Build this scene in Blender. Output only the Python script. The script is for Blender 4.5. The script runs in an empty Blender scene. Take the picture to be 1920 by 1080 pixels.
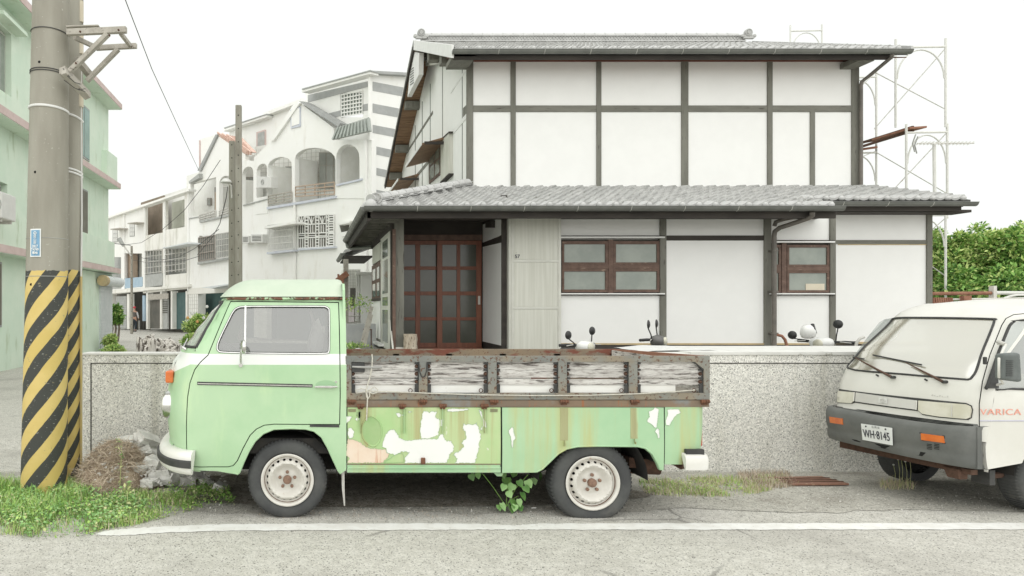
import bpy, bmesh, math, random
import numpy as np
from mathutils import Vector, Matrix, noise
from mathutils.geometry import delaunay_2d_cdt
R = math.radians
rnd = random.Random(7)
F, CX, CY, EYE = 1300.0, 576.0, 577.0, 1.66   # focal length and principal point in photo pixels, eye height in metres
S = bpy.context.scene
COL = S.collection
# camera, sky, sun, exposure
cam_d = bpy.data.cameras.new('camera')
cam_d.sensor_width = 36.0
cam_d.lens = F / 1920 * 36.0
cam_d.shift_x = (960 - CX) / 1920
cam_d.shift_y = (CY - 540) / 1920
cam_d.clip_start = 0.05
cam_d.clip_end = 2000
cam = bpy.data.objects.new('camera', cam_d)
COL.objects.link(cam)
cam.location = (0, 0, EYE)
cam.rotation_euler = (R(90), 0, 0)
S.camera = cam
SUN_EL, SUN_AZ = 38, 200      # high thin sun somewhere behind the photographer, wholly diffused by cloud
world = bpy.data.worlds.new('World')
S.world = world
world.use_nodes = True
wn = world.node_tree
wn.nodes.clear()
sky = wn.nodes.new('ShaderNodeTexSky')
sky.sky_type = 'NISHITA'
sky.sun_disc = False
sky.sun_elevation = R(SUN_EL)
sky.sun_rotation = R(SUN_AZ)
bg_sky = wn.nodes.new('ShaderNodeBackground')
bg_sky.inputs['Strength'].default_value = 0.05
bg_cloud = wn.nodes.new('ShaderNodeBackground')      # even white overcast layer
bg_cloud.inputs['Color'].default_value = (0.985, 1.0, 0.965, 1)
bg_cloud.inputs['Strength'].default_value = 0.78
mixw = wn.nodes.new('ShaderNodeMixShader')
mixw.inputs[0].default_value = 0.93
wout = wn.nodes.new('ShaderNodeOutputWorld')
wn.links.new(sky.outputs[0], bg_sky.inputs['Color'])
wn.links.new(bg_sky.outputs[0], mixw.inputs[1])
wn.links.new(bg_cloud.outputs[0], mixw.inputs[2])
wn.links.new(mixw.outputs[0], wout.inputs['Surface'])
sun_d = bpy.data.lights.new('sun', 'SUN')
sun_d.energy = 1.5
sun_d.angle = R(140)
sun_d.color = (1.0, 0.985, 0.95)
sun = bpy.data.objects.new('sun', sun_d)
COL.objects.link(sun)
sun.rotation_euler = (R(90 - SUN_EL), 0, R(-6))
sun.location = (-6, -12, 20)
S.view_settings.view_transform = 'Standard'
S.view_settings.look = 'None'
S.view_settings.exposure = 0.49
S.view_settings.gamma = 1.0
S.view_settings.use_curve_mapping = False
S.render.engine = 'CYCLES'
S.cycles.use_denoising = True
S.cycles.max_bounces = 6
S.cycles.diffuse_bounces = 3
S.cycles.transparent_max_bounces = 12
# helpers
def W(px, py, D):
 return Vector(((px - CX) * D / F, D, EYE + (CY - py) * D / F))
class Plane:
 def __init__(s, nx, ny, c):
  l = math.hypot(nx, ny)
  s.nx, s.ny, s.c = nx / l, ny / l, c / l
  s.n = Vector((s.nx, s.ny, 0))
 def p(s, px, py, k=0.0, slide=True):
  if slide:                      # true pixel position at that depth
   D = (s.c + k) / (s.nx * (px - CX) / F + s.ny)
   return W(px, py, D)
  D = s.c / (s.nx * (px - CX) / F + s.ny)
  return W(px, py, D) + s.n * k  # moved straight in, square to the face
def smoothnoise(p, s=1.0, seed=0.0):
 return noise.noise(Vector((p[0] * s + seed, p[1] * s + 3.1 * seed, p[2] * s)))
class MB:
 def __init__(s):
  s.v = []; s.f = []; s.m = []
 def add(s, vs, fs, mi=0):
  n = len(s.v)
  s.v += [tuple(v) for v in vs]
  s.f += [tuple(i + n for i in f) for f in fs]
  s.m += [mi] * len(fs)
  return s
 def hexa(s, a, b, mi=0):
  return s.add(list(a) + list(b), [(3, 2, 1, 0), (4, 5, 6, 7), (0, 1, 5, 4), (1, 2, 6, 5), (2, 3, 7, 6), (3, 0, 4, 7)], mi)
 def box(s, x0, x1, y0, y1, z0, z1, mi=0):
  return s.hexa([(x0, y0, z0), (x1, y0, z0), (x1, y0, z1), (x0, y0, z1)], [(x0, y1, z0), (x1, y1, z0), (x1, y1, z1), (x0, y1, z1)], mi)
 def pbox(s, pl, x0, y0, x1, y1, k0, k1, mi=0):
  q = [(x0, y0), (x1, y0), (x1, y1), (x0, y1)]
  return s.pquad(pl, q, k0, k1, mi)
 def pquad(s, pl, q, k0, k1, mi=0):
  a = [pl.p(x, y, k0) for x, y in q]
  b = [v + pl.n * (k1 - k0) for v in a]
  return s.hexa(a, b, mi)
 def ppoly(s, pl, q, k0, k1, mi=0):
  a = [pl.p(x, y, k0) for x, y in q]
  return s.prism(a, pl.n * (k1 - k0), mi)
 def prism(s, pts, d, mi=0):
  n = len(pts); d = Vector(d)
  vs = [Vector(p) for p in pts]
  s.add(vs + [v + d for v in vs], [tuple(range(n - 1, -1, -1)), tuple(range(n, 2 * n))] + [(i, (i + 1) % n, n + (i + 1) % n, n + i) for i in range(n)], mi)
  return s
 def bar(s, a, b, w, h, up=(0, 0, 1), mi=0):
  a = Vector(a); b = Vector(b); d = (b - a).normalized(); up = Vector(up)
  sx = d.cross(up)
  if sx.length < 1e-4: sx = d.cross(Vector((0, 1, 0)))
  sx.normalize(); uz = sx.cross(d).normalized()
  sx = sx * (w / 2); uz = uz * (h / 2)
  return s.hexa([a - sx - uz, a + sx - uz, a + sx + uz, a - sx + uz], [b - sx - uz, b + sx - uz, b + sx + uz, b - sx + uz], mi)
 def tube(s, pts, r, n=8, caps=True, mi=0):
  pts = [Vector(p) for p in pts]
  rs = r if isinstance(r, (list, tuple)) else [r] * len(pts)
  base = len(s.v); prev = None
  for i, p in enumerate(pts):
   if i == 0: t = pts[1] - p
   elif i == len(pts) - 1: t = p - pts[-2]
   else: t = (pts[i + 1] - p).normalized() + (p - pts[i - 1]).normalized()
   t.normalize()
   if prev is None:
    a = t.cross(Vector((0, 0, 1)))
    if a.length < 1e-3: a = t.cross(Vector((0, 1, 0)))
   else:
    a = prev - t * prev.dot(t)
   a.normalize(); prev = a; b = t.cross(a)
   for k in range(n):
    an = 2 * math.pi * k / n
    s.v.append(tuple(p + (a * math.cos(an) + b * math.sin(an)) * rs[i]))
  for i in range(len(pts) - 1):
   for k in range(n):
    k2 = (k + 1) % n
    s.f.append((base + i * n + k, base + i * n + k2, base + (i + 1) * n + k2, base + (i + 1) * n + k)); s.m.append(mi)
  if caps:
   s.f.append(tuple(base + k for k in range(n - 1, -1, -1))); s.m.append(mi)
   e = base + (len(pts) - 1) * n
   s.f.append(tuple(e + k for k in range(n))); s.m.append(mi)
  return s
 def lathe(s, prof, c, axis=(0, 1, 0), n=32, mi=0, a0=0.0, a1=2 * math.pi, squash=None):
  c = Vector(c); ax = Vector(axis).normalized()
  u = ax.cross(Vector((0, 0, 1)))
  if u.length < 1e-3: u = ax.cross(Vector((1, 0, 0)))
  u.normalize(); v = u.cross(ax)
  base = len(s.v); full = abs(a1 - a0 - 2 * math.pi) < 1e-6; cols = n if full else n + 1
  for r, t in prof:
   for k in range(cols):
    an = a0 + (a1 - a0) * k / n
    p = c + ax * t + (u * math.cos(an) + v * math.sin(an)) * r
    if squash: p = squash(p)
    s.v.append(tuple(p))
  for i in range(len(prof) - 1):
   for k in range(n):
    k2 = (k + 1) % cols
    s.f.append((base + i * cols + k, base + i * cols + k2, base + (i + 1) * cols + k2, base + (i + 1) * cols + k)); s.m.append(mi)
  return s
 def grid(s, fn, nu, nv, mi=0):
  base = len(s.v)
  for j in range(nv + 1):
   for i in range(nu + 1):
    s.v.append(tuple(fn(i / nu, j / nv)))
  for j in range(nv):
   for i in range(nu):
    a = base + j * (nu + 1) + i
    s.f.append((a, a + 1, a + nu + 2, a + nu + 1)); s.m.append(mi)
  return s
 def cdt(s, outer, holes, fn, step=0.0, depth=None, mi=0, sub=None):
  def dens(lp):
   out = []
   for i in range(len(lp)):
    a = lp[i]; b = lp[(i + 1) % len(lp)]
    L = math.hypot(b[0] - a[0], b[1] - a[1]); n = max(1, int(L / sub)) if sub else 1
    for k in range(n): out.append((a[0] + (b[0] - a[0]) * k / n, a[1] + (b[1] - a[1]) * k / n))
   return out
  loops = [dens(outer)] + [dens(h) for h in holes]
  pts = []; edges = []
  for lp in loops:
   b = len(pts); pts += lp
   edges += [(b + i, b + (i + 1) % len(lp)) for i in range(len(lp))]
  def inside(p, lp):
   c = False; j = len(lp) - 1
   for i in range(len(lp)):
    xi, yi = lp[i]; xj, yj = lp[j]
    if (yi > p[1]) != (yj > p[1]) and p[0] < (xj - xi) * (p[1] - yi) / (yj - yi) + xi: c = not c
    j = i
   return c
  if step:
   xs = [p[0] for p in loops[0]]; ys = [p[1] for p in loops[0]]
   nx = int((max(xs) - min(xs)) / step) + 1; ny = int((max(ys) - min(ys)) / step) + 1
   nb = [Vector(p) for p in pts]
   for i in range(nx):
    for j in range(ny):
     q = (min(xs) + (i + .5 + .01 * (j % 3)) * step, min(ys) + (j + .5) * step)
     if inside(q, loops[0]) and not any(inside(q, h) for h in loops[1:]): pts.append(q)
  r = delaunay_2d_cdt([Vector(p) for p in pts], edges, [], 0, 1e-7)
  ov, of = r[0], r[2]
  keep = []
  for f in of:
   c = (sum(ov[i][0] for i in f) / len(f), sum(ov[i][1] for i in f) / len(f))
   if inside(c, loops[0]) and not any(inside(c, h) for h in loops[1:]): keep.append(tuple(f))
  P = [Vector(fn(v[0], v[1])) for v in ov]
  s.add(P, keep, mi)
  if depth is not None:
   cnt = {}
   for f in keep:
    for i in range(len(f)):
     a, b = f[i], f[(i + 1) % len(f)]
     k = (min(a, b), max(a, b)); cnt[k] = cnt.get(k, 0) + 1
   df = depth if callable(depth) else (lambda p: Vector(depth))
   mp = {}; vs = []; fs = []
   def gi(i):
    if i not in mp:
     mp[i] = len(vs); vs.append(P[i]); vs.append(P[i] + df(P[i]))
    return mp[i]
   for (a, b), c in cnt.items():
    if c == 1:
     i = gi(a); j = gi(b); fs.append((i, j, j + 1, i + 1))
   s.add(vs, fs, mi)
  return s
 def mesh(s, name, mats, smooth=None):
  me = bpy.data.meshes.new(name)
  me.from_pydata(s.v, [], s.f)
  ml = mats if isinstance(mats, (list, tuple)) else [mats]
  for m in ml: me.materials.append(m)
  if len(ml) > 1: me.polygons.foreach_set('material_index', s.m)
  bm = bmesh.new(); bm.from_mesh(me)
  bmesh.ops.remove_doubles(bm, verts=bm.verts, dist=2e-5)
  bmesh.ops.recalc_face_normals(bm, faces=bm.faces)
  bm.to_mesh(me); bm.free()
  if smooth is not None:
   me.polygons.foreach_set('use_smooth', [True] * len(me.polygons))
   if smooth < 180: me.set_sharp_from_angle(angle=R(smooth))
  me.update()
  return me
 def build(s, name, mats, parent=None, smooth=None, bevel=0, seg=2):
  o = bpy.data.objects.new(name, s.mesh(name, mats, smooth))
  COL.objects.link(o)
  if bevel:
   b = o.modifiers.new('edge', 'BEVEL'); b.width = bevel; b.segments = seg; b.limit_method = 'ANGLE'; b.angle_limit = R(40)
   b.harden_normals = False
  if parent is not None: adopt(o, parent)
  return o
def root_of(o):
 while o.parent: o = o.parent
 return o
def adopt(o, parent):
 o.parent = parent
 o.matrix_parent_inverse = Matrix.Translation(-root_of(parent).location) if parent.type == 'EMPTY' else Matrix.Identity(4)
def tag(o, label, cat, group=None):
 o['label'] = label; o['category'] = cat
 if group: o['group'] = group
 return o
def thing(name, label, cat, loc, group=None):
 o = bpy.data.objects.new(name, None); COL.objects.link(o)
 o.empty_display_size = 0.2
 o.location = loc
 return tag(o, label, cat, group)
def kind(o, k):
 o['kind'] = k; return o
def place_mesh(name, me, parent, loc, rot=None, scale=None):
 o = bpy.data.objects.new(name, me); COL.objects.link(o)
 o.location = loc
 if rot: o.rotation_euler = rot
 if scale: o.scale = scale
 if parent is not None: adopt(o, parent)
 return o
def copy_tree(o, loc, rz=0, label=None):
 r = o.copy(); COL.objects.link(r); r.location = loc; r.rotation_euler = (0, 0, rz)
 if label: r['label'] = label
 def rec(a, b):
  for ch in list(a.children):
   c = ch.copy(); COL.objects.link(c); c.parent = b; c.matrix_parent_inverse = ch.matrix_parent_inverse.copy()
   rec(ch, c)
 rec(o, r)
 return r
# materials
def srgb(r, g, b):
 return tuple((c / 255 / 12.92) if c / 255 <= .04045 else ((c / 255 + .055) / 1.055) ** 2.4 for c in (r, g, b))
def mat(name, c1, c2=None, scale=5.0, rough=0.7, bump=0.0, stretch=(1, 1, 1), metal=0.0, detail=6.0, lo=0.35, hi=0.65,
  c3=None, s3=2.0, t3=(0.55, 0.62), stretch3=(1, 1, 1), spec=0.5, bscale=None, world=True, coat=0.0, c4=None, s4=30.0, t4=(0.6, 0.64), stretch4=(1, 1, 1), grain=None, crack=False):
 m = bpy.data.materials.new(name); m.use_nodes = True
 nt = m.node_tree; N = nt.nodes; L = nt.links
 b = N['Principled BSDF']
 b.inputs['Roughness'].default_value = rough
 b.inputs['Metallic'].default_value = metal
 b.inputs['Specular IOR Level'].default_value = spec
 b.inputs['Coat Weight'].default_value = coat
 tc = N.new('ShaderNodeTexCoord'); geo = N.new('ShaderNodeNewGeometry')
 src = geo.outputs['Position'] if world else tc.outputs['Object']
 def nz(sc, st, det=detail):
  mp = N.new('ShaderNodeMapping'); mp.inputs['Scale'].default_value = st
  L.new(src, mp.inputs['Vector'])
  n = N.new('ShaderNodeTexNoise'); n.inputs['Scale'].default_value = sc; n.inputs['Detail'].default_value = det; n.inputs['Roughness'].default_value = 0.62
  L.new(mp.outputs[0], n.inputs['Vector'])
  return n
 def ramp(sock, a, z):
  r = N.new('ShaderNodeMapRange'); r.inputs['From Min'].default_value = a; r.inputs['From Max'].default_value = z
  r.interpolation_type = 'SMOOTHSTEP'
  L.new(sock, r.inputs['Value']); return r.outputs[0]
 def mix(fac, a, z):
  x = N.new('ShaderNodeMix'); x.data_type = 'RGBA'
  L.new(fac, x.inputs[0])
  for s_, c in ((x.inputs[6], a), (x.inputs[7], z)):
   if isinstance(c, tuple): s_.default_value = (*c[:3], 1)
   else: L.new(c, s_)
  return x.outputs[2]
 out = c1
 if c2 is not None or c3 is not None or bump:
  n1 = nz(scale, stretch)
  out = mix(ramp(n1.outputs['Fac'], lo, hi), c1, c2 if c2 is not None else c1)
 if c3 is not None: out = mix(ramp(nz(s3, stretch3).outputs['Fac'], *t3), out, c3)
 if c4 is not None: out = mix(ramp(nz(s4, stretch4, 8).outputs['Fac'], *t4), out, c4)
 if grain:      # every chip of stone its own tone
  v = N.new('ShaderNodeTexVoronoi'); v.inputs['Scale'].default_value = grain[0]; L.new(src, v.inputs['Vector'])
  sp = N.new('ShaderNodeSeparateColor'); L.new(v.outputs['Color'], sp.inputs[0])
  mr = N.new('ShaderNodeMapRange'); mr.inputs['To Min'].default_value = 1 - grain[1]; mr.inputs['To Max'].default_value = 1 + grain[1] * .8; L.new(sp.outputs[0], mr.inputs['Value'])
  vm = N.new('ShaderNodeVectorMath'); vm.operation = 'SCALE'; L.new(out, vm.inputs[0]); L.new(mr.outputs[0], vm.inputs['Scale']); out = vm.outputs[0]
  out = mix(ramp(sp.outputs[1], .93, .95), out, tuple(c * .28 for c in c1))
 if crack:
  wv = nz(2.2, (1, 1, 1)); ad = N.new('ShaderNodeMix'); ad.data_type = 'VECTOR'; ad.inputs[0].default_value = .12; L.new(src, ad.inputs[4]); L.new(wv.outputs['Color'], ad.inputs[5])
  v = N.new('ShaderNodeTexVoronoi'); v.feature = 'DISTANCE_TO_EDGE'; v.inputs['Scale'].default_value = .75; L.new(ad.outputs[1], v.inputs['Vector'])
  m1 = ramp(v.outputs['Distance'], .012, .002); m2 = ramp(nz(.55, (1, 1, 1)).outputs['Fac'], .50, .60); mm = N.new('ShaderNodeMath'); mm.operation = 'MULTIPLY'; L.new(m1, mm.inputs[0]); L.new(m2, mm.inputs[1])
  m3 = N.new('ShaderNodeMath'); m3.operation = 'MULTIPLY'; m3.inputs[1].default_value = .65; L.new(mm.outputs[0], m3.inputs[0])
  out = mix(m3.outputs[0], out, tuple(c * .35 for c in c1))
 if isinstance(out, tuple): b.inputs['Base Color'].default_value = (*out[:3], 1)
 else: L.new(out, b.inputs['Base Color'])
 if bump:
  nb = nz(bscale or scale * 3, stretch, 4)
  bp = N.new('ShaderNodeBump'); bp.inputs['Strength'].default_value = min(1, bump); bp.inputs['Distance'].default_value = 0.01
  L.new(nb.outputs['Fac'], bp.inputs['Height']); L.new(bp.outputs[0], b.inputs['Normal'])
 m['sock'] = 0
 return m
def glass(name, tint=(.6, .62, .6), gloss=0.25, rough=0.03, transp=0.7, base=(.1, .1, .1)):
 m = bpy.data.materials.new(name); m.use_nodes = True
 nt = m.node_tree; N = nt.nodes; L = nt.links; N.clear()
 o = N.new('ShaderNodeOutputMaterial'); t = N.new('ShaderNodeBsdfTransparent'); t.inputs[0].default_value = (*tint, 1)
 d = N.new('ShaderNodeBsdfDiffuse'); d.inputs[0].default_value = (*base, 1)
 g = N.new('ShaderNodeBsdfGlossy'); g.inputs['Roughness'].default_value = rough; g.inputs[0].default_value = (1, 1, 1, 1)
 lw = N.new('ShaderNodeLayerWeight'); lw.inputs[0].default_value = .5; fr = N.new('ShaderNodeMath'); fr.operation = 'POWER'; fr.inputs[1].default_value = 4.0; L.new(lw.outputs['Facing'], fr.inputs[0])
 ad = N.new('ShaderNodeMath'); ad.operation = 'ADD'; ad.inputs[1].default_value = gloss; ad.use_clamp = True
 L.new(fr.outputs[0], ad.inputs[0])
 a = N.new('ShaderNodeMixShader'); a.inputs[0].default_value = transp
 L.new(d.outputs[0], a.inputs[1]); L.new(t.outputs[0], a.inputs[2])
 z = N.new('ShaderNodeMixShader'); L.new(ad.outputs[0], z.inputs[0]); L.new(a.outputs[0], z.inputs[1]); L.new(g.outputs[0], z.inputs[2])
 L.new(z.outputs[0], o.inputs[0])
 return m
def paint_truck():
 m = mat('mint_paint', (.40, .60, .365), (.47, .65, .42), scale=1.6, rough=.42, bump=0, c3=(.60, .76, .46), s3=3.2, t3=(.55, .85), stretch3=(1, 1, .25), spec=.4,
   c4=(.22, .12, .06), s4=26, t4=(.765, .775))
 nt = m.node_tree; N = nt.nodes; L = nt.links
 b = N['Principled BSDF']; src = b.inputs['Base Color'].links[0].from_socket
 geo = N.new('ShaderNodeNewGeometry'); sp = N.new('ShaderNodeSeparateXYZ'); L.new(geo.outputs['Position'], sp.inputs[0])
 def math_(op, a, bb):
  x = N.new('ShaderNodeMath'); x.operation = op
  for i, v in enumerate((a, bb)):
   if isinstance(v, (int, float)): x.inputs[i].default_value = v
   else: L.new(v, x.inputs[i])
  return x.outputs[0]
 mr = N.new('ShaderNodeMapRange'); mr.inputs['From Min'].default_value = -1.2; mr.inputs['From Max'].default_value = -.92
 mr.inputs['To Min'].default_value = 1.085; mr.inputs['To Max'].default_value = 1.214; L.new(sp.outputs['X'], mr.inputs[0])
 lo = math_('GREATER_THAN', sp.outputs['Z'], mr.outputs[0]); hi = math_('LESS_THAN', sp.outputs['Z'], 1.298)
 f = math_('MULTIPLY', lo, hi)
 mx = N.new('ShaderNodeMix'); mx.data_type = 'RGBA'; L.new(f, mx.inputs[0]); L.new(src, mx.inputs[6]); mx.inputs[7].default_value = (.80, .83, .79, 1)
 L.new(mx.outputs[2], b.inputs['Base Color'])
 return m
M = {}
M['mint'] = paint_truck()
M['mint_bed'] = mat('mint_bed_paint', (.35, .565, .34), (.43, .62, .39), scale=1.2, rough=.45, c3=(.47, .52, .25), s3=2.2, t3=(.47, .68), stretch3=(2.2, 1, .16), c4=(.20, .12, .06), s4=22, t4=(.735, .75))
M['mint_hatch'] = mat('sun_bleached_olive_paint', (.38, .58, .26), (.50, .62, .33), scale=1.3, rough=.5, c3=(.42, .40, .19), s3=2.4, t3=(.50, .70), stretch3=(3.2, 1, .12), c4=(.74, .74, .68), s4=13, t4=(.675, .69), stretch4=(1, 1, .6))
M['roof_mint'] = mat('chalky_mint_roof', (.50, .585, .465), (.56, .63, .51), scale=2, rough=.6, c4=(.35, .40, .28), s4=14, t4=(.74, .8))
M['peel_white'] = mat('white_primer', (.82, .83, .80), (.86, .86, .83), scale=4, rough=.7, c4=(.45, .30, .22), s4=40, t4=(.76, .79))
M['peel_rust'] = mat('rust_stained_primer', (.74, .58, .44), (.80, .68, .56), scale=3, rough=.8, c3=(.55, .24, .12), s3=5, t3=(.52, .66), stretch3=(3, 1, .2))
M['peel_edge'] = mat('curled_paint_edge', (.26, .45, .24), (.36, .50, .28), scale=9, rough=.7)
M['rust_dark'] = mat('dark_rust', (.12, .066, .045), (.08, .045, .03), scale=20, rough=.9, bump=.4)
M['bed_steel'] = mat('grey_paint_over_rust', (.175, .185, .172), (.235, .238, .212), scale=3.0, rough=.6, bump=.25, bscale=60,
 c3=(.26, .22, .16), s3=2.6, t3=(.45, .62), c4=(.12, .065, .04), s4=42, t4=(.56, .62))
M['bed_steel_rusty'] = mat('rusty_rail_steel', (.27, .21, .14), (.21, .18, .14), scale=4.0, rough=.75, bump=.3, bscale=60,
 c3=(.20, .07, .045), s3=3.4, t3=(.50, .60), stretch3=(1, 1, 3), c4=(.15, .07, .04), s4=45, t4=(.58, .64))
M['bed_lip'] = mat('brown_stained_lip', (.24, .17, .11), (.19, .145, .105), scale=3.0, rough=.7, bump=.2, bscale=50,
 c3=(.22, .23, .22), s3=2.2, t3=(.53, .66), c4=(.30, .13, .06), s4=14, t4=(.56, .66), stretch4=(2, 1, .3))
M['hinge_rust'] = mat('rusted_hinge', (.20, .09, .05), (.13, .065, .04), scale=30, rough=.9, bump=.5)
M['grey_plank'] = mat('silvered_plank', (.54, .52, .49), (.74, .725, .69), scale=2.5, rough=.9, bump=.7, bscale=30, stretch=(1, 1, 9),
 c3=(.10, .088, .08), s3=8, t3=(.52, .62), stretch3=(.6, 1, 6), c4=(.33, .30, .28), s4=22, t4=(.52, .6), stretch4=(.5, 1, 6))
M['white_plank'] = mat('white_painted_board', (.80, .80, .77), (.72, .71, .67), scale=3, rough=.7, stretch=(1, 1, 4), c4=(.5, .45, .4), s4=12, t4=(.66, .72), stretch4=(1, 1, 8))
M['tyre'] = mat('dusty_tyre_rubber', (.055, .057, .058), (.085, .088, .085), scale=4, rough=.85, bump=.2, bscale=60, c4=(.38, .38, .36), s4=60, t4=(.755, .78), c3=(.12, .12, .11), s3=3, t3=(.55, .75))
M['rim'] = mat('cream_wheel_paint', (.62, .60, .545), (.70, .68, .63), scale=6, rough=.4, c4=(.42, .25, .16), s4=20, t4=(.66, .74))
M['rim_van'] = mat('grey_wheel_paint', (.25, .25, .25), (.30, .30, .29), scale=6, rough=.5)
M['black'] = mat('underbody_black', (.020, .020, .019), (.035, .032, .028), scale=8, rough=.9)
M['gap'] = mat('dark_gap', (.012, .012, .011), rough=.95)
M['rubber'] = mat('black_rubber', (.035, .036, .035), (.055, .055, .053), scale=9, rough=.6)
M['chrome'] = mat('dull_chrome', (.72, .72, .70), (.6, .6, .58), scale=12, rough=.22, metal=1.0)
M['cream_white'] = mat('old_white_enamel', (.80, .80, .76), (.74, .73, .68), scale=5, rough=.35, c4=(.45, .33, .20), s4=12, t4=(.70, .76))
M['orange'] = mat('amber_lens', (.72, .20, .05), (.62, .15, .04), scale=12, rough=.25)
M['red'] = mat('red_lens', (.5, .04, .03), rough=.3)
M['truck_glass'] = glass('truck_window_glass', tint=(.60, .61, .59), gloss=.20, transp=.84, base=(.46, .46, .43))
M['shield_glass'] = glass('windscreen_glass', tint=(.70, .74, .70), gloss=.34, transp=.45, base=(.62, .66, .58), rough=.06)
M['lens'] = glass('lamp_glass', tint=(.9, .9, .88), gloss=.3, transp=.6, base=(.7, .7, .65))
M['interior'] = mat('grey_vinyl', (.30, .30, .285), (.38, .38, .36), scale=8, rough=.8)
M['rope'] = mat('cream_rope', (.68, .66, .58), (.55, .53, .46), scale=60, rough=.9, bump=.5)
M['asphalt'] = mat('worn_asphalt', (.50, .485, .435), (.57, .555, .505), grain=(130, .20), crack=True, scale=12, rough=.95, bump=.25, bscale=130, detail=10, lo=.38, hi=.62,
 c3=(.41, .395, .355), s3=.9, t3=(.48, .72), c4=(.74, .73, .68), s4=42, t4=(.66, .70))
M['road_paint'] = mat('worn_white_road_paint', (.80, .80, .77), (.72, .71, .67), scale=9, rough=.8, c4=(.50, .485, .44), s4=30, t4=(.62, .68))
M['dirt'] = mat('dark_roadside_grit', (.42, .405, .355), (.53, .515, .46), grain=(110, .28), scale=18, rough=1, bump=.6, bscale=90, detail=10, c3=(.30, .28, .24), s3=1.6, t3=(.45, .8), c4=(.55, .53, .48), s4=50, t4=(.68, .70))
M['granite_chip'] = mat('washed_granite_chippings', (.70, .69, .64), (.80, .79, .74), scale=30, rough=.9, bump=.3, bscale=70, detail=3, grain=(105, .30), c3=(.54, .525, .46), s3=1.3, t3=(.46, .8), stretch3=(3, 1, .25))
M['coping'] = mat('pale_wall_coping', (.66, .655, .62), (.74, .735, .70), scale=6, rough=.85, bump=.15, c4=(.42, .41, .36), s4=9, t4=(.62, .72))
M['concrete'] = mat('grey_concrete', (.33, .325, .30), (.42, .41, .38), scale=5, rough=.95, bump=.25, bscale=60, c4=(.22, .21, .19), s4=8, t4=(.58, .7))
M['pole_concrete'] = mat('pole_concrete', (.285, .27, .225), (.37, .355, .305), scale=5, rough=.95, bump=.3, bscale=70, stretch=(1, 1, .22), detail=10,
 c3=(.22, .20, .165), s3=1.6, t3=(.50, .72), stretch3=(1, 1, .3), c4=(.46, .445, .39), s4=48, t4=(.70, .76))
M['rubble'] = mat('broken_concrete', (.60, .59, .55), (.74, .73, .69), scale=9, rough=.95, bump=.6, bscale=50, c4=(.36, .34, .30), s4=16, t4=(.58, .70))
M['rust_plate'] = mat('rusty_iron_plate', (.30, .16, .11), (.24, .13, .09), scale=9, rough=.9, bump=.4, c4=(.40, .28, .20), s4=30, t4=(.58, .66))
M['plaster'] = mat('white_plaster', (.835, .835, .815), (.855, .855, .835), scale=3, rough=.85, bump=.02, bscale=8)
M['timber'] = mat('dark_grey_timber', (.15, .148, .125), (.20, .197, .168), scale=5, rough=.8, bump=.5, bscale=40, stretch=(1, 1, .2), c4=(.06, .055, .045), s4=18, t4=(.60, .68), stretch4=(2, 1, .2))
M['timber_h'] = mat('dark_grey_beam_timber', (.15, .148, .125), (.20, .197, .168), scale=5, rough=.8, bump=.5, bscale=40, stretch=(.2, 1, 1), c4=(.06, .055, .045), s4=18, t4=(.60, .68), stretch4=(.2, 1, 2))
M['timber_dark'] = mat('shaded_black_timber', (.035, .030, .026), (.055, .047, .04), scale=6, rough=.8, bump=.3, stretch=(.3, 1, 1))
M['timber_red'] = mat('red_brown_timber', (.13, .05, .035), (.17, .075, .05), scale=6, rough=.75, stretch=(.2, 1, 1))
M['soffit'] = mat('brown_soffit_board', (.19, .115, .068), (.27, .17, .10), scale=3, rough=.8, bump=.2, stretch=(.3, 4, 1), c4=(.10, .06, .035), s4=9, t4=(.56, .66), stretch4=(.3, 3, 1))
M['window_wood'] = mat('weathered_brown_window_wood', (.11, .068, .052), (.16, .10, .075), scale=8, rough=.7, bump=.4, c4=(.28, .20, .15), s4=20, t4=(.62, .70), stretch4=(.3, 1, 1))
M['door_wood'] = mat('red_stained_door_wood', (.17, .060, .034), (.23, .085, .046), scale=7, rough=.5, bump=.15, stretch=(2, 1, .3))
M['door_glass'] = mat('frosted_dark_glass', (.075, .078, .062), (.10, .102, .085), scale=1.2, rough=.16, spec=.5)
M['house_glass'] = mat('dim_window_glass', (.22, .25, .22), (.29, .32, .28), scale=1.5, rough=.06, spec=.6)
M['alu'] = mat('cream_aluminium', (.60, .60, .54), (.66, .66, .60), scale=4, rough=.4, spec=.5)
M['alu_panel'] = mat('streaked_shutter_sheet', (.56, .56, .49), (.64, .64, .575), scale=2.2, rough=.55, stretch=(9, 1, .3), detail=4)
M['tile'] = mat('silver_roof_tile', (.38, .38, .37), (.50, .50, .485), scale=4, rough=.62, bump=.15, bscale=40, c4=(.26, .26, .24), s4=14, t4=(.58, .66), c3=(.38, .38, .37), s3=2.2, t3=(.52, .70))
M['tile_light'] = mat('pale_roof_tile', (.50, .50, .49), (.58, .58, .57), scale=4, rough=.6, bump=.1, c4=(.40, .40, .38), s4=16, t4=(.60, .7))
M['tile_bed'] = mat('mortar_under_tiles', (.10, .10, .095), rough=.95)
M['gutter'] = mat('grey_green_gutter', (.125, .13, .118), (.16, .165, .15), scale=4, rough=.45, c4=(.30, .30, .28), s4=30, t4=(.69, .73))
M['downpipe'] = mat('brown_grey_downpipe', (.12, .11, .095), (.17, .15, .13), scale=5, rough=.5)
M['white_trim'] = mat('white_painted_trim', (.80, .80, .78), (.74, .74, .72), scale=6, rough=.5)
M['tan_board'] = mat('tan_sill_board', (.55, .43, .24), (.45, .36, .22), scale=6, rough=.8)
M['stone_base'] = mat('pale_post_stone', (.62, .60, .55), (.70, .68, .63), scale=12, rough=.9)
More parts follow.
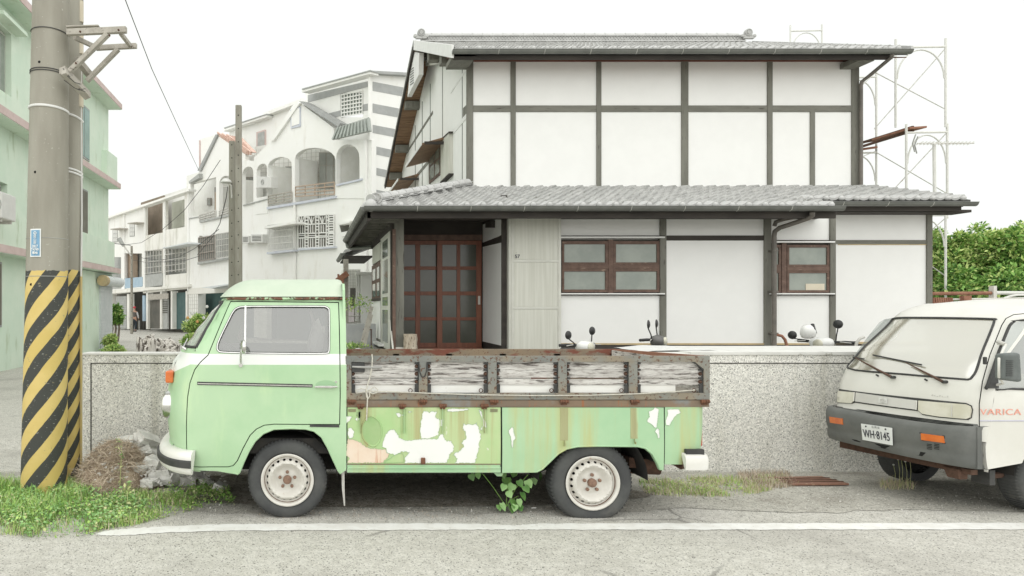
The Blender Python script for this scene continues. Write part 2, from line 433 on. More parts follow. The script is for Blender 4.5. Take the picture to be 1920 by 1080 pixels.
M['bark'] = mat('rough_log_bark', (.42, .35, .27), (.60, .53, .43), scale=12, rough=.95, bump=.8, bscale=30, stretch=(2, 2, .4), c4=(.14, .10, .07), s4=24, t4=(.54, .62), stretch4=(2, 2, .4))
M['driftwood'] = mat('bleached_driftwood', (.52, .49, .44), (.68, .65, .60), scale=9, rough=.95, bump=.7, stretch=(2, 2, .5), c4=(.10, .085, .07), s4=12, t4=(.50, .58), stretch4=(2, 2, .5))
M['grey_wood'] = mat('weathered_grey_lumber', (.38, .355, .31), (.48, .455, .40), scale=8, rough=.9, bump=.5, c4=(.16, .14, .12), s4=18, t4=(.60, .68), stretch4=(1, 1, 2))
M['steel'] = mat('galvanised_steel', (.50, .49, .45), (.62, .61, .57), scale=9, rough=.6, c4=(.28, .17, .10), s4=14, t4=(.62, .70))
M['steel_white'] = mat('white_painted_steel', (.66, .66, .62), (.72, .72, .68), scale=9, rough=.55, c4=(.35, .24, .16), s4=12, t4=(.68, .73))
M['rust'] = mat('rusty_pipe', (.26, .115, .075), (.33, .17, .11), scale=9, rough=.9, bump=.3)
M['blue_sign'] = mat('blue_enamel_plate', (.16, .34, .52), (.20, .38, .55), scale=10, rough=.4)
M['white_print'] = mat('white_lettering', (.82, .84, .82), rough=.5)
M['black_print'] = mat('black_lettering', (.03, .03, .045), rough=.5)
M['van_white'] = mat('tired_white_van_paint', (.70, .69, .635), (.76, .75, .70), scale=2, rough=.35, c4=(.50, .44, .35), s4=30, t4=(.73, .76), spec=.5)
M['van_bumper'] = mat('faded_grey_bumper_plastic', (.115, .12, .113), (.16, .165, .155), scale=3, rough=.65, bump=.1, bscale=80, c4=(.5, .5, .48), s4=24, t4=(.755, .77))
M['van_grille'] = mat('silver_grille_plastic', (.60, .59, .55), (.66, .65, .61), scale=5, rough=.45)
M['headlamp'] = mat('yellowed_headlamp', (.62, .60, .48), (.74, .72, .62), scale=4, rough=.12, spec=.6)
M['van_shield'] = glass('van_windscreen_glass', tint=(.80, .80, .74), gloss=.42, transp=.30, base=(.66, .63, .50), rough=.10)
M['van_glass'] = glass('van_door_glass', tint=(.7, .74, .74), gloss=.16, transp=.6, base=(.5, .53, .50))
M['mirror_grey'] = mat('grey_mirror_shell', (.11, .125, .12), (.15, .165, .16), scale=10, rough=.7)
M['van_red'] = mat('faded_red_lettering', (.80, .36, .28), rough=.6)
M['curtain'] = mat('cream_curtain', (.60, .54, .42), (.66, .60, .48), scale=5, rough=.9)
M['green_wall'] = mat('pale_green_stucco', (.66, .79, .655), (.72, .83, .70), scale=1.2, rough=.95, bump=.1, c4=(.54, .65, .49), s4=3, t4=(.56, .72), stretch4=(1, 1, .3))
M['pink_cornice'] = mat('dusty_pink_cornice', (.58, .46, .43), (.65, .53, .50), scale=3, rough=.9)
M['far_white'] = mat('weathered_white_render', (.87, .87, .83), (.89, .89, .86), scale=.9, rough=.95, c4=(.80, .79, .74), s4=1.8, t4=(.54, .72), stretch4=(1, 1, .4))
M['far_white2'] = mat('grubby_cream_render', (.76, .75, .69), (.84, .83, .78), scale=.8, rough=.95, c4=(.60, .59, .52), s4=1.4, t4=(.52, .72), stretch4=(1, 1, .3))
M['stripe_grey'] = mat('grey_painted_stripe', (.36, .37, .36), (.41, .42, .41), scale=3, rough=.9)
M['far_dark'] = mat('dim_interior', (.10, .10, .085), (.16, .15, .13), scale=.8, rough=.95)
M['far_glass'] = mat('far_window_glass', (.28, .29, .265), (.38, .39, .36), scale=.8, rough=.15)
M['far_tilewall'] = mat('white_glazed_wall', (.78, .78, .73), (.83, .83, .79), scale=3, rough=.5)
M['grout'] = mat('grey_grout', (.56, .56, .51), rough=.9)
M['teal'] = mat('dark_teal_panel', (.055, .115, .11), (.08, .14, .135), scale=2, rough=.7)
M['blue_panel'] = mat('pale_blue_panel', (.33, .46, .56), (.40, .52, .61), scale=2, rough=.6)
M['shutter_grey'] = mat('grey_roller_shutter', (.36, .37, .35), (.44, .45, .43), scale=4, rough=.6)
M['shutter_white'] = mat('white_roller_shutter', (.62, .66, .66), (.70, .73, .73), scale=4, rough=.5)
M['bluegrey_sill'] = mat('blue_grey_sill', (.56, .59, .66), (.62, .65, .70), scale=3, rough=.8)
M['red_tile'] = mat('terracotta_roof_tile', (.60, .38, .30), (.74, .56, .48), scale=6, rough=.8)
M['green_tile'] = mat('grey_green_sheet_tile', (.34, .37, .34), (.42, .45, .42), scale=5, rough=.6)
M['brown_frame'] = mat('bronze_window_frame', (.32, .29, .25), (.38, .34, .30), scale=5, rough=.6)
M['wood_door'] = mat('tan_panel_door', (.42, .32, .24), (.48, .38, .29), scale=4, rough=.7)
M['ac_white'] = mat('air_conditioner_white', (.66, .66, .63), (.71, .71, .68), scale=5, rough=.5)
M['orange_print'] = mat('orange_paper_strip', (.62, .36, .14), rough=.8)
M['cable'] = mat('black_cable', (.05, .05, .05), rough=.7)
M['block'] = mat('grey_block_wall', (.40, .41, .41), (.47, .48, .47), scale=6, rough=.95, bump=.2)
def leafmat(name, a, b):
 m = mat(name, a, b, scale=2.5, rough=.6, detail=3, spec=.3)
 bs = m.node_tree.nodes['Principled BSDF']
 bs.inputs['Subsurface Weight'].default_value = 0
 return m
M['leaf_a'] = leafmat('mid_green_leaf', (.20, .38, .08), (.28, .48, .12))
M['leaf_b'] = leafmat('yellow_green_leaf', (.50, .64, .20), (.60, .70, .27))
M['leaf_c'] = leafmat('deep_green_leaf', (.09, .20, .05), (.13, .27, .07))
M['grass'] = leafmat('fresh_grass', (.27, .48, .10), (.44, .62, .18))
M['grass_pale'] = leafmat('yellowing_grass', (.50, .54, .24), (.58, .58, .32))
M['weed'] = leafmat('soft_weed_leaf', (.24, .44, .15), (.36, .56, .24))
M['straw'] = mat('dead_straw', (.54, .44, .33), (.70, .60, .48), scale=8, rough=.95)
M['straw_dark'] = mat('brown_dead_roots', (.30, .23, .17), (.42, .34, .25), scale=8, rough=.95)
M['trunk'] = mat('grey_brown_trunk', (.17, .14, .11), (.25, .21, .17), scale=8, rough=.95, bump=.4)
M['skin'] = mat('skin', (.45, .27, .19), rough=.6)
M['cap_red'] = mat('red_cap', (.55, .06, .08), rough=.8)
M['vest'] = mat('grey_vest', (.13, .12, .11), rough=.9)
M['shirt'] = mat('white_shirt', (.6, .6, .6), rough=.9)
M['trousers'] = mat('dark_navy_trousers', (.025, .035, .045), rough=.9)
M['bike_white'] = mat('white_scooter_plastic', (.76, .76, .73), (.80, .80, .78), scale=5, rough=.3)
M['bike_grey'] = mat('dark_grey_scooter_plastic', (.10, .10, .095), (.15, .145, .14), scale=5, rough=.45)
M['bike_black'] = mat('black_scooter_plastic', (.025, .025, .025), rough=.4)
M['plastic_red'] = mat('red_plastic', (.55, .05, .03), rough=.5)
def stripes_mat(name, cx, cy, z_top, pitch, slope, phase):
 m = mat(name, (.62, .47, .15), (.69, .53, .20), scale=3, rough=.75)
 nt = m.node_tree; N = nt.nodes; L = nt.links; b = N['Principled BSDF']
 yel = b.inputs['Base Color'].links[0].from_socket
 def mth(op, a, bb=0.0, clamp=False):
  x = N.new('ShaderNodeMath'); x.operation = op; x.use_clamp = clamp
  for i, v in enumerate((a, bb)):
   if isinstance(v, (int, float)): x.inputs[i].default_value = v
   else: L.new(v, x.inputs[i])
  return x.outputs[0]
 def noi(sc, st=(1, 1, 1), det=8):
  mp = N.new('ShaderNodeMapping'); mp.inputs['Scale'].default_value = st; L.new(geo.outputs['Position'], mp.inputs[0])
  n = N.new('ShaderNodeTexNoise'); n.inputs['Scale'].default_value = sc; n.inputs['Detail'].default_value = det; L.new(mp.outputs[0], n.inputs[0]); return n.outputs['Fac']
 def mixc(f, a, c):
  x = N.new('ShaderNodeMix'); x.data_type = 'RGBA'; L.new(f, x.inputs[0])
  for s_, v in ((x.inputs[6], a), (x.inputs[7], c)):
   if isinstance(v, tuple): s_.default_value = (*v, 1)
   else: L.new(v, s_)
  return x.outputs[2]
 geo = N.new('ShaderNodeNewGeometry'); sp = N.new('ShaderNodeSeparateXYZ'); L.new(geo.outputs['Position'], sp.inputs[0])
 ang = mth('ARCTAN2', mth('SUBTRACT', sp.outputs['X'], cx), mth('SUBTRACT', cy, sp.outputs['Y']))
 u = mth('SUBTRACT', sp.outputs['Z'], mth('MULTIPLY', ang, slope))
 wob = mth('MULTIPLY', mth('SUBTRACT', noi(3.0), .5), .05)
 fr = mth('FRACT', mth('ADD', mth('DIVIDE', mth('ADD', u, wob), pitch), phase))
 blk = mth('GREATER_THAN', fr, .5)
 chips = mth('GREATER_THAN', noi(26, (1, 1, 3)), .665)
 bcol = mixc(chips, (.055, .058, .052), (.30, .30, .27))
 c = mixc(blk, yel, bcol)
 dirty = mth('GREATER_THAN', noi(18, (1, 1, 2)), .69)
 c = mixc(mth('MULTIPLY', dirty, .6), c, (.35, .30, .17))
 cn = mixc(mth('MULTIPLY', mth('SUBTRACT', noi(5, (1, 1, .2)), .38, True), 3.0, True), (.275, .26, .215), (.38, .365, .31))
 cn = mixc(mth('GREATER_THAN', noi(48), .70), cn, (.46, .445, .39))
 edge = mth('ADD', z_top, mth('MULTIPLY', mth('SUBTRACT', noi(9), .5), .05))
 up = mth('GREATER_THAN', sp.outputs['Z'], edge)
 L.new(mixc(up, c, cn), b.inputs['Base Color'])
 bp = N.new('ShaderNodeBump'); bp.inputs['Strength'].default_value = .3; bp.inputs['Distance'].default_value = .006
 L.new(noi(70), bp.inputs['Height']); L.new(bp.outputs[0], b.inputs['Normal'])
 return m
_fonts = {}
def text_mesh(txt, size, mat_, depth=0.001, align='CENTER', bold=False, spacing=1.0):
 cu = bpy.data.curves.new('lettering', 'FONT'); cu.body = txt; cu.size = size; cu.align_x = align; cu.align_y = 'CENTER'
 cu.extrude = depth; cu.space_character = spacing
 if bold: cu.offset = size * .018
 o = bpy.data.objects.new('lettering', cu); COL.objects.link(o)
 dg = bpy.context.evaluated_depsgraph_get()
 me = bpy.data.meshes.new_from_object(o.evaluated_get(dg)); me.materials.clear(); me.materials.append(mat_)
 bpy.data.objects.remove(o)
 return me
def put_text(name, txt, size, mat_, parent, origin, right, up, sx=1.0, **kw):
 me = text_mesh(txt, size, mat_, **kw)
 r = Vector(right).normalized(); u = Vector(up); u = (u - r * u.dot(r)).normalized(); n = r.cross(u)
 mtx = Matrix((r * sx, u, n)).transposed().to_4x4(); mtx.translation = Vector(origin)
 me.transform(mtx)
 o = bpy.data.objects.new(name, me); COL.objects.link(o)
 if parent is not None: adopt(o, parent)
 return o
# ground
DIP = -.055
def gz(y):
 return 0.0 if y < 5.62 or y > 8.8 else (-.02 * (y - 5.62) / .88 if y < 6.5 else max(DIP, -.02 + (DIP + .02) * (y - 6.5) / .74))
def sheet(name, pts, z, m, k='structure'):
 mb = MB(); mb.add([(x, y, z) for x, y in pts], [tuple(range(len(pts)))])
 return kind(mb.build(name, m), k)
GP = [(-200, 0), (5.62, 0), (6.5, -.02), (7.24, DIP), (8.2, DIP), (8.8, 0), (900, 0)]
mb = MB(); n = len(GP)
mb.add([(-400, y, z) for y, z in GP] + [(400, y, z) for y, z in GP], [(i, n + i, n + i + 1, i + 1) for i in range(n - 1)])
ground = kind(mb.build('road', M['asphalt']), 'structure')
def line_pts():
 top, bot = [], []
 cs = [(178, 1003, 1003), (196, 996, 1005), (230, 993, 1005), (300, 988, 1000), (420, 983.5, 996), (600, 982.5, 995), (800, 982, 994.5), (905, 983, 994), (965, 986, 994), (1010, 982.5, 994),
          (1200, 982, 994), (1400, 982, 994), (1700, 981.5, 993.5), (1960, 981, 993.5)]
 for x, a, b in cs:
  Da = F * EYE / (a - CY); Db = F * EYE / (b - CY)
  top.append(((x - CX) * Da / F, Da)); bot.append(((x - CX) * Db / F, Db))
 top.append((30, top[-1][1])); bot.append((30, bot[-1][1]))
 return top, bot
tp, bt = line_pts()
mb = MB()
def jag(a, i): return (a[0], a[1] + .006 * math.sin(i * 1.7) + .004 * math.sin(i * 4.1))
def densify(l, n):
 out = []
 for i in range(len(l) - 1):
  for k in range(n): out.append(tuple(l[i][j] + (l[i + 1][j] - l[i][j]) * k / n for j in (0, 1)))
 return out + [l[-1]]
tp = [jag(p, i) for i, p in enumerate(densify(tp, 12))]; bt = [jag(p, i * 1.3) for i, p in enumerate(densify(bt, 12))]
vs = [(x, y, .004) for x, y in tp] + [(x, y, .004) for x, y in bt]; n = len(tp)
mb.add(vs, [(i, i + 1, n + i + 1, n + i) for i in range(n - 1)])
kind(mb.build('road_marking', M['road_paint']), 'structure')
mb = MB()
outer = []
for i in range(140):
 x = -4.2 + i * .11
 y = 5.66 + .16 * smoothnoise((x, 0, 0), 1.1) + .07 * smoothnoise((x, 5, 0), 5)
 if x < -1.5: y -= .30 * min(1, (-1.5 - x) / .6)
 outer.append((x, y))
n = len(outer)
mb.add([(x, y, gz(y) + .004) for x, y in outer] + [(x, 6.5, -.016) for x, y in outer] + [(x, 7.23, DIP + .004) for x, y in outer], [(i, i + 1, n + i + 1, n + i) for i in range(n - 1)] + [(n + i, n + i + 1, 2 * n + i + 1, 2 * n + i) for i in range(n - 1)])
kind(mb.build('dirt_verge', M['dirt']), 'structure')
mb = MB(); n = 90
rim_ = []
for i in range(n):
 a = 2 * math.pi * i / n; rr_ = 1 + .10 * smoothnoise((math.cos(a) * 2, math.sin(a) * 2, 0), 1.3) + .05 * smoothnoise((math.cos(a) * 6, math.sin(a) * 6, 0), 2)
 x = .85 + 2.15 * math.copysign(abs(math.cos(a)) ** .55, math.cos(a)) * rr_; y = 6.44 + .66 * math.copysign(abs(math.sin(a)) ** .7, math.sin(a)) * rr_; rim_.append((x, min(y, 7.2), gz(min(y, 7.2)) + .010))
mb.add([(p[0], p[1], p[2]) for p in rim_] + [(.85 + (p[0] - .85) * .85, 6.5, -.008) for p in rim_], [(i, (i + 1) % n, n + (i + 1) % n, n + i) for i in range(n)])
kind(mb.build('soil_shade_patch', mat('shaded_damp_soil', (.20, .18, .145), (.31, .285, .24), grain=(90, .4), scale=9, rough=1, c4=(.4, .38, .33), s4=16, t4=(.60, .66))), 'structure')  # soil under the pickup, its contact shadow partly painted into the dark colour
mb = MB()
for i in range(1500):
 x = rnd.uniform(-2.4, 6.2); y = rnd.triangular(5.30, 7.3, 5.6); s = rnd.uniform(.002, .006) * (1.6 if rnd.random() < .05 else 1)
 b = [(x + s * math.cos(a + x * 9) * rnd.uniform(.7, 1.2), y + s * math.sin(a + x * 9) * rnd.uniform(.7, 1.2), .005) for a in (0, 2.1, 4.2)]
 b = [(q[0], q[1], gz(y) + .003) for q in b]
 mb.add(b + [(x, y, gz(y) + .005 + s * 1.1)], [(0, 1, 3), (1, 2, 3), (2, 0, 3)])
kind(mb.build('gravel', M['rubble']), 'stuff')
kind(MB().box(-1.6, 18, 8.62, 11.0, -.05, .20).build('yard_ground', M['concrete']), 'structure')
kind(MB().box(.35, 18, 11.0, 30, -.05, .87).build('house_terrace', M['concrete']), 'structure')
# boundary wall
WD = 7.25
wall = thing('boundary_wall', 'long low wall of washed granite chippings with a pale coping behind the green pickup', 'wall', (2, WD, 0))
pw = Plane(0, 1, WD)
mb = MB()
xl, xr = (156 - CX) * WD / F, 9.5
mb.box(xl, xr, WD + .012, WD + .2, DIP - .02, 1.165)
mb.build('wall_panel', M['granite_chip'], wall)
zb = GZ = EYE + (CY - 682) * WD / F
xj = (171 - CX) * WD / F
MB().box(xl, xr, WD, WD + .012, zb + .010, 1.165).build('frame_band', M['granite_chip'], wall)
MB().box(xl, xj - .010, WD, WD + .012, DIP - .02, zb + .010).build('frame_band', M['granite_chip'], wall)
MB().box(xl, xj, WD + .0095, WD + .0125, DIP - .02, zb).build('joint', M['gap'], wall)
MB().box(xj - .010, xr, WD + .0095, WD + .0125, zb, zb + .010).build('joint', M['gap'], wall)
MB().box(xl - .015, 3.998, WD - .012, WD + .235, 1.165, 1.186).build('coping', M['coping'], wall, bevel=.004)
MB().box(4.0, xr, WD - .012, WD + 1.12, 1.165, 1.2).build('coping', M['coping'], wall, bevel=.004)
MB().box(4.0, xr, WD + .2, WD + 1.1, 0, 1.164).build('wall_backing', M['concrete'], wall)
# green pickup
TY0, TYC = 5.42, 6.28          # near side plane, centre line
TW = TYC - TY0
NPOW = 2.5
def interp(tab, z):
 if z <= tab[0][0]: return tab[0][1]
 for (a, b), (c, d) in zip(tab, tab[1:]):
  if z <= c:
   t = (z - a) / (c - a); t = t * t * (3 - 2 * t) * .5 + t * .5
   return b + (d - b) * t
 return tab[-1][1]
XF = [(.30, -1.06), (.42, -1.13), (.60, -1.19), (.85, -1.215), (1.05, -1.195), (1.20, -1.165), (1.30, -1.095), (1.45, -.99), (1.60, -.87), (1.735, -.745), (1.9, -.70)]
LF = [(.30, .34), (1.20, .40), (1.35, .36), (1.74, .26)]
def xf(z): return interp(XF, z)
def lf(z): return interp(LF, z)
def tumble(z):
 t = 0.0
 if z > 1.22: t += .15 * (z - 1.22) + .25 * (z - 1.22) ** 2
 if z < .62: t += .22 * (.62 - z) ** 1.6
 return t
def ys(x, z):
 L = lf(z); t = (xf(z) + L - x) / L
 y = TY0 + tumble(z)
 if t > 0:
  t = min(t, 1.0)
  y += (TW - tumble(z)) * (1 - (1 - t ** NPOW) ** (1 / NPOW))
 return y
def nose(th, z, off=0.0):
 L = lf(z); c = math.cos(th); s = math.sin(th)
 x = xf(z) + L - L * abs(s) ** (2 / NPOW) - off * s
 w = TW - tumble(z)
 y = TYC - (w + off) * (abs(c) ** (2 / NPOW)) * (1 if c > 0 else -1)
 return Vector((x, y, z))
def surf_inv(px, py, yfn=ys, y0=5.45):
 D = y0
 for _ in range(14):
  x = (px - CX) * D / F; z = EYE + (CY - py) * D / F
  D = D * .4 + yfn(x, z) * .6
 return (x, z)
def ybed(x, z): return TY0 + .012 + (.10 * (.62 - z) ** 1.5 if z < .62 else 0)
def cab(pts): return [surf_inv(*p) for p in pts]
def bed(pts): return [surf_inv(*p, yfn=ybed) for p in pts]
def smooth_loop(pts, n=5):
 out = []
 m = len(pts)
 for i in range(m):
  p0, p1, p2, p3 = pts[i - 1], pts[i], pts[(i + 1) % m], pts[(i + 2) % m]
  for k in range(n):
   t = k / n
   out.append(tuple(.5 * (2 * p1[j] + (p2[j] - p0[j]) * t + (2 * p0[j] - 5 * p1[j] + 4 * p2[j] - p3[j]) * t * t + (3 * p1[j] - p0[j] - 3 * p2[j] + p3[j]) * t ** 3) for j in (0, 1)))
 return out
def shrink(loop, d):
 n = len(loop); ar = sum(loop[i][0] * loop[(i + 1) % n][1] - loop[(i + 1) % n][0] * loop[i][1] for i in range(n))
 sg = 1 if ar > 0 else -1; out = []
 for i in range(n):
  a = Vector(loop[i - 1]); b = Vector(loop[i]); c = Vector(loop[(i + 1) % n])
  e1 = (b - a); e2 = (c - b)
  if e1.length < 1e-9 or e2.length < 1e-9: out.append(tuple(b)); continue
  e1.normalize(); e2.normalize()
  n1 = Vector((-e1.y, e1.x)) * sg; n2 = Vector((-e2.y, e2.x)) * sg
  v = n1 + n2
  if v.length < 1e-6: v = n1
  v = v / max(.5, v.length ** 2 / 2)
  out.append(tuple(b + v * d))
 return out
on_side = lambda x, z: Vector((x, ys(x, z), z))
far_side = lambda x, z: Vector((x, 2 * TYC - ys(x, z), z))
on_bed = lambda x, z: Vector((x, ybed(x, z), z))
truck = thing('pickup_truck', 'old mint green forward-control pickup with peeling side panel and wooden dropsides', 'pickup truck', (1.0, TYC, 0))
door_px = [(433, 566), (413, 612), (391, 666), (376, 680), (365.6, 694), (357, 718), (352.5, 745), (350.3, 796), (350.8, 840), (352.5, 868), (357, 873.5), (395, 874.5), (428, 874.5), (437, 872), (444, 864), (455, 840), (468, 816),
           (480, 804), (495, 796.5), (514, 794.5), (570, 795), (636, 795), (637, 740), (636.5, 676), (635.5, 620), (634, 568)]
win_px = [(461, 573), (520, 572.3), (600, 572.6), (611, 573.5), (617, 577.5), (619, 586), (619, 650), (617.5, 660), (611, 664), (560, 664.5), (470, 663.5), (420, 662), (408.5, 659), (405.5, 650), (410, 635), (424, 606), (436, 583), (446, 575)]
door2 = cab(door_px); win2 = cab(win_px)
arch_px = [(444, 889.5), (449, 886), (456, 868), (466, 846), (478, 827), (493, 813), (513, 804.5), (545, 803), (573, 804), (589, 808), (603, 819), (614, 838), (624, 860), (634, 882), (639, 888)]
top_z = 1.737
zs = [i / 30 for i in range(31)]
T_EDGE = .80
def x_at_t(z, t): return xf(z) + lf(z) * (1 - t)
pill_base = surf_inv(374, 661); pill_top = surf_inv(425, 561)
zw0 = 1.315
front_edge = []
for k in range(13):
 z = .395 + (zw0 - .395) * k / 12
 front_edge.append((x_at_t(z, T_EDGE), z))
screen_edge = []
for k in range(0, 9):
 t = k / 8
 screen_edge.append((pill_base[0] + (pill_top[0] - pill_base[0]) * t - .012 * math.sin(math.pi * t), zw0 + (top_z - zw0) * t))
rear_x = (649.5 - CX) * TY0 / F
side_outer = [(x_at_t(.395, T_EDGE), .395)] + [(x_at_t(.383, .62), .383), (-.86, .381), (-.72, .379)] + cab(arch_px) + [(rear_x, .385), (rear_x, top_z)] + screen_edge[::-1] + front_edge[::-1][:-1]
mb = MB().cdt(side_outer, [shrink(door2, -.0075)], on_side, step=.06, depth=(0, .02, 0), sub=.035)
mb.build('cab_side', M['mint'], truck, smooth=50)
mb = MB().cdt(side_outer, [win2], far_side, step=.12, depth=(0, -.02, 0), sub=.06)
mb.build('cab_side', M['mint'], truck, smooth=50)
MB().cdt(shrink(door2, -.03), [shrink(win2, .0)], lambda x, z: Vector((x, ys(x, z) + .026, z)), step=.1, sub=.05).build('door_lining', M['gap'], truck)
door = MB().cdt(door2, [win2], on_side, step=.05, depth=(0, .022, 0), sub=.03).build('door', M['mint'], truck, smooth=50)
def ring_strip(loop, yoff, w, name, m, parent, fn=on_side, h=.006):
 inn = shrink(loop, w); n = len(loop); mb = MB()
 a = [fn(*p) + Vector((0, yoff, 0)) for p in loop]; b = [fn(*p) + Vector((0, yoff, 0)) for p in inn]
 c = [v + Vector((0, h, 0)) for v in a]; d = [v + Vector((0, h, 0)) for v in b]
 mb.add(a + b + c + d, [f for i in range(n) for j in [(i + 1) % n] for f in ((i, j, n + j, n + i), (i, 2 * n + i, 2 * n + j, j), (n + i, n + j, 3 * n + j, 3 * n + i))])
 return mb.build(name, m, parent, smooth=40)
winS = smooth_loop(win2, 3)
ring_strip(winS, -.003, .016, 'window_rubber', M['rubber'], door, h=.012)
ring_strip(shrink(winS, .004), -.006, .007, 'window_trim', M['chrome'], door, h=.01)
MB().cdt(shrink(winS, .010), [], lambda x, z: Vector((x, ys(x, z) + .008, z)), step=.1, sub=.06).build('window_glass', M['truck_glass'], door, smooth=60)
MB().cdt(win2, [], lambda x, z: Vector((x, 2 * TYC - ys(x, z) - .01, z)), step=.15, sub=.08).build('window_glass', M['truck_glass'], truck, smooth=60)
a = surf_inv(460.5, 573); b = surf_inv(459.5, 663)
MB().bar(on_side(*a) + Vector((0, -.004, 0)), on_side(*b) + Vector((0, -.004, 0)), .016, .014, (0, 1, 0)).build('quarter_light_bar', M['chrome'], door, bevel=.003)
for cx_, cy_ in ((433, 592), (612, 641)):
 c = surf_inv(cx_, cy_)
def strip(parent, name, p0, p1, w, out, m, yf=ys, bevel=.002):
 a = surf_inv(*p0, yfn=yf); b = surf_inv(*p1, yfn=yf); mb = MB(); n = 14; pts = []
 for i in range(n + 1):
  x = a[0] + (b[0] - a[0]) * i / n; z = a[1] + (b[1] - a[1]) * i / n
  pts.append(Vector((x, yf(x, z) - out / 2 + .001, z)))
 for i in range(n): mb.bar(pts[i], pts[i + 1], out, w, (0, 0, 1))
 return mb.build(name, m, parent, bevel=0)
strip(door, 'waist_strip', (370, 718.5), (586, 723.5), .024, .006, M['rubber'])
strip(door, 'waist_strip_bright', (371, 718.8), (585, 723.5), .008, .011, M['chrome'])
scoop = smooth_loop(cab([(592, 722), (598, 715.5), (611, 713), (624, 715.5), (631, 722), (611, 725)]), 4)
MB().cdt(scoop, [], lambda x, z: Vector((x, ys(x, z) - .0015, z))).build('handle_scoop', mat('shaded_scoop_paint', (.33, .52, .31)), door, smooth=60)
p = [surf_inv(589, 724), surf_inv(596, 722.5), surf_inv(620, 722.5), surf_inv(632, 723.5), surf_inv(634, 725.5), surf_inv(620, 727.5), surf_inv(590, 726.5)]
MB().prism([on_side(*q) + Vector((0, -.030, 0)) for q in p], (0, .018, 0)).build('handle', M['chrome'], door, bevel=.004)
MB().tube([on_side(*surf_inv(592, 725)) + Vector((0, -.016, 0)), on_side(*surf_inv(592, 725))], .007).tube([on_side(*surf_inv(628, 725)) + Vector((0, -.016, 0)), on_side(*surf_inv(628, 725))], .009).build('handle_post', M['chrome'], door)
strip(truck, 'sill_vent', (581, 798), (636, 799), .018, .006, M['rubber'])
MB().tube([on_side(*surf_inv(630, 716)) + Vector((0, .003, 0)), on_side(*surf_inv(630, 716)) + Vector((0, -.004, 0))], .008, 12).build('door_lock', M['chrome'], door)
th_e = math.asin(T_EDGE ** (NPOW / 2))
def nose_pt(u, v):
 z = .395 + (zw0 - .395) * v
 return nose(th_e + (math.pi - 2 * th_e) * u, z)
MB().grid(nose_pt, 40, 26).build('front_panel', M['mint'], truck, smooth=60)
def th_of(x, z):
 L = lf(z); t = (xf(z) + L - x) / L
 return math.asin(min(1, max(0, t)) ** (NPOW / 2))
def ws_pt(u, v, off=0.0):
 z = zw0 + (top_z - zw0) * v
 th = th_of(pill_base[0] + (pill_top[0] - pill_base[0]) * v, z)
 return nose(th + (math.pi - 2 * th) * u, z, off)
def ws_band(u0, u1, v0, v1, nu, nv, off): return lambda a, b: ws_pt(u0 + (u1 - u0) * a, v0 + (v1 - v0) * b, off)
mb = MB()
mb.grid(ws_band(0, .05, 0, 1, 2, 8, 0), 2, 10); mb.grid(ws_band(.95, 1, 0, 1, 2, 8, 0), 2, 10)
mb.grid(ws_band(.05, .95, 0, .07, 30, 1, 0), 30, 1); mb.grid(ws_band(.05, .95, .93, 1, 30, 1, 0), 30, 1)
mb.build('windscreen_surround', M['mint'], truck, smooth=60)
MB().grid(ws_band(.05, .95, .07, .93, 30, 10, -.012), 30, 10).build('windscreen', M['shield_glass'], truck, smooth=60)
seal = [ws_pt(.05, .07 + .86 * k / 8) for k in range(9)] + [ws_pt(.05 + .9 * k / 16, .93) for k in range(1, 17)] + [ws_pt(.95, .93 - .86 * k / 8) for k in range(1, 9)] + [ws_pt(.95 - .9 * k / 16, .07) for k in range(1, 17)]
MB().tube(seal, .013, 6).build('windscreen_rubber', M['rubber'], truck, smooth=60)
rail = [Vector((x, ys(x, top_z) - .016, top_z - .004 + .002 * math.sin(x * 40))) for x in [rear_x + .01 - i * (rear_x + .01 - pill_top[0]) / 20 for i in range(21)]]
M['drip'] = mat('rusty_drip_rail', (.40, .62, .38), (.48, .66, .42), scale=8, rough=.7, c3=(.17, .075, .045), s3=17, t3=(.42, .50), c4=(.05, .03, .02), s4=40, t4=(.55, .6))
MB().tube(rail, .0115, 6).build('drip_rail', M['drip'], truck, smooth=60)
def roof_pt(u, v):
 b = 2 * v - 1; th = math.pi * v
 wz = TW - tumble(top_z) + .018
 c = math.cos(th)
 y = TYC - wz * (abs(c) ** (2 / NPOW)) * (1 if c > 0 else -1)
 L = lf(top_z) + .02
 xfr = xf(top_z) - .02 + L - L * abs(math.sin(th)) ** (2 / NPOW)
 e = 1 - (1 - u) ** 1.0
 x = (rear_x - .004) + (xfr - rear_x + .004) * e
 dx_front = (x - xfr)
 hf = min(1, max(0, dx_front / .30)); hf = 1 - (1 - hf) ** 2.3
 hb = min(1, max(0.0, (y - (TYC - wz)) / .32, 0)) if y < TYC else min(1, max(0, (TYC + wz - y) / .32)); hb = 1 - (1 - hb) ** 2.4
 hr = min(1, max(0, (rear_x - x) / .035)); hr = .55 + .45 * math.sqrt(hr)
 z = top_z + .012 + .150 * hf * hb * hr
 return (x, y, z)
MB().grid(roof_pt, 46, 46).build('roof', M['roof_mint'], truck, smooth=60)
back = [(TYC - .83, .38), (TYC + .83, .38), (TYC + .83, 1.25), (TYC + .74, 1.80), (TYC + .66, 1.855), (TYC - .66, 1.855), (TYC - .74, 1.80), (TYC - .83, 1.25)]
rw = [(TYC - .52, 1.33), (TYC + .52, 1.33), (TYC + .50, 1.66), (TYC - .50, 1.66)]
MB().cdt(back, [rw], lambda y, z: Vector((rear_x - .004, y, z)), depth=(-.02, 0, 0)).build('cab_back', M['mint'], truck)
MB().add([(rear_x - .015, y, z) for y, z in rw], [(0, 1, 2, 3)]).build('rear_window', M['truck_glass'], truck)
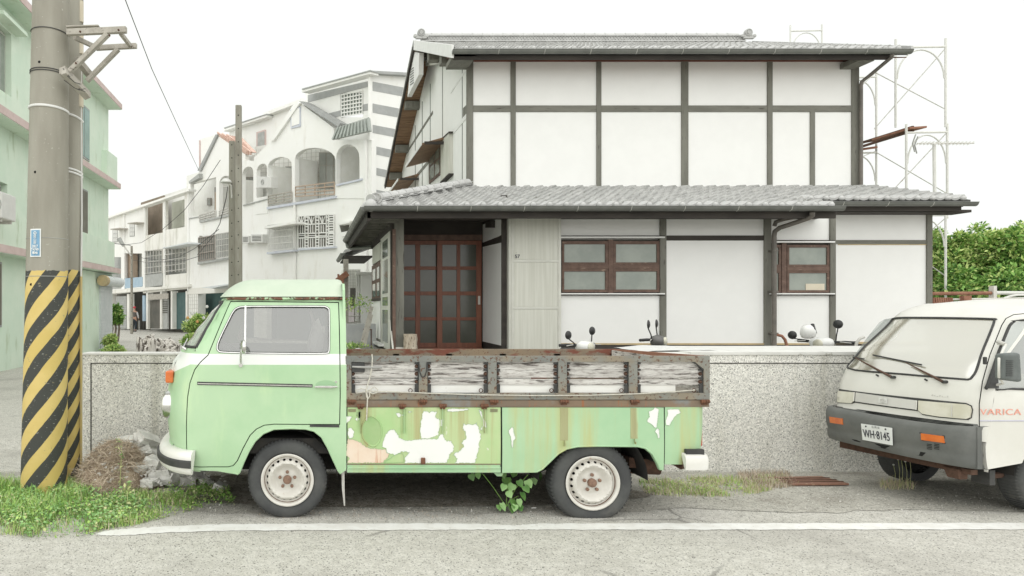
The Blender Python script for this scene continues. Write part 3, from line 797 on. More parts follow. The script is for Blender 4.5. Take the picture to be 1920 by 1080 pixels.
MB().box(-.95, rear_x - .03, TY0 + .10, 2 * TYC - TY0 - .10, .50, .62).build('floor_pan', M['black'], truck)
MB().box(-.35, .12, TY0 + .18, 2 * TYC - TY0 - .18, .80, 1.02).build('seat', M['interior'], truck, bevel=.04)
mb = MB(); mb.hexa([(.10, TY0 + .18, .98), (.22, TY0 + .18, .98), (.22, 2 * TYC - TY0 - .18, .98), (.10, 2 * TYC - TY0 - .18, .98)], [(.18, TY0 + .2, 1.46), (.28, TY0 + .2, 1.46), (.28, 2 * TYC - TY0 - .2, 1.46), (.18, 2 * TYC - TY0 - .2, 1.46)])
mb.build('seat_back', M['interior'], truck, bevel=.03)
cl_ = MB().grid(lambda u, v: (.02 + .10 * u + .02 * math.sin(9 * v), TY0 + .22 + .25 * v + .03 * math.sin(7 * u), 1.62 - .52 * v - .10 * u + .03 * math.sin(11 * u)), 10, 10).build('hanging_cloth', M['white_trim'], truck, smooth=60)
MB().box(-1.0, -.78, TY0 + .30, 2 * TYC - TY0 - .30, 1.10, 1.28).build('dashboard', M['interior'], truck, bevel=.03)
mb = MB(); cw = Vector((-.63, TY0 + .42, 1.30)); ax = Vector((.55, 0, .83)).normalized(); uu = Vector((0, 1, 0)); vv = ax.cross(uu)
mb.tube([cw + (uu * math.cos(a) + vv * math.sin(a)) * .20 for a in [2 * math.pi * k / 24 for k in range(25)]], .011, 6, caps=False)
mb.tube([cw - uu * .2, cw + uu * .2], .009, 6); mb.tube([cw, cw - ax * .35], .02, 8)
mb.build('steering_wheel', M['interior'], truck, smooth=60)
def arch_lining(xc, zc, r, name):
 mb = MB(); n = 20
 pts = [(xc + r * math.cos(math.pi * k / n), zc + r * math.sin(math.pi * k / n)) for k in range(n + 1)]
 mb.add([(x, TY0 + .03, z) for x, z in pts] + [(x, TY0 + .42, z) for x, z in pts], [(i, i + 1, n + 2 + i, n + 1 + i) for i in range(n)])
 mb.add([(x, TY0 + .42, z) for x, z in pts] + [(xc - r, TY0 + .42, .3), (xc + r, TY0 + .42, .3)], [tuple(range(n + 1)) ])
 mb.build(name, M['black'], truck, smooth=40)
arch_lining(-.16, .30, .40, 'wheel_housing')
arch_lining(2.25, .30, .43, 'wheel_housing')
def apron(u, v):
 z = .365 + .035 * v
 return nose(th_e * .2 + (math.pi - .4 * th_e) * u, z, -.012)
MB().grid(apron, 40, 3).build('front_apron', M['mint'], truck, smooth=60)
def ledge(u, v):
 th = .75 + (math.pi - 1.5) * u
 p = nose(th, .545, .002 + .035 * math.sin(math.pi * min(1, v * 1.3) / 2)); p.z = .555 - .03 * v
 return p
MB().grid(ledge, 36, 4).build('front_ledge', M['mint'], truck, smooth=60)
def bump_path(th, off):
 z = .45
 return nose(th, z, off)
sec = [(.035, .545), (.085, .550), (.135, .535), (.150, .505), (.150, .488), (.168, .484), (.170, .430), (.150, .426), (.148, .395), (.120, .372), (.10, .376)]
mb = MB(); mb2 = MB()
ths = [.16 + (math.pi - .32) * k / 48 for k in range(49)]
def sweep(mbx, sc):
 b = len(mbx.v); n = len(sc)
 for th in ths:
  for o, z in sc:
   q = nose(th, .45, o - .015); q.z = z; mbx.v.append(tuple(q))
 for i in range(len(ths) - 1):
  for k in range(n - 1):
   mbx.f.append((b + i * n + k, b + i * n + k + 1, b + (i + 1) * n + k + 1, b + (i + 1) * n + k)); mbx.m.append(0)
 mbx.f.append(tuple(b + k for k in range(n))); mbx.m.append(0)
 e = b + (len(ths) - 1) * n; mbx.f.append(tuple(e + k for k in range(n))); mbx.m.append(0)
sweep(mb, sec[:5] + sec[7:])
bumper = mb.build('front_bumper', M['cream_white'], truck, smooth=50)
sweep(mb2, [(.140, .488), (.160, .486), (.170, .478), (.170, .436), (.160, .428), (.140, .426)])
mb2.build('bumper_rubber_strip', M['rubber'], bumper, smooth=40)
for sgn in (-1, 1):
 hy = TYC + sgn * .58; hz = .865
 th = math.acos(min(1, (abs(hy - TYC) / TW)) ** (NPOW / 2)); hx = nose(th, hz).x
 hl = MB().lathe([(.112, .03), (.112, -.035), (.104, -.05), (.094, -.046)], (hx + .03, hy, hz), (1, 0, 0), 28).build('headlight', M['chrome'], truck, smooth=40)
 MB().lathe([(.0, -.074), (.05, -.068), (.085, -.052), (.096, -.040)], (hx + .03, hy, hz), (1, 0, 0), 28).build('lens', M['headlamp'], hl, smooth=60)
 iy = TYC + sgn * .60; iz = 1.100; th = math.acos((abs(iy - TYC) / TW) ** (NPOW / 2)); ix = nose(th, iz).x
 MB().box(ix - .035, ix + .03, iy - .085 * 1, iy + .085, iz - .048, iz + .048).build('indicator', M['orange'], truck, bevel=.012)
mp = surf_inv(452, 676); base = on_side(*mp)
mb = MB()
mb.tube([base + Vector((0, -.005, -.03)), base + Vector((0, -.03, .0)), base + Vector((.004, -.06, .045)), base + Vector((.012, -.10, .09)), base + Vector((.02, -.12, .13))], .009, 8)
mb.tube([base + Vector((0, .0, -.035)), base + Vector((0, -.028, -.035))], .016, 10)
mir = mb.build('door_mirror', M['chrome'], truck, smooth=50)
mc = base + Vector((.030, -.13, .115))
MB().lathe([(0, -.024), (.03, -.022), (.05, -.012), (.056, .0), (.052, .006)], mc, (.92, .36, 0), 24).build('mirror_shell', M['chrome'], mir, smooth=60)
MB().lathe([(0, .002), (.05, .003)], mc, (.92, .36, 0), 24).build('mirror_face', M['truck_glass'], mir)
for q in ((345, 660), (333, 655)):
 pass
wp = ws_pt(.16, .02, .01)
MB().tube([wp, wp + Vector((-.03, -.0, .02))], .012, 8).tube([wp + Vector((-.02, 0, .02)), ws_pt(.30, .2, .02)], .005, 6).build('wiper', M['chrome'], truck)
# load bed body side
hatch_px = [(651.5, 764), (938.5, 764), (938.5, 869.5), (651.5, 869.5)]
hatch2 = bed(hatch_px)
MB().cdt(hatch2, [], on_bed, step=.06, depth=(0, .02, 0), sub=.05).build('side_hatch', M['mint_hatch'], truck, smooth=50)
sill2 = bed([(651, 871.5), (938, 871.5), (939, 886), (651, 886)])
sill = MB().cdt(sill2, [], on_bed, depth=(0, .03, 0), step=.05, sub=.1).build('side_sill', M['mint_bed'], truck, smooth=50)
strip(sill, 'sill_rib', (652, 876.5), (938, 876.5), .010, .012, M['mint_bed'], ybed)
quarter = [(941.5, 764), (1244.5, 764), (1244.5, 881.5), (1237, 881.5), (1231, 868), (1222, 852), (1210, 842), (1195, 838.5), (1120, 837.5), (1083, 838.5), (1062, 843), (1046, 852), (1030, 868), (1016, 881), (1005, 886), (941.5, 886.5)]
MB().cdt(bed(quarter), [], on_bed, step=.06, depth=(0, .03, 0), sub=.05).build('rear_quarter', M['mint_bed'], truck, smooth=50)
lip = bed([(1006, 885), (1017, 879.5), (1031, 866), (1047, 850.5), (1063, 841.5), (1083, 837.3), (1120, 836.3), (1195, 837), (1210, 840), (1223, 850.5), (1232, 866), (1239, 881)])
MB().tube([on_bed(*q) + Vector((0, .004, 0)) for q in lip], .008, 6).build('arch_lip', M['mint_bed'], truck, smooth=60)
lip = cab(arch_px)
MB().tube([on_side(*q) + Vector((0, .004, 0)) for q in lip], .009, 6).build('arch_lip', M['mint'], truck, smooth=60)
bx0 = surf_inv(1246.5, 800, yfn=ybed)[0]; bx1 = (1321 - CX) * (TY0 + .05) / F
def corner(u, v):
 z = .43 + v * (.885 - .43)
 r = .09
 xe = bx1 - (.035 * (1 - v) ** 3 + .0)
 L = (xe - bx0 - r); arc = r * math.pi / 2; T = L + arc
 d = u * T
 if d < L: return (bx0 + d, ybed(bx0, z), z)
 a = (d - L) / r
 return (xe - r + r * math.sin(a), ybed(bx0, z) + r - r * math.cos(a), z)
MB().grid(corner, 24, 12).build('rear_corner', M['mint_bed'], truck, smooth=60)
MB().box(bx1 - .02, bx1 - .002, TY0 + .10, 2 * TYC - TY0 - .10, .44, .885).build('tail_panel', M['mint_bed'], truck)
MB().box(bx1 - .012, bx1 + .006, TY0 + .085, TY0 + .14, .56, .80).build('tail_lamp', M['red'], truck, bevel=.01)
MB().box(rear_x, bx1 - .02, 2 * TYC - TY0 - .02, 2 * TYC - TY0, .385, .885).build('bed_side', M['mint_bed'], truck)
MB().box(rear_x, bx1 - .02, TY0 + .05, 2 * TYC - TY0 - .03, .86, .885).build('load_floor', M['bed_steel_rusty'], truck)
MB().box(.35, 1.78, TY0 + .06, 2 * TYC - TY0 - .06, .40, .84).build('underfloor_locker', M['black'], truck)
MB().box(2.74, bx1 - .05, TY0 + .06, 2 * TYC - TY0 - .06, .44, .84).build('engine_bay', M['black'], truck)
MB().box(-1.0, 3.2, TYC - .35, TYC + .35, .33, .42).build('chassis', M['black'], truck)
MB().tube([(2.25, TY0 + .2, .30), (2.25, 2 * TYC - TY0 - .2, .30)], .045).build('rear_axle', M['rust_dark'], truck)
MB().tube([(-.157, TY0 + .2, .30), (-.157, 2 * TYC - TY0 - .2, .30)], .04).build('front_axle', M['rust_dark'], truck)
MB().tube([(2.7, TY0 + .45, .36), (2.95, TY0 + .40, .36)], .10, 14).build('silencer', M['rust_dark'], truck, smooth=60)
MB().hexa([(2.62, TY0 + .22, .36), (2.80, TY0 + .22, .345), (2.83, TY0 + .22, .42), (2.62, TY0 + .22, .44)], [(2.62, TY0 + .5, .36), (2.80, TY0 + .5, .345), (2.83, TY0 + .5, .42), (2.62, TY0 + .5, .44)]).build('rear_bracket', M['rust_dark'], truck)
MB().hexa([(2.86, TY0 + .10, .425), (3.07, TY0 + .1, .425), (2.98, TY0 + .1, .37), (2.93, TY0 + .1, .40)], [(2.86, TY0 + .13, .425), (3.07, TY0 + .13, .425), (2.98, TY0 + .13, .37), (2.93, TY0 + .13, .40)]).build('valance_tongue', M['rust_dark'], truck)
MB().tube([W(643, 884, 5.50), W(643.5, 915, 5.50), W(646, 948, 5.49)], [.014, .012, .006], 6).build('flap_iron', M['steel'], truck)
MB().hexa([W(926, 887, 5.5), W(944, 887, 5.5), W(941, 893, 5.5), W(932, 893, 5.5)], [W(926, 887, 5.56), W(944, 887, 5.56), W(941, 893, 5.56), W(932, 893, 5.56)]).build('jacking_point', M['mint_bed'], truck)
oval = smooth_loop(bed([(694, 780), (708, 787), (715.5, 803), (714, 820), (706, 834), (697, 836), (685, 828), (679, 815), (678.5, 800), (684, 788)]), 4)
MB().tube([on_bed(*q) + Vector((0, -.001, 0)) for q in oval + oval[:1]], .0065, 6, caps=False).build('filler_cover_rim', M['mint_hatch'], truck, smooth=60)
MB().cdt(oval, [], lambda x, z: on_bed(x, z) + Vector((0, -.0022, 0))).build('filler_cover', mat('olive_filler_cover', (.30, .47, .20), (.36, .50, .24), scale=4, rough=.5), truck)
for x0 in (752, 762, 825, 834, 905, 914, 671):
 strip(truck, 'hatch_rib', (x0, 766), (x0, 812 if x0 > 690 else 800), .006, .007, M['mint_hatch'], ybed)
for x0 in (653, 919):
 for dy in range(3): strip(truck, 'hatch_louvre', (x0, 767.5 + dy * 2.1), (x0 + 14, 767.5 + dy * 2.1), .004, .005, M['bed_lip'], ybed)
strip(truck, 'hatch_shut_line', (940.2, 764), (940.2, 886), .004, .003, M['gap'], ybed)
strip(truck, 'corner_shut_line', (1245.7, 764), (1245.2, 881), .003, .003, M['gap'], ybed)
strip(truck, 'hatch_lower_edge', (651, 870.3), (939, 870.3), .006, .004, M['bed_lip'], ybed)
c = on_bed(*surf_inv(793, 863, yfn=ybed))
MB().box(c.x - .017, c.x + .017, c.y - .02, c.y + .002, c.z - .028, c.z + .022).build('hatch_latch', M['hinge_rust'], truck, bevel=.006)
# peeled paint: real flakes' edges standing proud of bare primer
def rough_loop(pts, amp, n, seed):
 out = []
 m = len(pts)
 for i in range(m):
  a = Vector(pts[i]); b = Vector(pts[(i + 1) % m]); e = b - a; nn = Vector((-e.y, e.x)).normalized() if e.length > 0 else Vector((0, 0))
  k_ = max(1, int(e.length / n))
  for k in range(k_):
   q = a + e * k / k_
   s = 0 if k == 0 else amp * (noise.noise(Vector((q.x * .35 + seed, q.y * .35, seed))) * 2.2)
   out.append(tuple(q + nn * s))
 return out
def peel(pts, m='peel_white', seed=0.0, amp=1.3):
 lp = bed(rough_loop(pts, amp, 2.0, seed))
 o = MB().cdt(lp, [], lambda x, z: on_bed(x, z) + Vector((0, -.0016, 0))).build('bare_patch', M[m], truck)
 mb = MB(); n = len(lp); inn = shrink(lp, .0022)
 a = [on_bed(*q) + Vector((0, -.0012, 0)) for q in lp]; b = [on_bed(*q) + Vector((0, -.0042, 0)) for q in inn]
 mb.add(a + b, [(i, (i + 1) % n, n + (i + 1) % n, n + i) for i in range(n)])
 mb.build('flake_edge', M['peel_edge'], o)
def cz(l): return [(640 + x / 2.743, 640 + y / 2.743) for x, y in l]
def cw_(l): return [(640 + x / 2.667, 620 + y / 2.667) for x, y in l]
peel(cw_([(408, 404), (425, 402), (440, 410), (450, 402), (478, 404), (470, 430), (480, 440), (512, 445), (508, 470), (490, 490), (485, 520), (440, 540), (398, 540), (392, 500), (398, 450)]), seed=1)
peel(cw_([(262, 492), (278, 510), (290, 535), (320, 548), (352, 548), (392, 540), (440, 540), (480, 540), (492, 520), (508, 512), (518, 545), (552, 552), (562, 575), (560, 600), (548, 610), (538, 632), (528, 662), (316, 662), (318, 632), (342, 606), (305, 605), (262, 622), (228, 612), (224, 590), (202, 580), (212, 545), (222, 515), (240, 497)]), seed=2)
peel(cw_([(612, 462), (624, 470), (640, 466), (656, 470), (664, 466), (676, 458), (684, 478), (700, 536), (690, 560), (686, 600), (676, 628), (668, 662), (566, 662), (580, 640), (556, 622), (572, 608), (592, 600), (612, 580), (600, 560), (622, 540), (620, 505), (604, 490)]), seed=3)
peel(cw_([(30, 540), (60, 542), (100, 560), (124, 582), (160, 590), (220, 592), (240, 620), (226, 640), (206, 662), (24, 662), (40, 640), (22, 620), (26, 590)]), 'peel_rust', 4)
peel(cw_([(34, 488), (50, 484), (66, 505), (58, 535), (40, 540), (30, 515)]), seed=5, amp=.8)
peel(cw_([(20, 428), (56, 426), (44, 450), (24, 466)]), seed=6, amp=.8)
peel(cw_([(68, 440), (82, 428), (78, 406), (100, 404), (92, 440), (80, 456)]), seed=7, amp=.6)
peel(cw_([(78, 406), (96, 404), (100, 426), (88, 440), (76, 428)]), 'rust_dark', 8, amp=.5)
peel(cw_([(272, 410), (290, 410), (300, 418), (322, 420), (300, 426), (284, 434), (276, 422)]), seed=9, amp=.5)
peel(cw_([(332, 403), (352, 402), (352, 408), (338, 411)]), seed=10, amp=.3)
peel(cw_([(526, 392), (560, 388), (596, 390), (632, 388), (636, 396), (600, 402), (560, 406), (530, 404)]), seed=11, amp=.6)
peel(cw_([(686, 392), (700, 402), (712, 440), (722, 452), (728, 486), (712, 480), (700, 500), (694, 492), (706, 470), (700, 436), (690, 410)]), seed=12, amp=.5)
peel(cw_([(836, 496), (850, 482), (860, 486), (864, 512), (872, 538), (862, 548), (858, 584), (852, 586), (848, 560), (846, 530), (836, 512)]), seed=13, amp=.5)
peel(cw_([(1536, 404), (1558, 394), (1566, 382), (1588, 392), (1582, 440), (1578, 482), (1566, 486), (1552, 470), (1530, 458), (1528, 446), (1540, 430)]), seed=14, amp=.7)
peel(cw_([(1572, 494), (1582, 486), (1590, 500), (1592, 536), (1582, 540), (1578, 520), (1566, 505)]), seed=15, amp=.4)
peel(cw_([(1628, 396), (1652, 392), (1690, 392), (1696, 412), (1676, 420), (1654, 450), (1640, 476), (1622, 474), (1620, 448), (1630, 420)]), seed=16, amp=.7)
peel(cw_([(240, 640), (262, 624), (300, 610), (312, 622), (312, 660), (212, 662)]), 'mint_hatch', 17, amp=.5)
# steel lip round the load floor
GY = TY0 + .002               # face of the dropside
def bz(py, D=GY): return EYE + (CY - py) * D / F
def bx(px, D=GY): return (px - CX) * D / F
x0g, x1g = bx(648), bx(1331)
FY = GY + 1.655               # far dropside face
MB().box(x0g, x1g, GY + .006, GY + .05, bz(763.5), bz(750.5)).build('bed_lip', M['bed_lip'], truck, bevel=.003)
MB().box(x1g - .04, x1g, GY + .05, FY, bz(763.5), bz(750.5)).build('bed_lip', M['bed_lip'], truck, bevel=.003)
def hinge(px, py, w=22):
 x = bx(px); z = bz(py); mb = MB(); hw = w / 2 * GY / F
 mb.tube([(x - hw, GY - .010, z), (x + hw, GY - .010, z)], .010, 8)
 for t in (-.9, -.35, .35, .9): mb.tube([(x + hw * t - .006, GY - .010, z), (x + hw * t + .006, GY - .010, z)], .0145, 8)
 mb.box(x - hw * .8, x + hw * .8, GY - .002, GY + .008, z - .028, z + .014)
 mb.build('hinge', M['hinge_rust'], truck, smooth=40)
for px in (659, 792.5, 925.5, 1057.5, 1189.5, 1321): hinge(px, 752.5, 14)
for px in (676, 754, 830, 908): hinge(px, 760.5, 12)
M['run'] = mat('brown_rust_run', (.34, .33, .17), (.44, .46, .25), scale=4, rough=.6, stretch=(4, 1, .2), c3=(.42, .62, .36), s3=3, t3=(.52, .62), stretch3=(3, 1, .3))
for px in (1057.5, 1189.5):
 strip(truck, 'rust_run', (px, 765), (px, 836 if px < 1100 else 832), .062, .003, M['run'], ybed)
for px in (676, 757, 829, 908): strip(truck, 'rust_run', (px, 765), (px, 812), .040, .0025, M['run'], ybed)
# dropside: welded frame of angle iron, posts, bolted planks
def dropside(Y, sgn, rust):
 d = thing_part
 m = M['bed_steel_rusty'] if rust else M['bed_steel']
 t = .012 * sgn
 def b(xa, xb, ya, yb, za, zb, name, mm=m, bev=.002):
  return MB().box(xa, xb, min(ya, yb), max(ya, yb), za, zb).build(name, mm, truck, bevel=bev)
 zt, zt2, zb2, zb1 = bz(667.5), bz(678.5), bz(737), bz(749.5)
 b(x0g, x1g, Y, Y + .035 * sgn, zt2, zt, 'top_rail', M['bed_steel_rusty'] if rust else m)
 b(x0g, x1g, Y, Y + .035 * sgn, zb1, zb2, 'bottom_rail')
 b(x0g, bx(659), Y - .001 * sgn, Y + .034 * sgn, zb2, zt2, 'end_post', M['bed_steel'])
 b(bx(1320), x1g, Y - .001 * sgn, Y + .034 * sgn, zb2, zt2, 'end_post', M['bed_steel'])
 for px in (793.5, 923.3, 1055, 1187.5):
  b(bx(px - 8), bx(px + 8), Y - .001 * sgn, Y + .030 * sgn, zb2, zt2, 'post', m)
 return zt, zt2, zb2, zb1
thing_part = None
zt, zt2, zb2, zb1 = dropside(GY, 1, False)
drop = -.045
def far_rail(name, xa, xb, ya, yb, za, zb_): MB().box(xa, xb, ya, yb, za + drop, zb_ + drop).build(name, M['bed_steel_rusty'], truck, bevel=.002)
far_rail('top_rail', x0g, x1g, FY, FY + .035, bz(688), bz(667.5))
far_rail('bottom_rail', x0g, x1g, FY, FY + .035, zb1, zb2)
for px in (655, 793.5, 923.3, 1055, 1187.5, 1325): far_rail('post', bx(px - 8), bx(px + 8), FY, FY + .034, zb2, zt2)
MB().box(x0g + .03, x1g - .03, FY - .026, FY - .004, zb2 - .02, zb2 + .082).build('far_board', M['white_plank'], truck)
for i in range(1): MB().box(x0g + .03, x1g - .03, FY - .024, FY - .003, zb2 + .10 + i * .085 + drop, zb2 + .18 + i * .085 + drop).build('far_board', M['grey_plank'], truck)
a0 = Vector((x1g - .02, GY + .02, 0)); a1 = Vector((x1g - .02, FY + .03, 0))
mb = MB(); mb.hexa([a0 + Vector((-.02, 0, zt2)), a0 + Vector((.02, 0, zt2)), a0 + Vector((.02, 0, zt)), a0 + Vector((-.02, 0, zt))], [a1 + Vector((-.02, 0, zt2 + drop)), a1 + Vector((.02, 0, zt2 + drop)), a1 + Vector((.02, 0, zt + drop)), a1 + Vector((-.02, 0, zt + drop))])
mb.build('tail_top_rail', M['rust'], truck)
MB().box(x1g - .035, x1g - .005, GY + .04, FY, zb1, zb2).build('tail_bottom_rail', M['bed_steel_rusty'], truck)
for i in range(3): MB().box(x1g - .05, x1g - .028, GY + .06, FY - .02, zb2 + .02 + i * .082 - .02, zb2 + .092 + i * .082 - .02).build('tail_board', M['grey_plank'], truck)
rows = [(679.5, 693.6), (694.4, 708.2), (711.6, 722.3)]
bays = [(661, 785), (802, 914), (932, 1046), (1064, 1179), (1197, 1317)]
for i, (a, b_) in enumerate(rows):
 za, zc = bz(b_), bz(a)
 mb = MB(); n = 60
 xs_ = [x0g + .03 + (x1g - x0g - .06) * k / n for k in range(n + 1)]
 fr = [(x, GY + .030 + .002 * smoothnoise((x, i * 5, 0), 2), 0) for x in xs_]
 lo = [za + .003 * smoothnoise((x, i * 7 + 3, 0), 1.5) - (0.002 if i == 1 else 0) for x in xs_]
 hi = [zc + .003 * smoothnoise((x, i * 7 + 9, 0), 1.5) for x in xs_]
 vs = []
 for k in range(n + 1):
  x, y, _ = fr[k]
  vs += [(x, y, lo[k]), (x, y, hi[k]), (x, y + .022, hi[k]), (x, y + .022, lo[k])]
 fs = []
 for k in range(n):
  q = 4 * k
  for e in range(4):
   f = (e + 1) % 4; fs.append((q + e, q + f, q + 4 + f, q + 4 + e))
 mb.add(vs, fs + [(0, 1, 2, 3), (4 * n + 3, 4 * n + 2, 4 * n + 1, 4 * n)])
 mb.build('plank', M['grey_plank'], truck)
MB().box(x0g + .05, x1g - .25, GY + .036, GY + .050, bz(740), bz(723)).build('white_board', M['white_plank'], truck)
MB().box(x0g + .04, bx(1000), GY + .054, GY + .066, bz(713), bz(706)).build('white_board', M['white_plank'], truck)
mb = MB(); mb.hexa([(x1g - .25, GY + .075, bz(739)), (x1g - .06, GY + .075, bz(739)), (x1g - .06, GY + .075, bz(734)), (x1g - .25, GY + .075, bz(726))], [(x1g - .25, GY + .095, bz(739)), (x1g - .06, GY + .095, bz(739)), (x1g - .06, GY + .095, bz(734)), (x1g - .25, GY + .095, bz(726))])
mb.build('broken_board', M['grey_wood'], truck)
for px, sides in ((659, (1,)), (793.5, (-1, 1)), (923.3, (-1, 1)), (1055, (-1, 1)), (1187.5, (-1, 1)), (1320, (-1,))):
 for sd in sides:
  xa = bx(px + sd * 8 if px not in (659, 1320) else px); xb = xa + sd * .030
  mb = MB(); mb.box(min(xa, xb), max(xa, xb), GY + .012, GY + .020, zb2, zb2 + .055)
  for pyt, pyb in ((680, 683), (692, 695.5), (708, 711), (721, 724)):
   mb.box(min(xa, xb), max(xa, xb), GY + .010, GY + .028, bz(pyb), bz(pyt))
  mb.box(min(xa, xa + sd * .007), max(xa, xa + sd * .007), GY + .014, GY + .019, zb2 + .01, bz(681)); mb.build('plank_clamp', M['rubber'], truck)
  for py in (687.5, 701.5, 716.5):
   xc = xa + sd * .014
   MB().lathe([(0, -.016), (.007, -.015), (.0105, -.008), (.0115, 0), (.016, .001), (.016, .004)], (xc, GY + .027, bz(py)), (0, 1, 0), 10).build('bolt', M['rust_dark'], truck, smooth=40)
MB().prism([(bx(1296), GY + .004, zt2), (bx(1305), GY + .004, zt2), (bx(1320), GY + .004, bz(690.5)), (bx(1320), GY + .004, bz(696)), (bx(1306), GY + .004, bz(682.5))], (0, .012, 0)).build('corner_gusset', M['rubber'], truck)
MB().prism([(bx(1303), GY + .001, zt2), (bx(1320), GY + .001, bz(692)), (bx(1321), GY + .001, zt2)], (0, .012, 0)).build('corner_gusset', M['bed_steel'], truck)
lp = [Vector((bx(x), GY - .006, bz(y))) for x, y in ((785.5, 679), (785.8, 690), (787, 698), (790, 705), (793.5, 707), (797, 704), (799.5, 696), (800, 688), (800.3, 679))]
MB().tube(lp, .004, 6).build('rubber_loop', M['rubber'], truck, smooth=60)
for px in (770, 902.5, 1035, 1166.5, 1302.5):
 c = Vector((bx(px), GY + .012, bz(732.5)))
 MB().tube([c + Vector((math.cos(a) * .0145, 0, math.sin(a) * .0145)) for a in [2 * math.pi * k / 16 for k in range(17)]], .0032, 6, caps=False).tube([c + Vector((0, 0, -.0145)), c + Vector((0, 0, -.03))], .003, 6).build('eye_ring', M['rust_dark'], truck, smooth=60)
MB().box(bx(664), bx(692), GY - .004, GY + .012, bz(679), bz(671)).build('latch_plate', M['bed_steel'], truck, bevel=.002)
MB().box(bx(660), bx(684), GY + .000, GY + .018, bz(698), bz(680)).build('latch_body', M['rubber'], truck, bevel=.003)
MB().tube([(bx(660), GY - .008, bz(687.5)), (bx(700), GY - .008, bz(689)), (bx(716), GY - .008, bz(688.5))], [.007, .012, .008], 8).build('latch_handle', M['interior'], truck, smooth=60)
MB().lathe([(0, -.008), (.008, -.006), (.010, 0)], (bx(653.5), GY, bz(692.5)), (0, 1, 0), 10).build('bolt', M['bed_steel'], truck, smooth=50)
rb = MB(); bxr = (1285 - CX) * 5.38 / F
path = [(bxr, GY - .035), (bxr + .13, GY - .035), (bxr + .175, GY - .02), (bxr + .195, GY + .02), (bxr + .195, GY + .2), (bxr + .195, FY - .05), (bxr + .17, FY + .05), (bxr, FY + .06)]
def rsec(p, q, t):
 d = (Vector(q) - Vector(p)).normalized(); nrm = Vector((d.y, -d.x)); return nrm
vs = []; fs = []
zz = [(.0, .395), (.012, .400), (.016, .44), (.016, .485), (.004, .512), (-.06, .528)]
for i, p in enumerate(path):
 a = path[max(0, i - 1)]; b_ = path[min(len(path) - 1, i + 1)]
 nrm = rsec(a, b_, 0)
 for o, z in zz: vs.append((p[0] + nrm.x * o, p[1] + nrm.y * o, z))
k = len(zz)
for i in range(len(path) - 1):
 for j in range(k - 1): fs.append((i * k + j, i * k + j + 1, (i + 1) * k + j + 1, (i + 1) * k + j))
rb.add(vs, fs + [tuple(range(k))]); rb.build('rear_bumper', M['cream_white'], truck, smooth=40)
MB().box(bxr + .01, bxr + .15, GY - .030, GY + .1, .40, .50).build('bumper_iron', M['rust_dark'], truck)
MB().box(bxr + .02, bxr + .16, GY - .02, GY + .02, .515, .555).build('bumper_mount', M['rubber'], truck)
M['hub_rust'] = mat('dull_rusty_hub', (.27, .17, .12), (.20, .12, .085), scale=40, rough=.8, bump=.3)
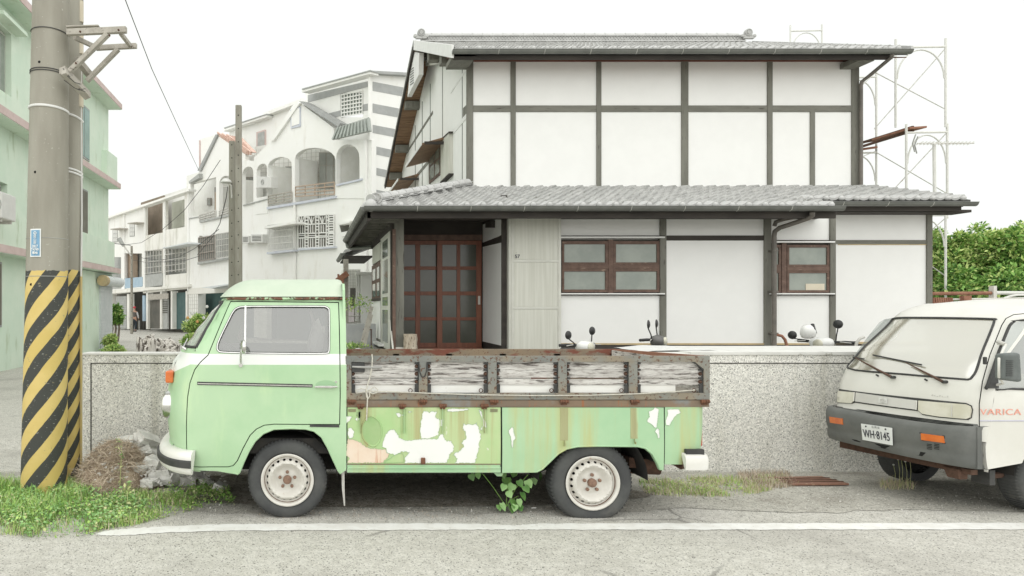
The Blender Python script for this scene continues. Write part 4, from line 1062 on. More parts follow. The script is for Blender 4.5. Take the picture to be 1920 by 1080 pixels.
# wheels
def wheel(xc, zc, R_, yface, name_rim, parent, axis=(0, 1, 0), flat=0.0, van=False, holes=20, org=None):
 ax = Vector(axis).normalized(); c = Vector((xc, yface, zc)) if org is None else Vector(org)
 k = R_ / .313
 def sq(p):
  lim = .003
  if p.z < lim + .03:
   p = Vector(p); p.z = max(lim, p.z)
  return p
 rr = .205 * k
 prof = [(rr - .004, .030), (rr + .004, .012), (rr + .015 * k, .004), (rr + .030 * k, .000), (R_ * .82, -.002), (R_ * .86, .000), (R_ * .90, .004), (R_ * .945, .012), (R_ * .975, .024), (R_ * .992, .038), (R_, .060), (R_, .150), (R_ * .985, .172), (R_ * .93, .190), (R_ * .80, .196), (rr, .180)]
 w = MB().lathe(prof, c, ax, 72, squash=sq).build('wheel', M['tyre'], parent, smooth=30)
 tb = MB(); u = ax.cross(Vector((0, 0, 1))).normalized(); v = u.cross(ax)
 for i in range(64):
  an = 2 * math.pi * i / 64
  for (r0, r1, t0, t1) in ((R_ * .955, R_ + .0035, .016, .050),):
   ps = []
   for da in (-.022, .022):
    for r, t in ((r0, t0), (r1, t0 + .022), (r1, t1 + .1), (r0, t1 + .1)):
     ps.append(sq(c + ax * (t - .004) + (u * math.cos(an + da) + v * math.sin(an + da)) * r))
   if (c + (u * math.cos(an) + v * math.sin(an)) * R_).z > .02: tb.hexa(ps[:4], ps[4:])
 kind(tb.build('tread_blocks', M['tyre'], w), 'stuff')
 rm = M[name_rim]
 MB().lathe([(rr + .002, .004), (rr + .004, -.002), (rr - .004, -.006), (rr * .93, .000), (rr * .90, .008), (rr * .885, .030), (rr * .80, .034)], c, ax, 48).build('rim', rm, w, smooth=30)
 def dz(r):
  q = r / rr
  tab = [(0, .020), (.22, .018), (.42, .024), (.52, .016), (.60, .002), (.66, -.006), (.72, .000), (.80, .018), (.86, .030), (.90, .034)]
  return interp(tab, q) * 1.9 - .012
 outer = [(rr * .885 * math.cos(2 * math.pi * i / 60), rr * .885 * math.sin(2 * math.pi * i / 60)) for i in range(60)]
 hs = []
 for i in range(holes):
  an = 2 * math.pi * (i + .5) / holes; r0 = rr * .775
  hs.append([((r0 + rr * .038 * math.cos(b)) * math.cos(an) - rr * .062 * math.sin(b) * math.sin(an), (r0 + rr * .038 * math.cos(b)) * math.sin(an) + rr * .062 * math.sin(b) * math.cos(an)) for b in [2 * math.pi * q / 8 for q in range(8)]])
 hs.append([(rr * .15 * math.cos(2 * math.pi * i / 20), rr * .15 * math.sin(2 * math.pi * i / 20)) for i in range(20)])
 MB().cdt(outer, hs, lambda a, b: c + ax * (dz(math.hypot(a, b)) + .004) + u * a + v * b, step=.014, depth=ax * .012).build('wheel_disc', rm, w, smooth=50)
 MB().tube([c + ax * .026 + (u * math.cos(a) + v * math.sin(a)) * rr * .885 for a in [k2 * math.pi / 24 for k2 in range(49)]], .0035, 5, caps=False).build('rim_groove', M['hinge_rust'], w)
 MB().lathe([(rr * .9, .075), (0, .075)], c, ax, 24).build('drum', M['black'], w)
 hub = M['hub_rust'] if not van else M['black']
 MB().lathe([(rr * .165, .03), (rr * .165, .004), (rr * .13, -.008), (rr * .06, -.012), (0, -.012)], c, ax, 16).build('hub_cap', hub, w, smooth=30)
 for i in range(5):
  an = math.pi / 2 + 2 * math.pi * i / 5
  q = c + (u * math.cos(an) + v * math.sin(an)) * rr * .30
  MB().lathe([(.011 * k * 1.2, .022), (.011 * k * 1.2, .008), (.006, .002), (0, .002)], q, ax, 8).build('wheel_nut', hub, w, smooth=30)
 return w
wheel(-.157, .301, .3125, TY0 + .045, 'rim', truck)
wheel(2.252, .276, .322, TY0 + .045, 'rim', truck)
for xx, zz_ in ((-.157, .301), (2.252, .301)):
 MB().lathe([(.18, 0), (.21, -.005), (.30, -.004), (.313, -.04), (.313, -.15), (.29, -.18), (0, -.18)], (xx, 2 * TYC - TY0 - .045, zz_ + .013), (0, 1, 0), 40).build('wheel', M['tyre'], truck, smooth=30)
rope = []
for x, y in ((697, 664), (698, 672), (697, 690), (693, 708), (689, 722), (686, 732), (687, 744), (690, 747), (693, 742), (692, 734), (687, 731), (689, 745), (688, 765), (687, 788)):
 rope.append(Vector((bx(x), GY - .012, bz(y))))
mb = MB().tube(rope, .0052, 7)
mb.tube([Vector((bx(x), GY - .010, bz(y))) for x, y in ((687, 732), (700, 733.5), (740, 734.5), (800, 737), (900, 740), (1000, 741.5), (1100, 741), (1200, 738), (1270, 733.5), (1302, 731))], .0046, 6)
mb.tube([Vector((bx(x), GY - .014, bz(y))) for x, y in ((686, 730), (676, 728), (667, 731), (668, 737), (680, 735), (690, 732), (702, 725), (708, 730), (706, 736), (698, 738), (690, 734))], .0045, 6)
tag(mb.build('rope', M['rope'], smooth=60), 'cream rope knotted on the front of the pickup dropside and stretched along its boards', 'rope')
# timber-framed house
ZT = .87                      # terrace level
UP, LO, LR = Plane(0, 1, 14.2), Plane(0, 1, 11.9), Plane(0, 1, 12.6)   # upper front, lower front, set-back right wing
house = thing('timber_house', 'two storey white plaster and dark timber house with silver tiled roofs', 'house', (6, 14, ZT))
X_UL, X_LL = 3.32, 1.46       # left walls of upper and lower storey
def wall_part(name, m, build_fn, bev=0):
 mb = MB(); build_fn(mb); return mb.build(name, m, house, bevel=bev)
def pb(name, m, pl, x0, y0, x1, y1, k0, k1, bev=.004, parent=None):
 return MB().pbox(pl, x0, y0, x1, y1, k0, k1).build(name, m, parent or house, bevel=bev)
xU1 = (1611 - CX) * 14.2 / F
MB().box(X_UL + .03, xU1 - .02, 14.26, 22.5, 3.9, 6.80).build('upper_wall_core', M['plaster'], house)
cols = [(887, 959), (966.5, 1119.5), (1127, 1279), (1290.5, 1440), (1448.5, 1599)]
for a, b in cols: pb('plaster_panel', M['plaster'], UP, a - 1, 111, b + 1, 199, .0, .06, 0)
for a, b in cols[:4]: pb('plaster_panel', M['plaster'], UP, a - 1, 208, b + 1, 356, .0, .06, 0)
pb('plaster_panel', M['plaster'], UP, 1447.5, 208, 1521, 356, .0, .06, 0)
pb('plaster_panel', M['plaster'], UP, 1527.5, 208, 1600, 356, .0, .06, 0)
for a, b in ((875.7, 887.5), (958, 967.3), (1119, 1127.8), (1278.4, 1291), (1439.6, 1449), (1597.8, 1611.4)):
 pb('post', M['timber'], UP, a, 108, b, 356, -.030, .05)
pb('post', M['timber'], UP, 1519.6, 208.5, 1528.6, 356, -.024, .05)
bx_ = [887.5, 958, 967.3, 1119, 1127.8, 1278.4, 1291, 1439.6, 1449, 1597.8]
for i in range(0, 10, 2): pb('rail', M['timber_h'], UP, bx_[i], 197.5, bx_[i + 1], 209.5, -.022, .05)
pb('wall_plate', M['timber_red'], UP, 888, 104, 1597, 114.5, -.05, .04)
MB().pbox(UP, 846, 103, 888, 113, -.5, .05).build('purlin_end', M['timber'], house, bevel=.01)
MB().pbox(UP, 1611, 103.5, 1640, 114, -.5, .05).build('purlin_end', M['timber'], house, bevel=.01)
# tiles
TWID = .265
def tile_mesh(name, eave=False, m='tile'):
 mb = MB(); n = 8; L = .27
 def zf(t):
  if t < .68: return -.030 * math.sin(math.pi * t / .68) + .004
  return .036 * math.sin(math.pi * (t - .68) / .32) + .004
 top = []
 for j, yy in enumerate((0.0, L)):
  for i in range(n + 1):
   t = i / n if i < n else 1; top.append((t * TWID - TWID / 2, yy, zf(t) + (0.034 if j == 0 else 0.0)))
 vs = top + [(x, 0.0, z - (.040 if eave else .034)) for x, y, z in top[:n + 1]]
 fs = [(i, i + 1, n + 2 + i, n + 1 + i) for i in range(n)] + [(i, 2 * n + 2 + i, 2 * n + 3 + i, i + 1) for i in range(n)]
 mb.add(vs, fs)
 if eave:
  c = (.84 * TWID - TWID / 2, -.012, .006)
  mb.lathe([(0, -.034), (.022, -.031), (.038, -.018), (.044, .0), (.044, .03)], c, (0, 1, 0), 12)
 return mb.mesh(name, M[m], smooth=50)
T_PLAIN = tile_mesh('roof_tile'); T_EAVE = tile_mesh('eave_tile', True, 'tile_light')
def lay_tiles(origin, ux, up, ncol, rows, limit, skip=lambda c, r: False, exposure=.235):
 nrm = Vector(ux).cross(Vector(up)).normalized(); cnt = 0; rest = MB()
 R3 = Matrix((Vector(ux), Vector(up), nrm)).transposed().to_4x4()
 src = None
 for r in range(rows):
  for c in range(ncol):
   if skip(c, r): continue
   pos = Vector(origin) + Vector(ux) * ((c + .5) * TWID) + Vector(up) * (r * exposure) + nrm * rnd.uniform(-.002, .004)
   if r == 0 or cnt < limit:
    if r: cnt += 1
    o = bpy.data.objects.new('eave_tile' if r == 0 else 'roof_tile', T_EAVE if r == 0 else T_PLAIN)
    COL.objects.link(o)
    Mx = R3.copy(); Mx.translation = pos
    o.matrix_basis = Mx @ Matrix.Rotation(rnd.uniform(-.012, .012), 4, 'Z')
    adopt(o, house)
   else:
    Mx = R3.copy(); Mx.translation = pos
    rest.add([Mx @ v.co for v in T_PLAIN.vertices], [tuple(p.vertices) for p in T_PLAIN.polygons])
 if rest.v: kind(rest.build('roof_tiles', M['tile'], house, smooth=50), 'stuff')
 return cnt
def slope_dir(y0, z0, y1, z1): return Vector((0, y1 - y0, z1 - z0)).normalized()
E0 = (11.10, 3.30); E1 = (14.18, 4.13)
u1 = slope_dir(*E0, *E1)
xe0, xe1 = .93, (1572 - CX) * 11.1 / F
nc = int((xe1 - xe0) / TWID)
def hip_x(y): return .93 + (y - 11.1) * (3.30 - .93) / (14.2 - 11.1)
lay_tiles((xe0 + .08, E0[0], E0[1]), (1, 0, 0), u1, nc, 13, 150, skip=lambda c, r: xe0 + .08 + (c + .3) * TWID < hip_x(E0[0] + r * .235 * u1.y))
MB().hexa([(xe0, 11.12, 3.20), (xe1, 11.12, 3.20), (xe1, 11.12, 3.285), (xe0, 11.12, 3.285)], [(3.3, 14.22, 4.02), (xe1, 14.22, 4.02), (xe1, 14.22, 4.115), (3.3, 14.22, 4.115)]).build('roof_deck', M['tile_bed'], house)
E2 = (12.05, 3.30 + .95 * u1.z / u1.y)
xr0, xr1 = xe1 - .05, (1822 - CX) * 12.05 / F
lay_tiles((xe1 + .02, E2[0], E2[1]), (1, 0, 0), u1, int((xr1 - xe1) / TWID), 9, 60)
MB().hexa([(xe1 + .003, 12.07, E2[1] - .10), (xr1, 12.07, E2[1] - .10), (xr1, 12.07, E2[1] - .015), (xe1 + .003, 12.07, E2[1] - .015)], [(xe1 + .003, 14.22, 4.02), (xr1, 14.22, 4.02), (xr1, 14.22, 4.115), (xe1 + .003, 14.22, 4.115)]).build('roof_deck', M['tile_bed'], house)
MB().pbox(UP, 884, 349.5, 1615, 354.5, -.10, .0).build('head_course', M['tile_light'], house, bevel=.01)
MB().pbox(UP, 884, 354.5, 1615, 358.5, -.16, -.0).build('head_course', M['tile'], house, bevel=.01)
EL = Vector((.93, 11.1, 3.30)); WLX = 3.3
uL = Vector((WLX - .93, 0, .83)).normalized()
ncl = int((16.5 - 11.1) / TWID)
lay_tiles((.93, 16.5, 3.30), (0, -1, 0), uL, ncl, 10, 0, skip=lambda c, r: (16.5 - (c + .7) * TWID) < 11.1 + (r * .235 * uL.x) * (14.2 - 11.1) / (3.30 - .93))
MB().hexa([(.95, 11.12, 3.20), (.95, 16.5, 3.20), (.95, 16.5, 3.28), (.95, 11.12, 3.28)], [(3.32, 14.2, 4.02), (3.32, 16.5, 4.02), (3.32, 16.5, 4.115), (3.32, 14.2, 4.115)]).build('roof_deck', M['tile_bed'], house)
ha = Vector((1.02, 11.16, 3.40)); hb = Vector((3.30, 14.16, 4.22)); hd = (hb - ha).normalized(); hs = hd.cross(Vector((0, 0, 1))).normalized()
MB().bar(ha - Vector((0, 0, .055)), hb - Vector((0, 0, .055)), .16, .11).build('ridge_base', M['tile'], house)
for i in range(1, 3): MB().bar(ha + Vector((0, 0, -.09 + i * .05)), hb + Vector((0, 0, -.09 + i * .05)), .18, .010).build('ridge_course', M['tile_light'], house)
def cap_mesh(L, r0, r1, name):
 mb = MB()
 mb.lathe([(r1, 0), (r0 + .008, .0), (r0, .03), (r0 * .93, L)], (0, 0, 0), (0, 1, 0), 10, a0=-.35, a1=math.pi + .35)
 return mb
def orient(me_mb, name, m):
 vs = me_mb.v
 if sum(v[2] for v in vs) < 0: me_mb.v = [(x, y, -z) for x, y, z in vs]
 return me_mb.mesh(name, m, smooth=50)
CAP = orient(cap_mesh(.30, .082, 0.0, 'c'), 'ridge_tile', M['tile_light'])
def lay_caps(a, b, step=.27, s=1.0):
 d = (b - a); L = d.length; d.normalize(); side = d.cross(Vector((0, 0, 1))).normalized(); n3 = side.cross(d)
 k = int(L / step)
 for i in range(k):
  Mx = Matrix((side, d, n3)).transposed().to_4x4(); Mx.translation = a + d * (i * step)
  o = bpy.data.objects.new('ridge_tile', CAP); COL.objects.link(o); o.matrix_basis = Mx @ Matrix.Scale(s, 4); adopt(o, house)
lay_caps(ha + Vector((0, 0, .0)), hb + Vector((0, 0, .0)))
def ornament(c, s, face=(0, 1, 0)):
 mb = MB()
 mb.lathe([(0, -.05), (.05, -.05), (.055, -.03), (.085, -.045), (.10, -.03), (.10, .05), (0, .05)], c, face, 20)
 for sg in (-1, 1):
  mb.lathe([(0, -.035), (.03, -.035), (.045, -.02), (.045, .04), (0, .04)], Vector(c) + Vector((sg * .13 * s, 0, -.07 * s)), face, 14)
 mb.box(c[0] - .12 * s, c[0] + .12 * s, c[1] - .02, c[1] + .05, c[2] - .13 * s, c[2] - .05 * s)
 mb.build('ridge_end_ornament', M['tile'], house, smooth=40)
ornament(Vector((1.11, 11.20, 3.42)), 1.0)
MB().lathe([(0, -.07), (.06, -.06), (.10, -.03), (.105, .0), (.10, .10)], (1.02, 11.14, 3.305), (0, 1, 0), 18).build('corner_eave_tile', M['tile_light'], house, smooth=50)
U0 = (13.60, 6.74); U1 = (18.40, 8.66); uu1 = slope_dir(*U0, *U1)
xu0, xu1 = 2.87, 11.80
lay_tiles((xu0 + .02, U0[0], U0[1]), (1, 0, 0), uu1, int((xu1 - xu0) / TWID), 22, 80)
MB().hexa([(xu0, 13.62, 6.62), (xu1, 13.62, 6.62), (xu1, 13.62, 6.725), (xu0, 13.62, 6.725)], [(xu0, 18.42, 8.54), (xu1, 18.42, 8.54), (xu1, 18.42, 8.645), (xu0, 18.42, 8.645)]).build('roof_deck', M['tile_bed'], house)
Bk = (25.3, 6.10)
MB().hexa([(xu0, 18.42, 8.54), (xu1, 18.42, 8.54), (xu1, 18.42, 8.66), (xu0, 18.42, 8.66)], [(xu0, Bk[0], Bk[1]), (xu1, Bk[0], Bk[1]), (xu1, Bk[0], Bk[1] + .10), (xu0, Bk[0], Bk[1] + .10)]).build('rear_roof', M['tile'], house)
RG = Vector((3.02, 18.4, 8.70))
rx1 = (1393 - CX) * 18.4 / F
MB().box(RG.x, rx1, 18.30, 18.50, 8.62, 8.86).build('ridge_base', M['tile'], house)
mb = MB(); x = RG.x + .05; i = 0
while x < rx1 - .1:
 mb.bar((x, 18.292, 8.72), (x + .07, 18.292, 8.82), .012, .014, (0, 1, 0)); mb.bar((x + .07, 18.290, 8.72), (x, 18.290, 8.82), .012, .014, (0, 1, 0)); x += .085
kind(mb.build('ridge_lattice', M['tile_light'], house), 'stuff')
mb = MB(); L_ = (hb - ha).length; k = int(L_ / .06)
for i in range(k):
 p = ha + hd * (i * .06) + Vector((0, 0, -.045)) - hs * -.0; q = p + hs * .083
 mb.bar(q + Vector((0, 0, -.02)), q + hd * .05 + Vector((0, 0, .02)), .008, .01)
 mb.bar(q + Vector((0, 0, .02)), q + hd * .05 + Vector((0, 0, -.02)), .008, .01)
kind(mb.build('ridge_lattice', M['tile_bed'], house), 'stuff')
for z_ in (8.70, 8.84): MB().box(RG.x, rx1, 18.26, 18.54, z_ - .012, z_ + .012).build('ridge_course', M['tile_light'], house)
lay_caps(Vector((RG.x, 18.4, 8.86)), Vector((rx1, 18.4, 8.86)), .27, 1.0)
ornament(Vector((RG.x - .02, 18.25, 8.90)), 1.2); ornament(Vector((rx1 + .05, 18.25, 8.90)), 1.2)
def barge(xa, xb, p0, p1, th, name, m):
 MB().hexa([(xa, p0[0], p0[1] - th), (xb, p0[0], p0[1] - th), (xb, p0[0], p0[1]), (xa, p0[0], p0[1])], [(xa, p1[0], p1[1] - th), (xb, p1[0], p1[1] - th), (xb, p1[0], p1[1]), (xa, p1[0], p1[1])]).build(name, m, house, bevel=.004)
barge(xu0 - .05, xu0 - .003, (13.55, 6.80), (18.4, 8.76), .26, 'barge_board', M['white_trim'])
barge(xu0 - .055, xu0 - .004, (18.4, 8.76), (Bk[0], Bk[1] + .12), .12, 'barge_board', M['gutter'])
barge(xu0 - .075, xu0 - .056, (18.5, 8.66), (Bk[0], Bk[1] + .02), .04, 'barge_flashing', M['white_trim'])
barge(xu0 - .055, xu0 - .004, (18.4, 8.62), (Bk[0], Bk[1] - .02), .07, 'barge_board', M['timber_dark'])
barge(xu1 + .003, xu1 + .05, (13.55, 6.78), (18.4, 8.74), .10, 'verge_tiles', M['tile_light'])
nb = 44
for i in range(nb):
 t0, t1 = i / nb, (i + .93) / nb
 def q(t): return (18.5 + (Bk[0] - 18.5) * t, 8.50 + (Bk[1] - .05 - 8.50) * t)
 (ya, za), (yb, zb_) = q(t0), q(t1)
 MB().hexa([(xu0, ya, za), (X_UL, ya, za), (X_UL, ya, za + .03), (xu0, ya, za + .03)], [(xu0, yb, zb_), (X_UL, yb, zb_), (X_UL, yb, zb_ + .03), (xu0, yb, zb_ + .03)]).build('soffit_board', M['soffit'], house)
for t in (.0, .30, .62, .86):
 y_ = 18.5 + (Bk[0] - 18.5) * t; z_ = 8.50 + (Bk[1] - .05 - 8.50) * t
 MB().box(xu0 + .02, X_UL + .05, y_ - .12, y_ + .12, z_ - .22, z_ - .005).build('purlin_end', M['timber'], house, bevel=.01)
def qf(t): return (13.62 + 4.8 * t, 6.60 + 1.92 * t)
for i in range(20):
 (ya, za), (yb, zb_) = qf(i / 20), qf((i + .93) / 20)
 MB().hexa([(xu0, ya, za), (X_UL, ya, za), (X_UL, ya, za + .03), (xu0, ya, za + .03)], [(xu0, yb, zb_), (X_UL, yb, zb_), (X_UL, yb, zb_ + .03), (xu0, yb, zb_ + .03)]).build('soffit_board', M['soffit'], house)
for t in (.30, .62, .97):
 y_, z_ = qf(t); MB().box(xu0 + .02, X_UL + .05, y_ - .12, y_ + .12, z_ - .24, z_ - .005).build('purlin_end', M['timber'], house, bevel=.01)
pv = Plane(1, 0, xu0 + .02)
gb = MB().pquad(pv, [(772, 97), (786, 99), (785, 140), (764, 182)], -.02, .10).build('gable_box', M['white_trim'], house)
for i in range(7):
 y0_ = 126 + i * 4.6
 MB().pquad(pv, [(768.5, y0_ + 5), (775, y0_), (775, y0_ + 1.6), (768.5, y0_ + 6.6)], -.032, .01).build('vent_slat', M['gutter'], gb)
pg = Plane(1, 0, X_UL - .12)
gv = MB().pquad(pg, [(798, 96), (826, 100), (826, 118), (798, 124)], -.05, .08).build('vent_box', M['alu'], house)
for i in range(4): MB().pquad(pg, [(799, 100 + i * 5), (825, 103 + i * 4.2), (825, 104.4 + i * 4.2), (799, 101.6 + i * 5)], -.07, -.045).build('vent_slat', M['gutter'], gv)
PL_ = Plane(1, 0, X_UL)
def zl(D): # underside line of the roof along the left wall
 return (6.62 + (D - 13.62) * .4 - .03) if D < 18.42 else (8.50 + (D - 18.5) * (Bk[1] - .05 - 8.50) / (Bk[0] - 18.5))
pts = [(14.26, 3.6), (24.6, 3.6), (24.6, zl(24.6)), (18.42, zl(18.41)), (14.26, zl(14.26))]
wx = [PL_.p(x, y) for x, y in ((803, 282), (822, 262), (822, 330), (803, 346))]
MB().prism([(X_UL, y, z) for y, z in pts], (.05, 0, 0)).build('side_wall', M['plaster'], house)
def lw(q, k0, k1, name, m, bev=0, parent=None): return MB().pquad(PL_, q, k0, k1).build(name, m, parent or house, bevel=bev)
for px, y0, y1 in ((866, 112, 345), (829, 118, 345), (806, 157, 352), (791, 190, 358), (778, 235, 360)):
 lw([(px, y0), (px + 1.0, y0), (px + 1.0, y1), (px, y1)], -.006, .01, 'wall_joint', M['gutter'])
lw([(868, 203), (875, 196), (875, 212), (868, 219)], -.012, .01, 'side_rail', M['timber'])
def rail_pt(D, z): return (CX + X_UL * F / D, CY - (z - EYE) * F / D)
for Da, Db, m in ((14.3, 16.0, 'alu'), (18.3, 21.5, 'timber'), (21.6, 24.4, 'timber')):
 MB().box(X_UL - .012, X_UL + .01, Da, Db, 5.60, 5.70).build('side_rail', M['white_trim'] if m == 'alu' else M['timber'], house)
 MB().box(X_UL - .012, X_UL + .01, Da, Db, 6.78 if Da > 18 else 6.60, 6.86 if Da > 18 else 6.66).build('side_rail', M['white_trim'] if m == 'alu' else M['timber'], house)
sw = MB().pquad(PL_, [(804, 284), (825, 264), (825, 327), (804, 345)], -.03, .02).build('side_window', M['window_wood'], house)
for a, b in ((0, 0), (1, 0), (0, 1), (1, 1)):
 x0_ = 805.5 + a * 10; x1_ = x0_ + 8
 def yy(x, t): return (284 - (x - 804) * .95) * (1 - t) + (344 - (x - 804) * .86) * t
 t0, t1 = (.06 + b * .47), (.06 + b * .47 + .40)
 MB().pquad(PL_, [(x0_, yy(x0_, t0)), (x1_, yy(x1_, t0)), (x1_, yy(x1_, t1)), (x0_, yy(x0_, t1))], -.036, -.028).build('pane', M['house_glass'], sw)
MB().pquad(PL_, [(826, 264), (841, 249), (841, 325), (826, 340)], -.10, .02).build('shutter_box', M['alu_panel'], house)
MB().pquad(PL_, [(825, 262), (841.5, 246.5), (841.5, 249), (825, 265)], -.11, .02).build('shutter_rail', M['timber_dark'], house)
MB().pquad(PL_, [(825, 341), (841.5, 325), (841.5, 328), (825, 344)], -.11, .02).build('shutter_rail', M['timber_dark'], house)
def hood(D0, D1, z, out, name='window_hood'):
 mb = MB(); mb.hexa([(X_UL - out, D0, z - .16), (X_UL - out, D1, z - .16), (X_UL - out, D1, z - .12), (X_UL - out, D0, z - .12)], [(X_UL, D0, z), (X_UL, D1, z), (X_UL, D1, z + .05), (X_UL, D0, z + .05)])
 h = mb.build(name, M['soffit'], house)
 MB().box(X_UL - out - .015, X_UL - out, D0 - .02, D1 + .02, z - .17, z - .10).build('hood_edge', M['white_trim'], h)
 MB().box(X_UL - out * .9, X_UL, D0 - .02, D0, z - .15, z - .08).build('hood_edge', M['timber_dark'], h)
hood(16.35, 19.0, 5.66, .62)
hood(20.6, 23.0, 5.60, .62)
# lower storey, front
def lp(name, m, x0, y0, x1, y1, k0=0.0, k1=.06, bev=.003, pl=LO, parent=None): return pb(name, m, pl, x0, y0, x1, y1, k0, k1, bev, parent)
xL0, xL1 = 3.35, (1567 - CX) * 11.9 / F
MB().box(xL0 + .02, xL1 - .02, 11.96, 20, ZT, 3.36).build('lower_wall_core', M['plaster'], house)
for a, b, c, d in ((1052, 404, 1239, 442), (1249, 404, 1434, 441.5), (1249, 451, 1434, 646), (1052, 552.5, 1239, 646), (1446, 404, 1558, 450), (1446, 552.5, 1558, 646)):
 lp('plaster_panel', M['plaster'], a, b, c, d, .0, .06, 0)
for a, b in ((1238, 1249.8), (1433.5, 1446.5), (1557, 1567.6)): lp('post', M['timber'], a, 401, b, 655, -.03, .05)
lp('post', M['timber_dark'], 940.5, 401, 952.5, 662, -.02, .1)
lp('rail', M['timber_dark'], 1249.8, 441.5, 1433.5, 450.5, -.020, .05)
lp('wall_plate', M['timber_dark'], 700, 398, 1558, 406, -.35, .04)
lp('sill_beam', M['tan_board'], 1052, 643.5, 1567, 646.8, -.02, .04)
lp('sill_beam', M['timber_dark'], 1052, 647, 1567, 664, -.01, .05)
xr_ = (1738.7 - CX) * 12.6 / F; xrl = (1568 - CX) * 12.6 / F
MB().box(xrl - .6, xr_ - .01, 12.66, 20, ZT, 3.52).build('lower_wall_core', M['plaster'], house)
pb('plaster_panel', M['plaster'], LR, 1566, 397, 1740, 451, 0, .06, 0)
pb('plaster_panel', M['plaster'], LR, 1566, 457, 1740, 644, 0, .06, 0)
pb('rail', M['timber_h'], LR, 1567, 450, 1739, 457.6, -.020, .05)
pb('tan_strip', M['tan_board'], LR, 1572, 457.8, 1737, 459.2, -.012, .03, 0)
pb('post', M['timber'], LR, 1738.7, 394, 1748.8, 660, -.03, .1)
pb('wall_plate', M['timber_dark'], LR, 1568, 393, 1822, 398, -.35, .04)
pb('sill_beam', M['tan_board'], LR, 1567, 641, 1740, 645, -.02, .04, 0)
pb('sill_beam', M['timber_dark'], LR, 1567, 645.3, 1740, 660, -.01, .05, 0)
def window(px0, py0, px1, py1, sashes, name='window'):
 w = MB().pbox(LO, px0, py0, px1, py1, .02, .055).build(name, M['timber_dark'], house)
 for (a, b, c, d), (e, f, g, h) in sashes:
  s = MB().pbox(LO, a, b, c, f, -.012, .02).build('sash_rail', M['window_wood'], w, bevel=.003)
  MB().pbox(LO, a, h, c, d, -.012, .02).build('sash_rail', M['window_wood'], w, bevel=.003)
  MB().pbox(LO, a, f, e, h, -.012, .02).build('sash_stile', M['window_wood'], w, bevel=.003)
  MB().pbox(LO, g, f, c, h, -.012, .02).build('sash_stile', M['window_wood'], w, bevel=.003)
  MB().pbox(LO, e, f, g, h, .008, .014).build('pane', M['house_glass'], w)
 return w
w1 = window(1052.5, 449, 1238, 550, [((1054, 452, 1141, 497), (1058, 457.8, 1135.4, 491.9)), ((1150, 452, 1237, 497), (1155, 457.8, 1232, 491.9)), ((1054, 504, 1141, 548), (1058, 509, 1135.4, 542.8)), ((1150, 504, 1237, 548), (1155, 509, 1232, 542.8))])
MB().pbox(LO, 1141, 449, 1150, 550, -.022, .02).build('mullion', M['window_wood'], w1, bevel=.003)
MB().pbox(LO, 1054, 497, 1141, 504, -.020, .02).build('transom', M['window_wood'], w1, bevel=.003)
MB().pbox(LO, 1150, 497, 1237, 504, -.020, .02).build('transom', M['window_wood'], w1, bevel=.003)
w2 = window(1446.5, 456, 1557, 550, [((1446.5, 459, 1465, 500), (1450, 464, 1460.6, 496)), ((1476, 459, 1556, 500), (1480, 464, 1551, 496)), ((1446.5, 508, 1465, 548.7), (1450, 512, 1460.6, 545)), ((1476, 508, 1556, 548.7), (1480, 512, 1551, 544))])
MB().pbox(LO, 1466, 456, 1475, 550, -.022, .02).build('mullion', M['window_wood'], w2, bevel=.003)
MB().pbox(LO, 1476, 500, 1556, 508, -.020, .02).build('transom', M['window_wood'], w2, bevel=.003)
MB().pbox(LO, 1446.5, 500, 1465, 508, -.020, .02).build('transom', M['window_wood'], w2, bevel=.003)
MB().pbox(LO, 1511, 532, 1546, 544, .0, .007).build('box_behind_pane', M['curtain'], w2)
for a, b, ya, yb in ((1052, 1247, 441.6, 443.4), (1456, 1566, 450.2, 452)):
 MB().pbox(LO, a, ya, b, yb, -.06, .02).build('window_head', M['timber_dark'], house)
 MB().pbox(LO, a, yb, b, yb + 2.8, -.075, .02).build('window_head_flashing', M['white_trim'], house)
for a, b, ya in ((1052, 1247, 549.6), (1446, 1566, 549.6)):
 MB().pbox(LO, a, ya, b, ya + 2.4, -.08, .02).build('window_sill', M['white_trim'], house)
 MB().pbox(LO, a, ya + 2.6, b, ya + 4.2, -.05, .02).build('window_sill', M['timber_dark'], house)
SC = Plane(0, 1, 11.78)
sc = MB().pbox(SC, 953.5, 404, 1052, 662, .0, .14).build('shutter_case', M['alu'], house)
for a, b in ((405, 487), (492, 575), (580, 662)): MB().pbox(SC, 964.5, a, 1045, b, -.006, .01).build('case_panel', M['alu_panel'], sc)
for x in (955, 960, 1047): MB().pbox(SC, x, 404, x + 1.6, 662, -.014, .01).build('case_rib', M['alu'], sc)
for y in (487.5, 575.5): MB().pbox(SC, 962, y, 1047, y + 3.6, -.016, .01).build('case_rail', M['alu'], sc)
plq = MB().pbox(SC, 964, 469, 989, 485.5, -.012, -.004).build('number_plate', M['alu_panel'], sc, bevel=.001)
o_ = SC.p(970, 481, -.016)
put_text('house_number', '57', .085, M['black_print'], house, o_, (1, 0, 0), (0, 0, 1), sx=1.0, bold=True)
put_text('plate_mark', '..', .05, M['timber'], house, SC.p(968, 472.5, -.016), (1, 0, 0), (0, 0, 1))
PO = Plane(0, 1, 13.2)
dx0, dx1 = PO.p(735, 500).x, 3.33
MB().box(X_LL + .05, 3.6, 13.26, 15.65, ZT, 3.6).build('lower_wall_core', M['timber_dark'], house)
MB().pbox(PO, 730, 409, 903, 420, -.0, .05).build('plaster_panel', M['plaster'], house)
MB().pbox(PO, 730, 412, 905, 450.5, -.06, .03).build('lintel', M['timber_dark'], house)
MB().pbox(PO, 730, 440, 905, 450.2, -.09, -.06).build('lintel_rail', M['window_wood'], house)
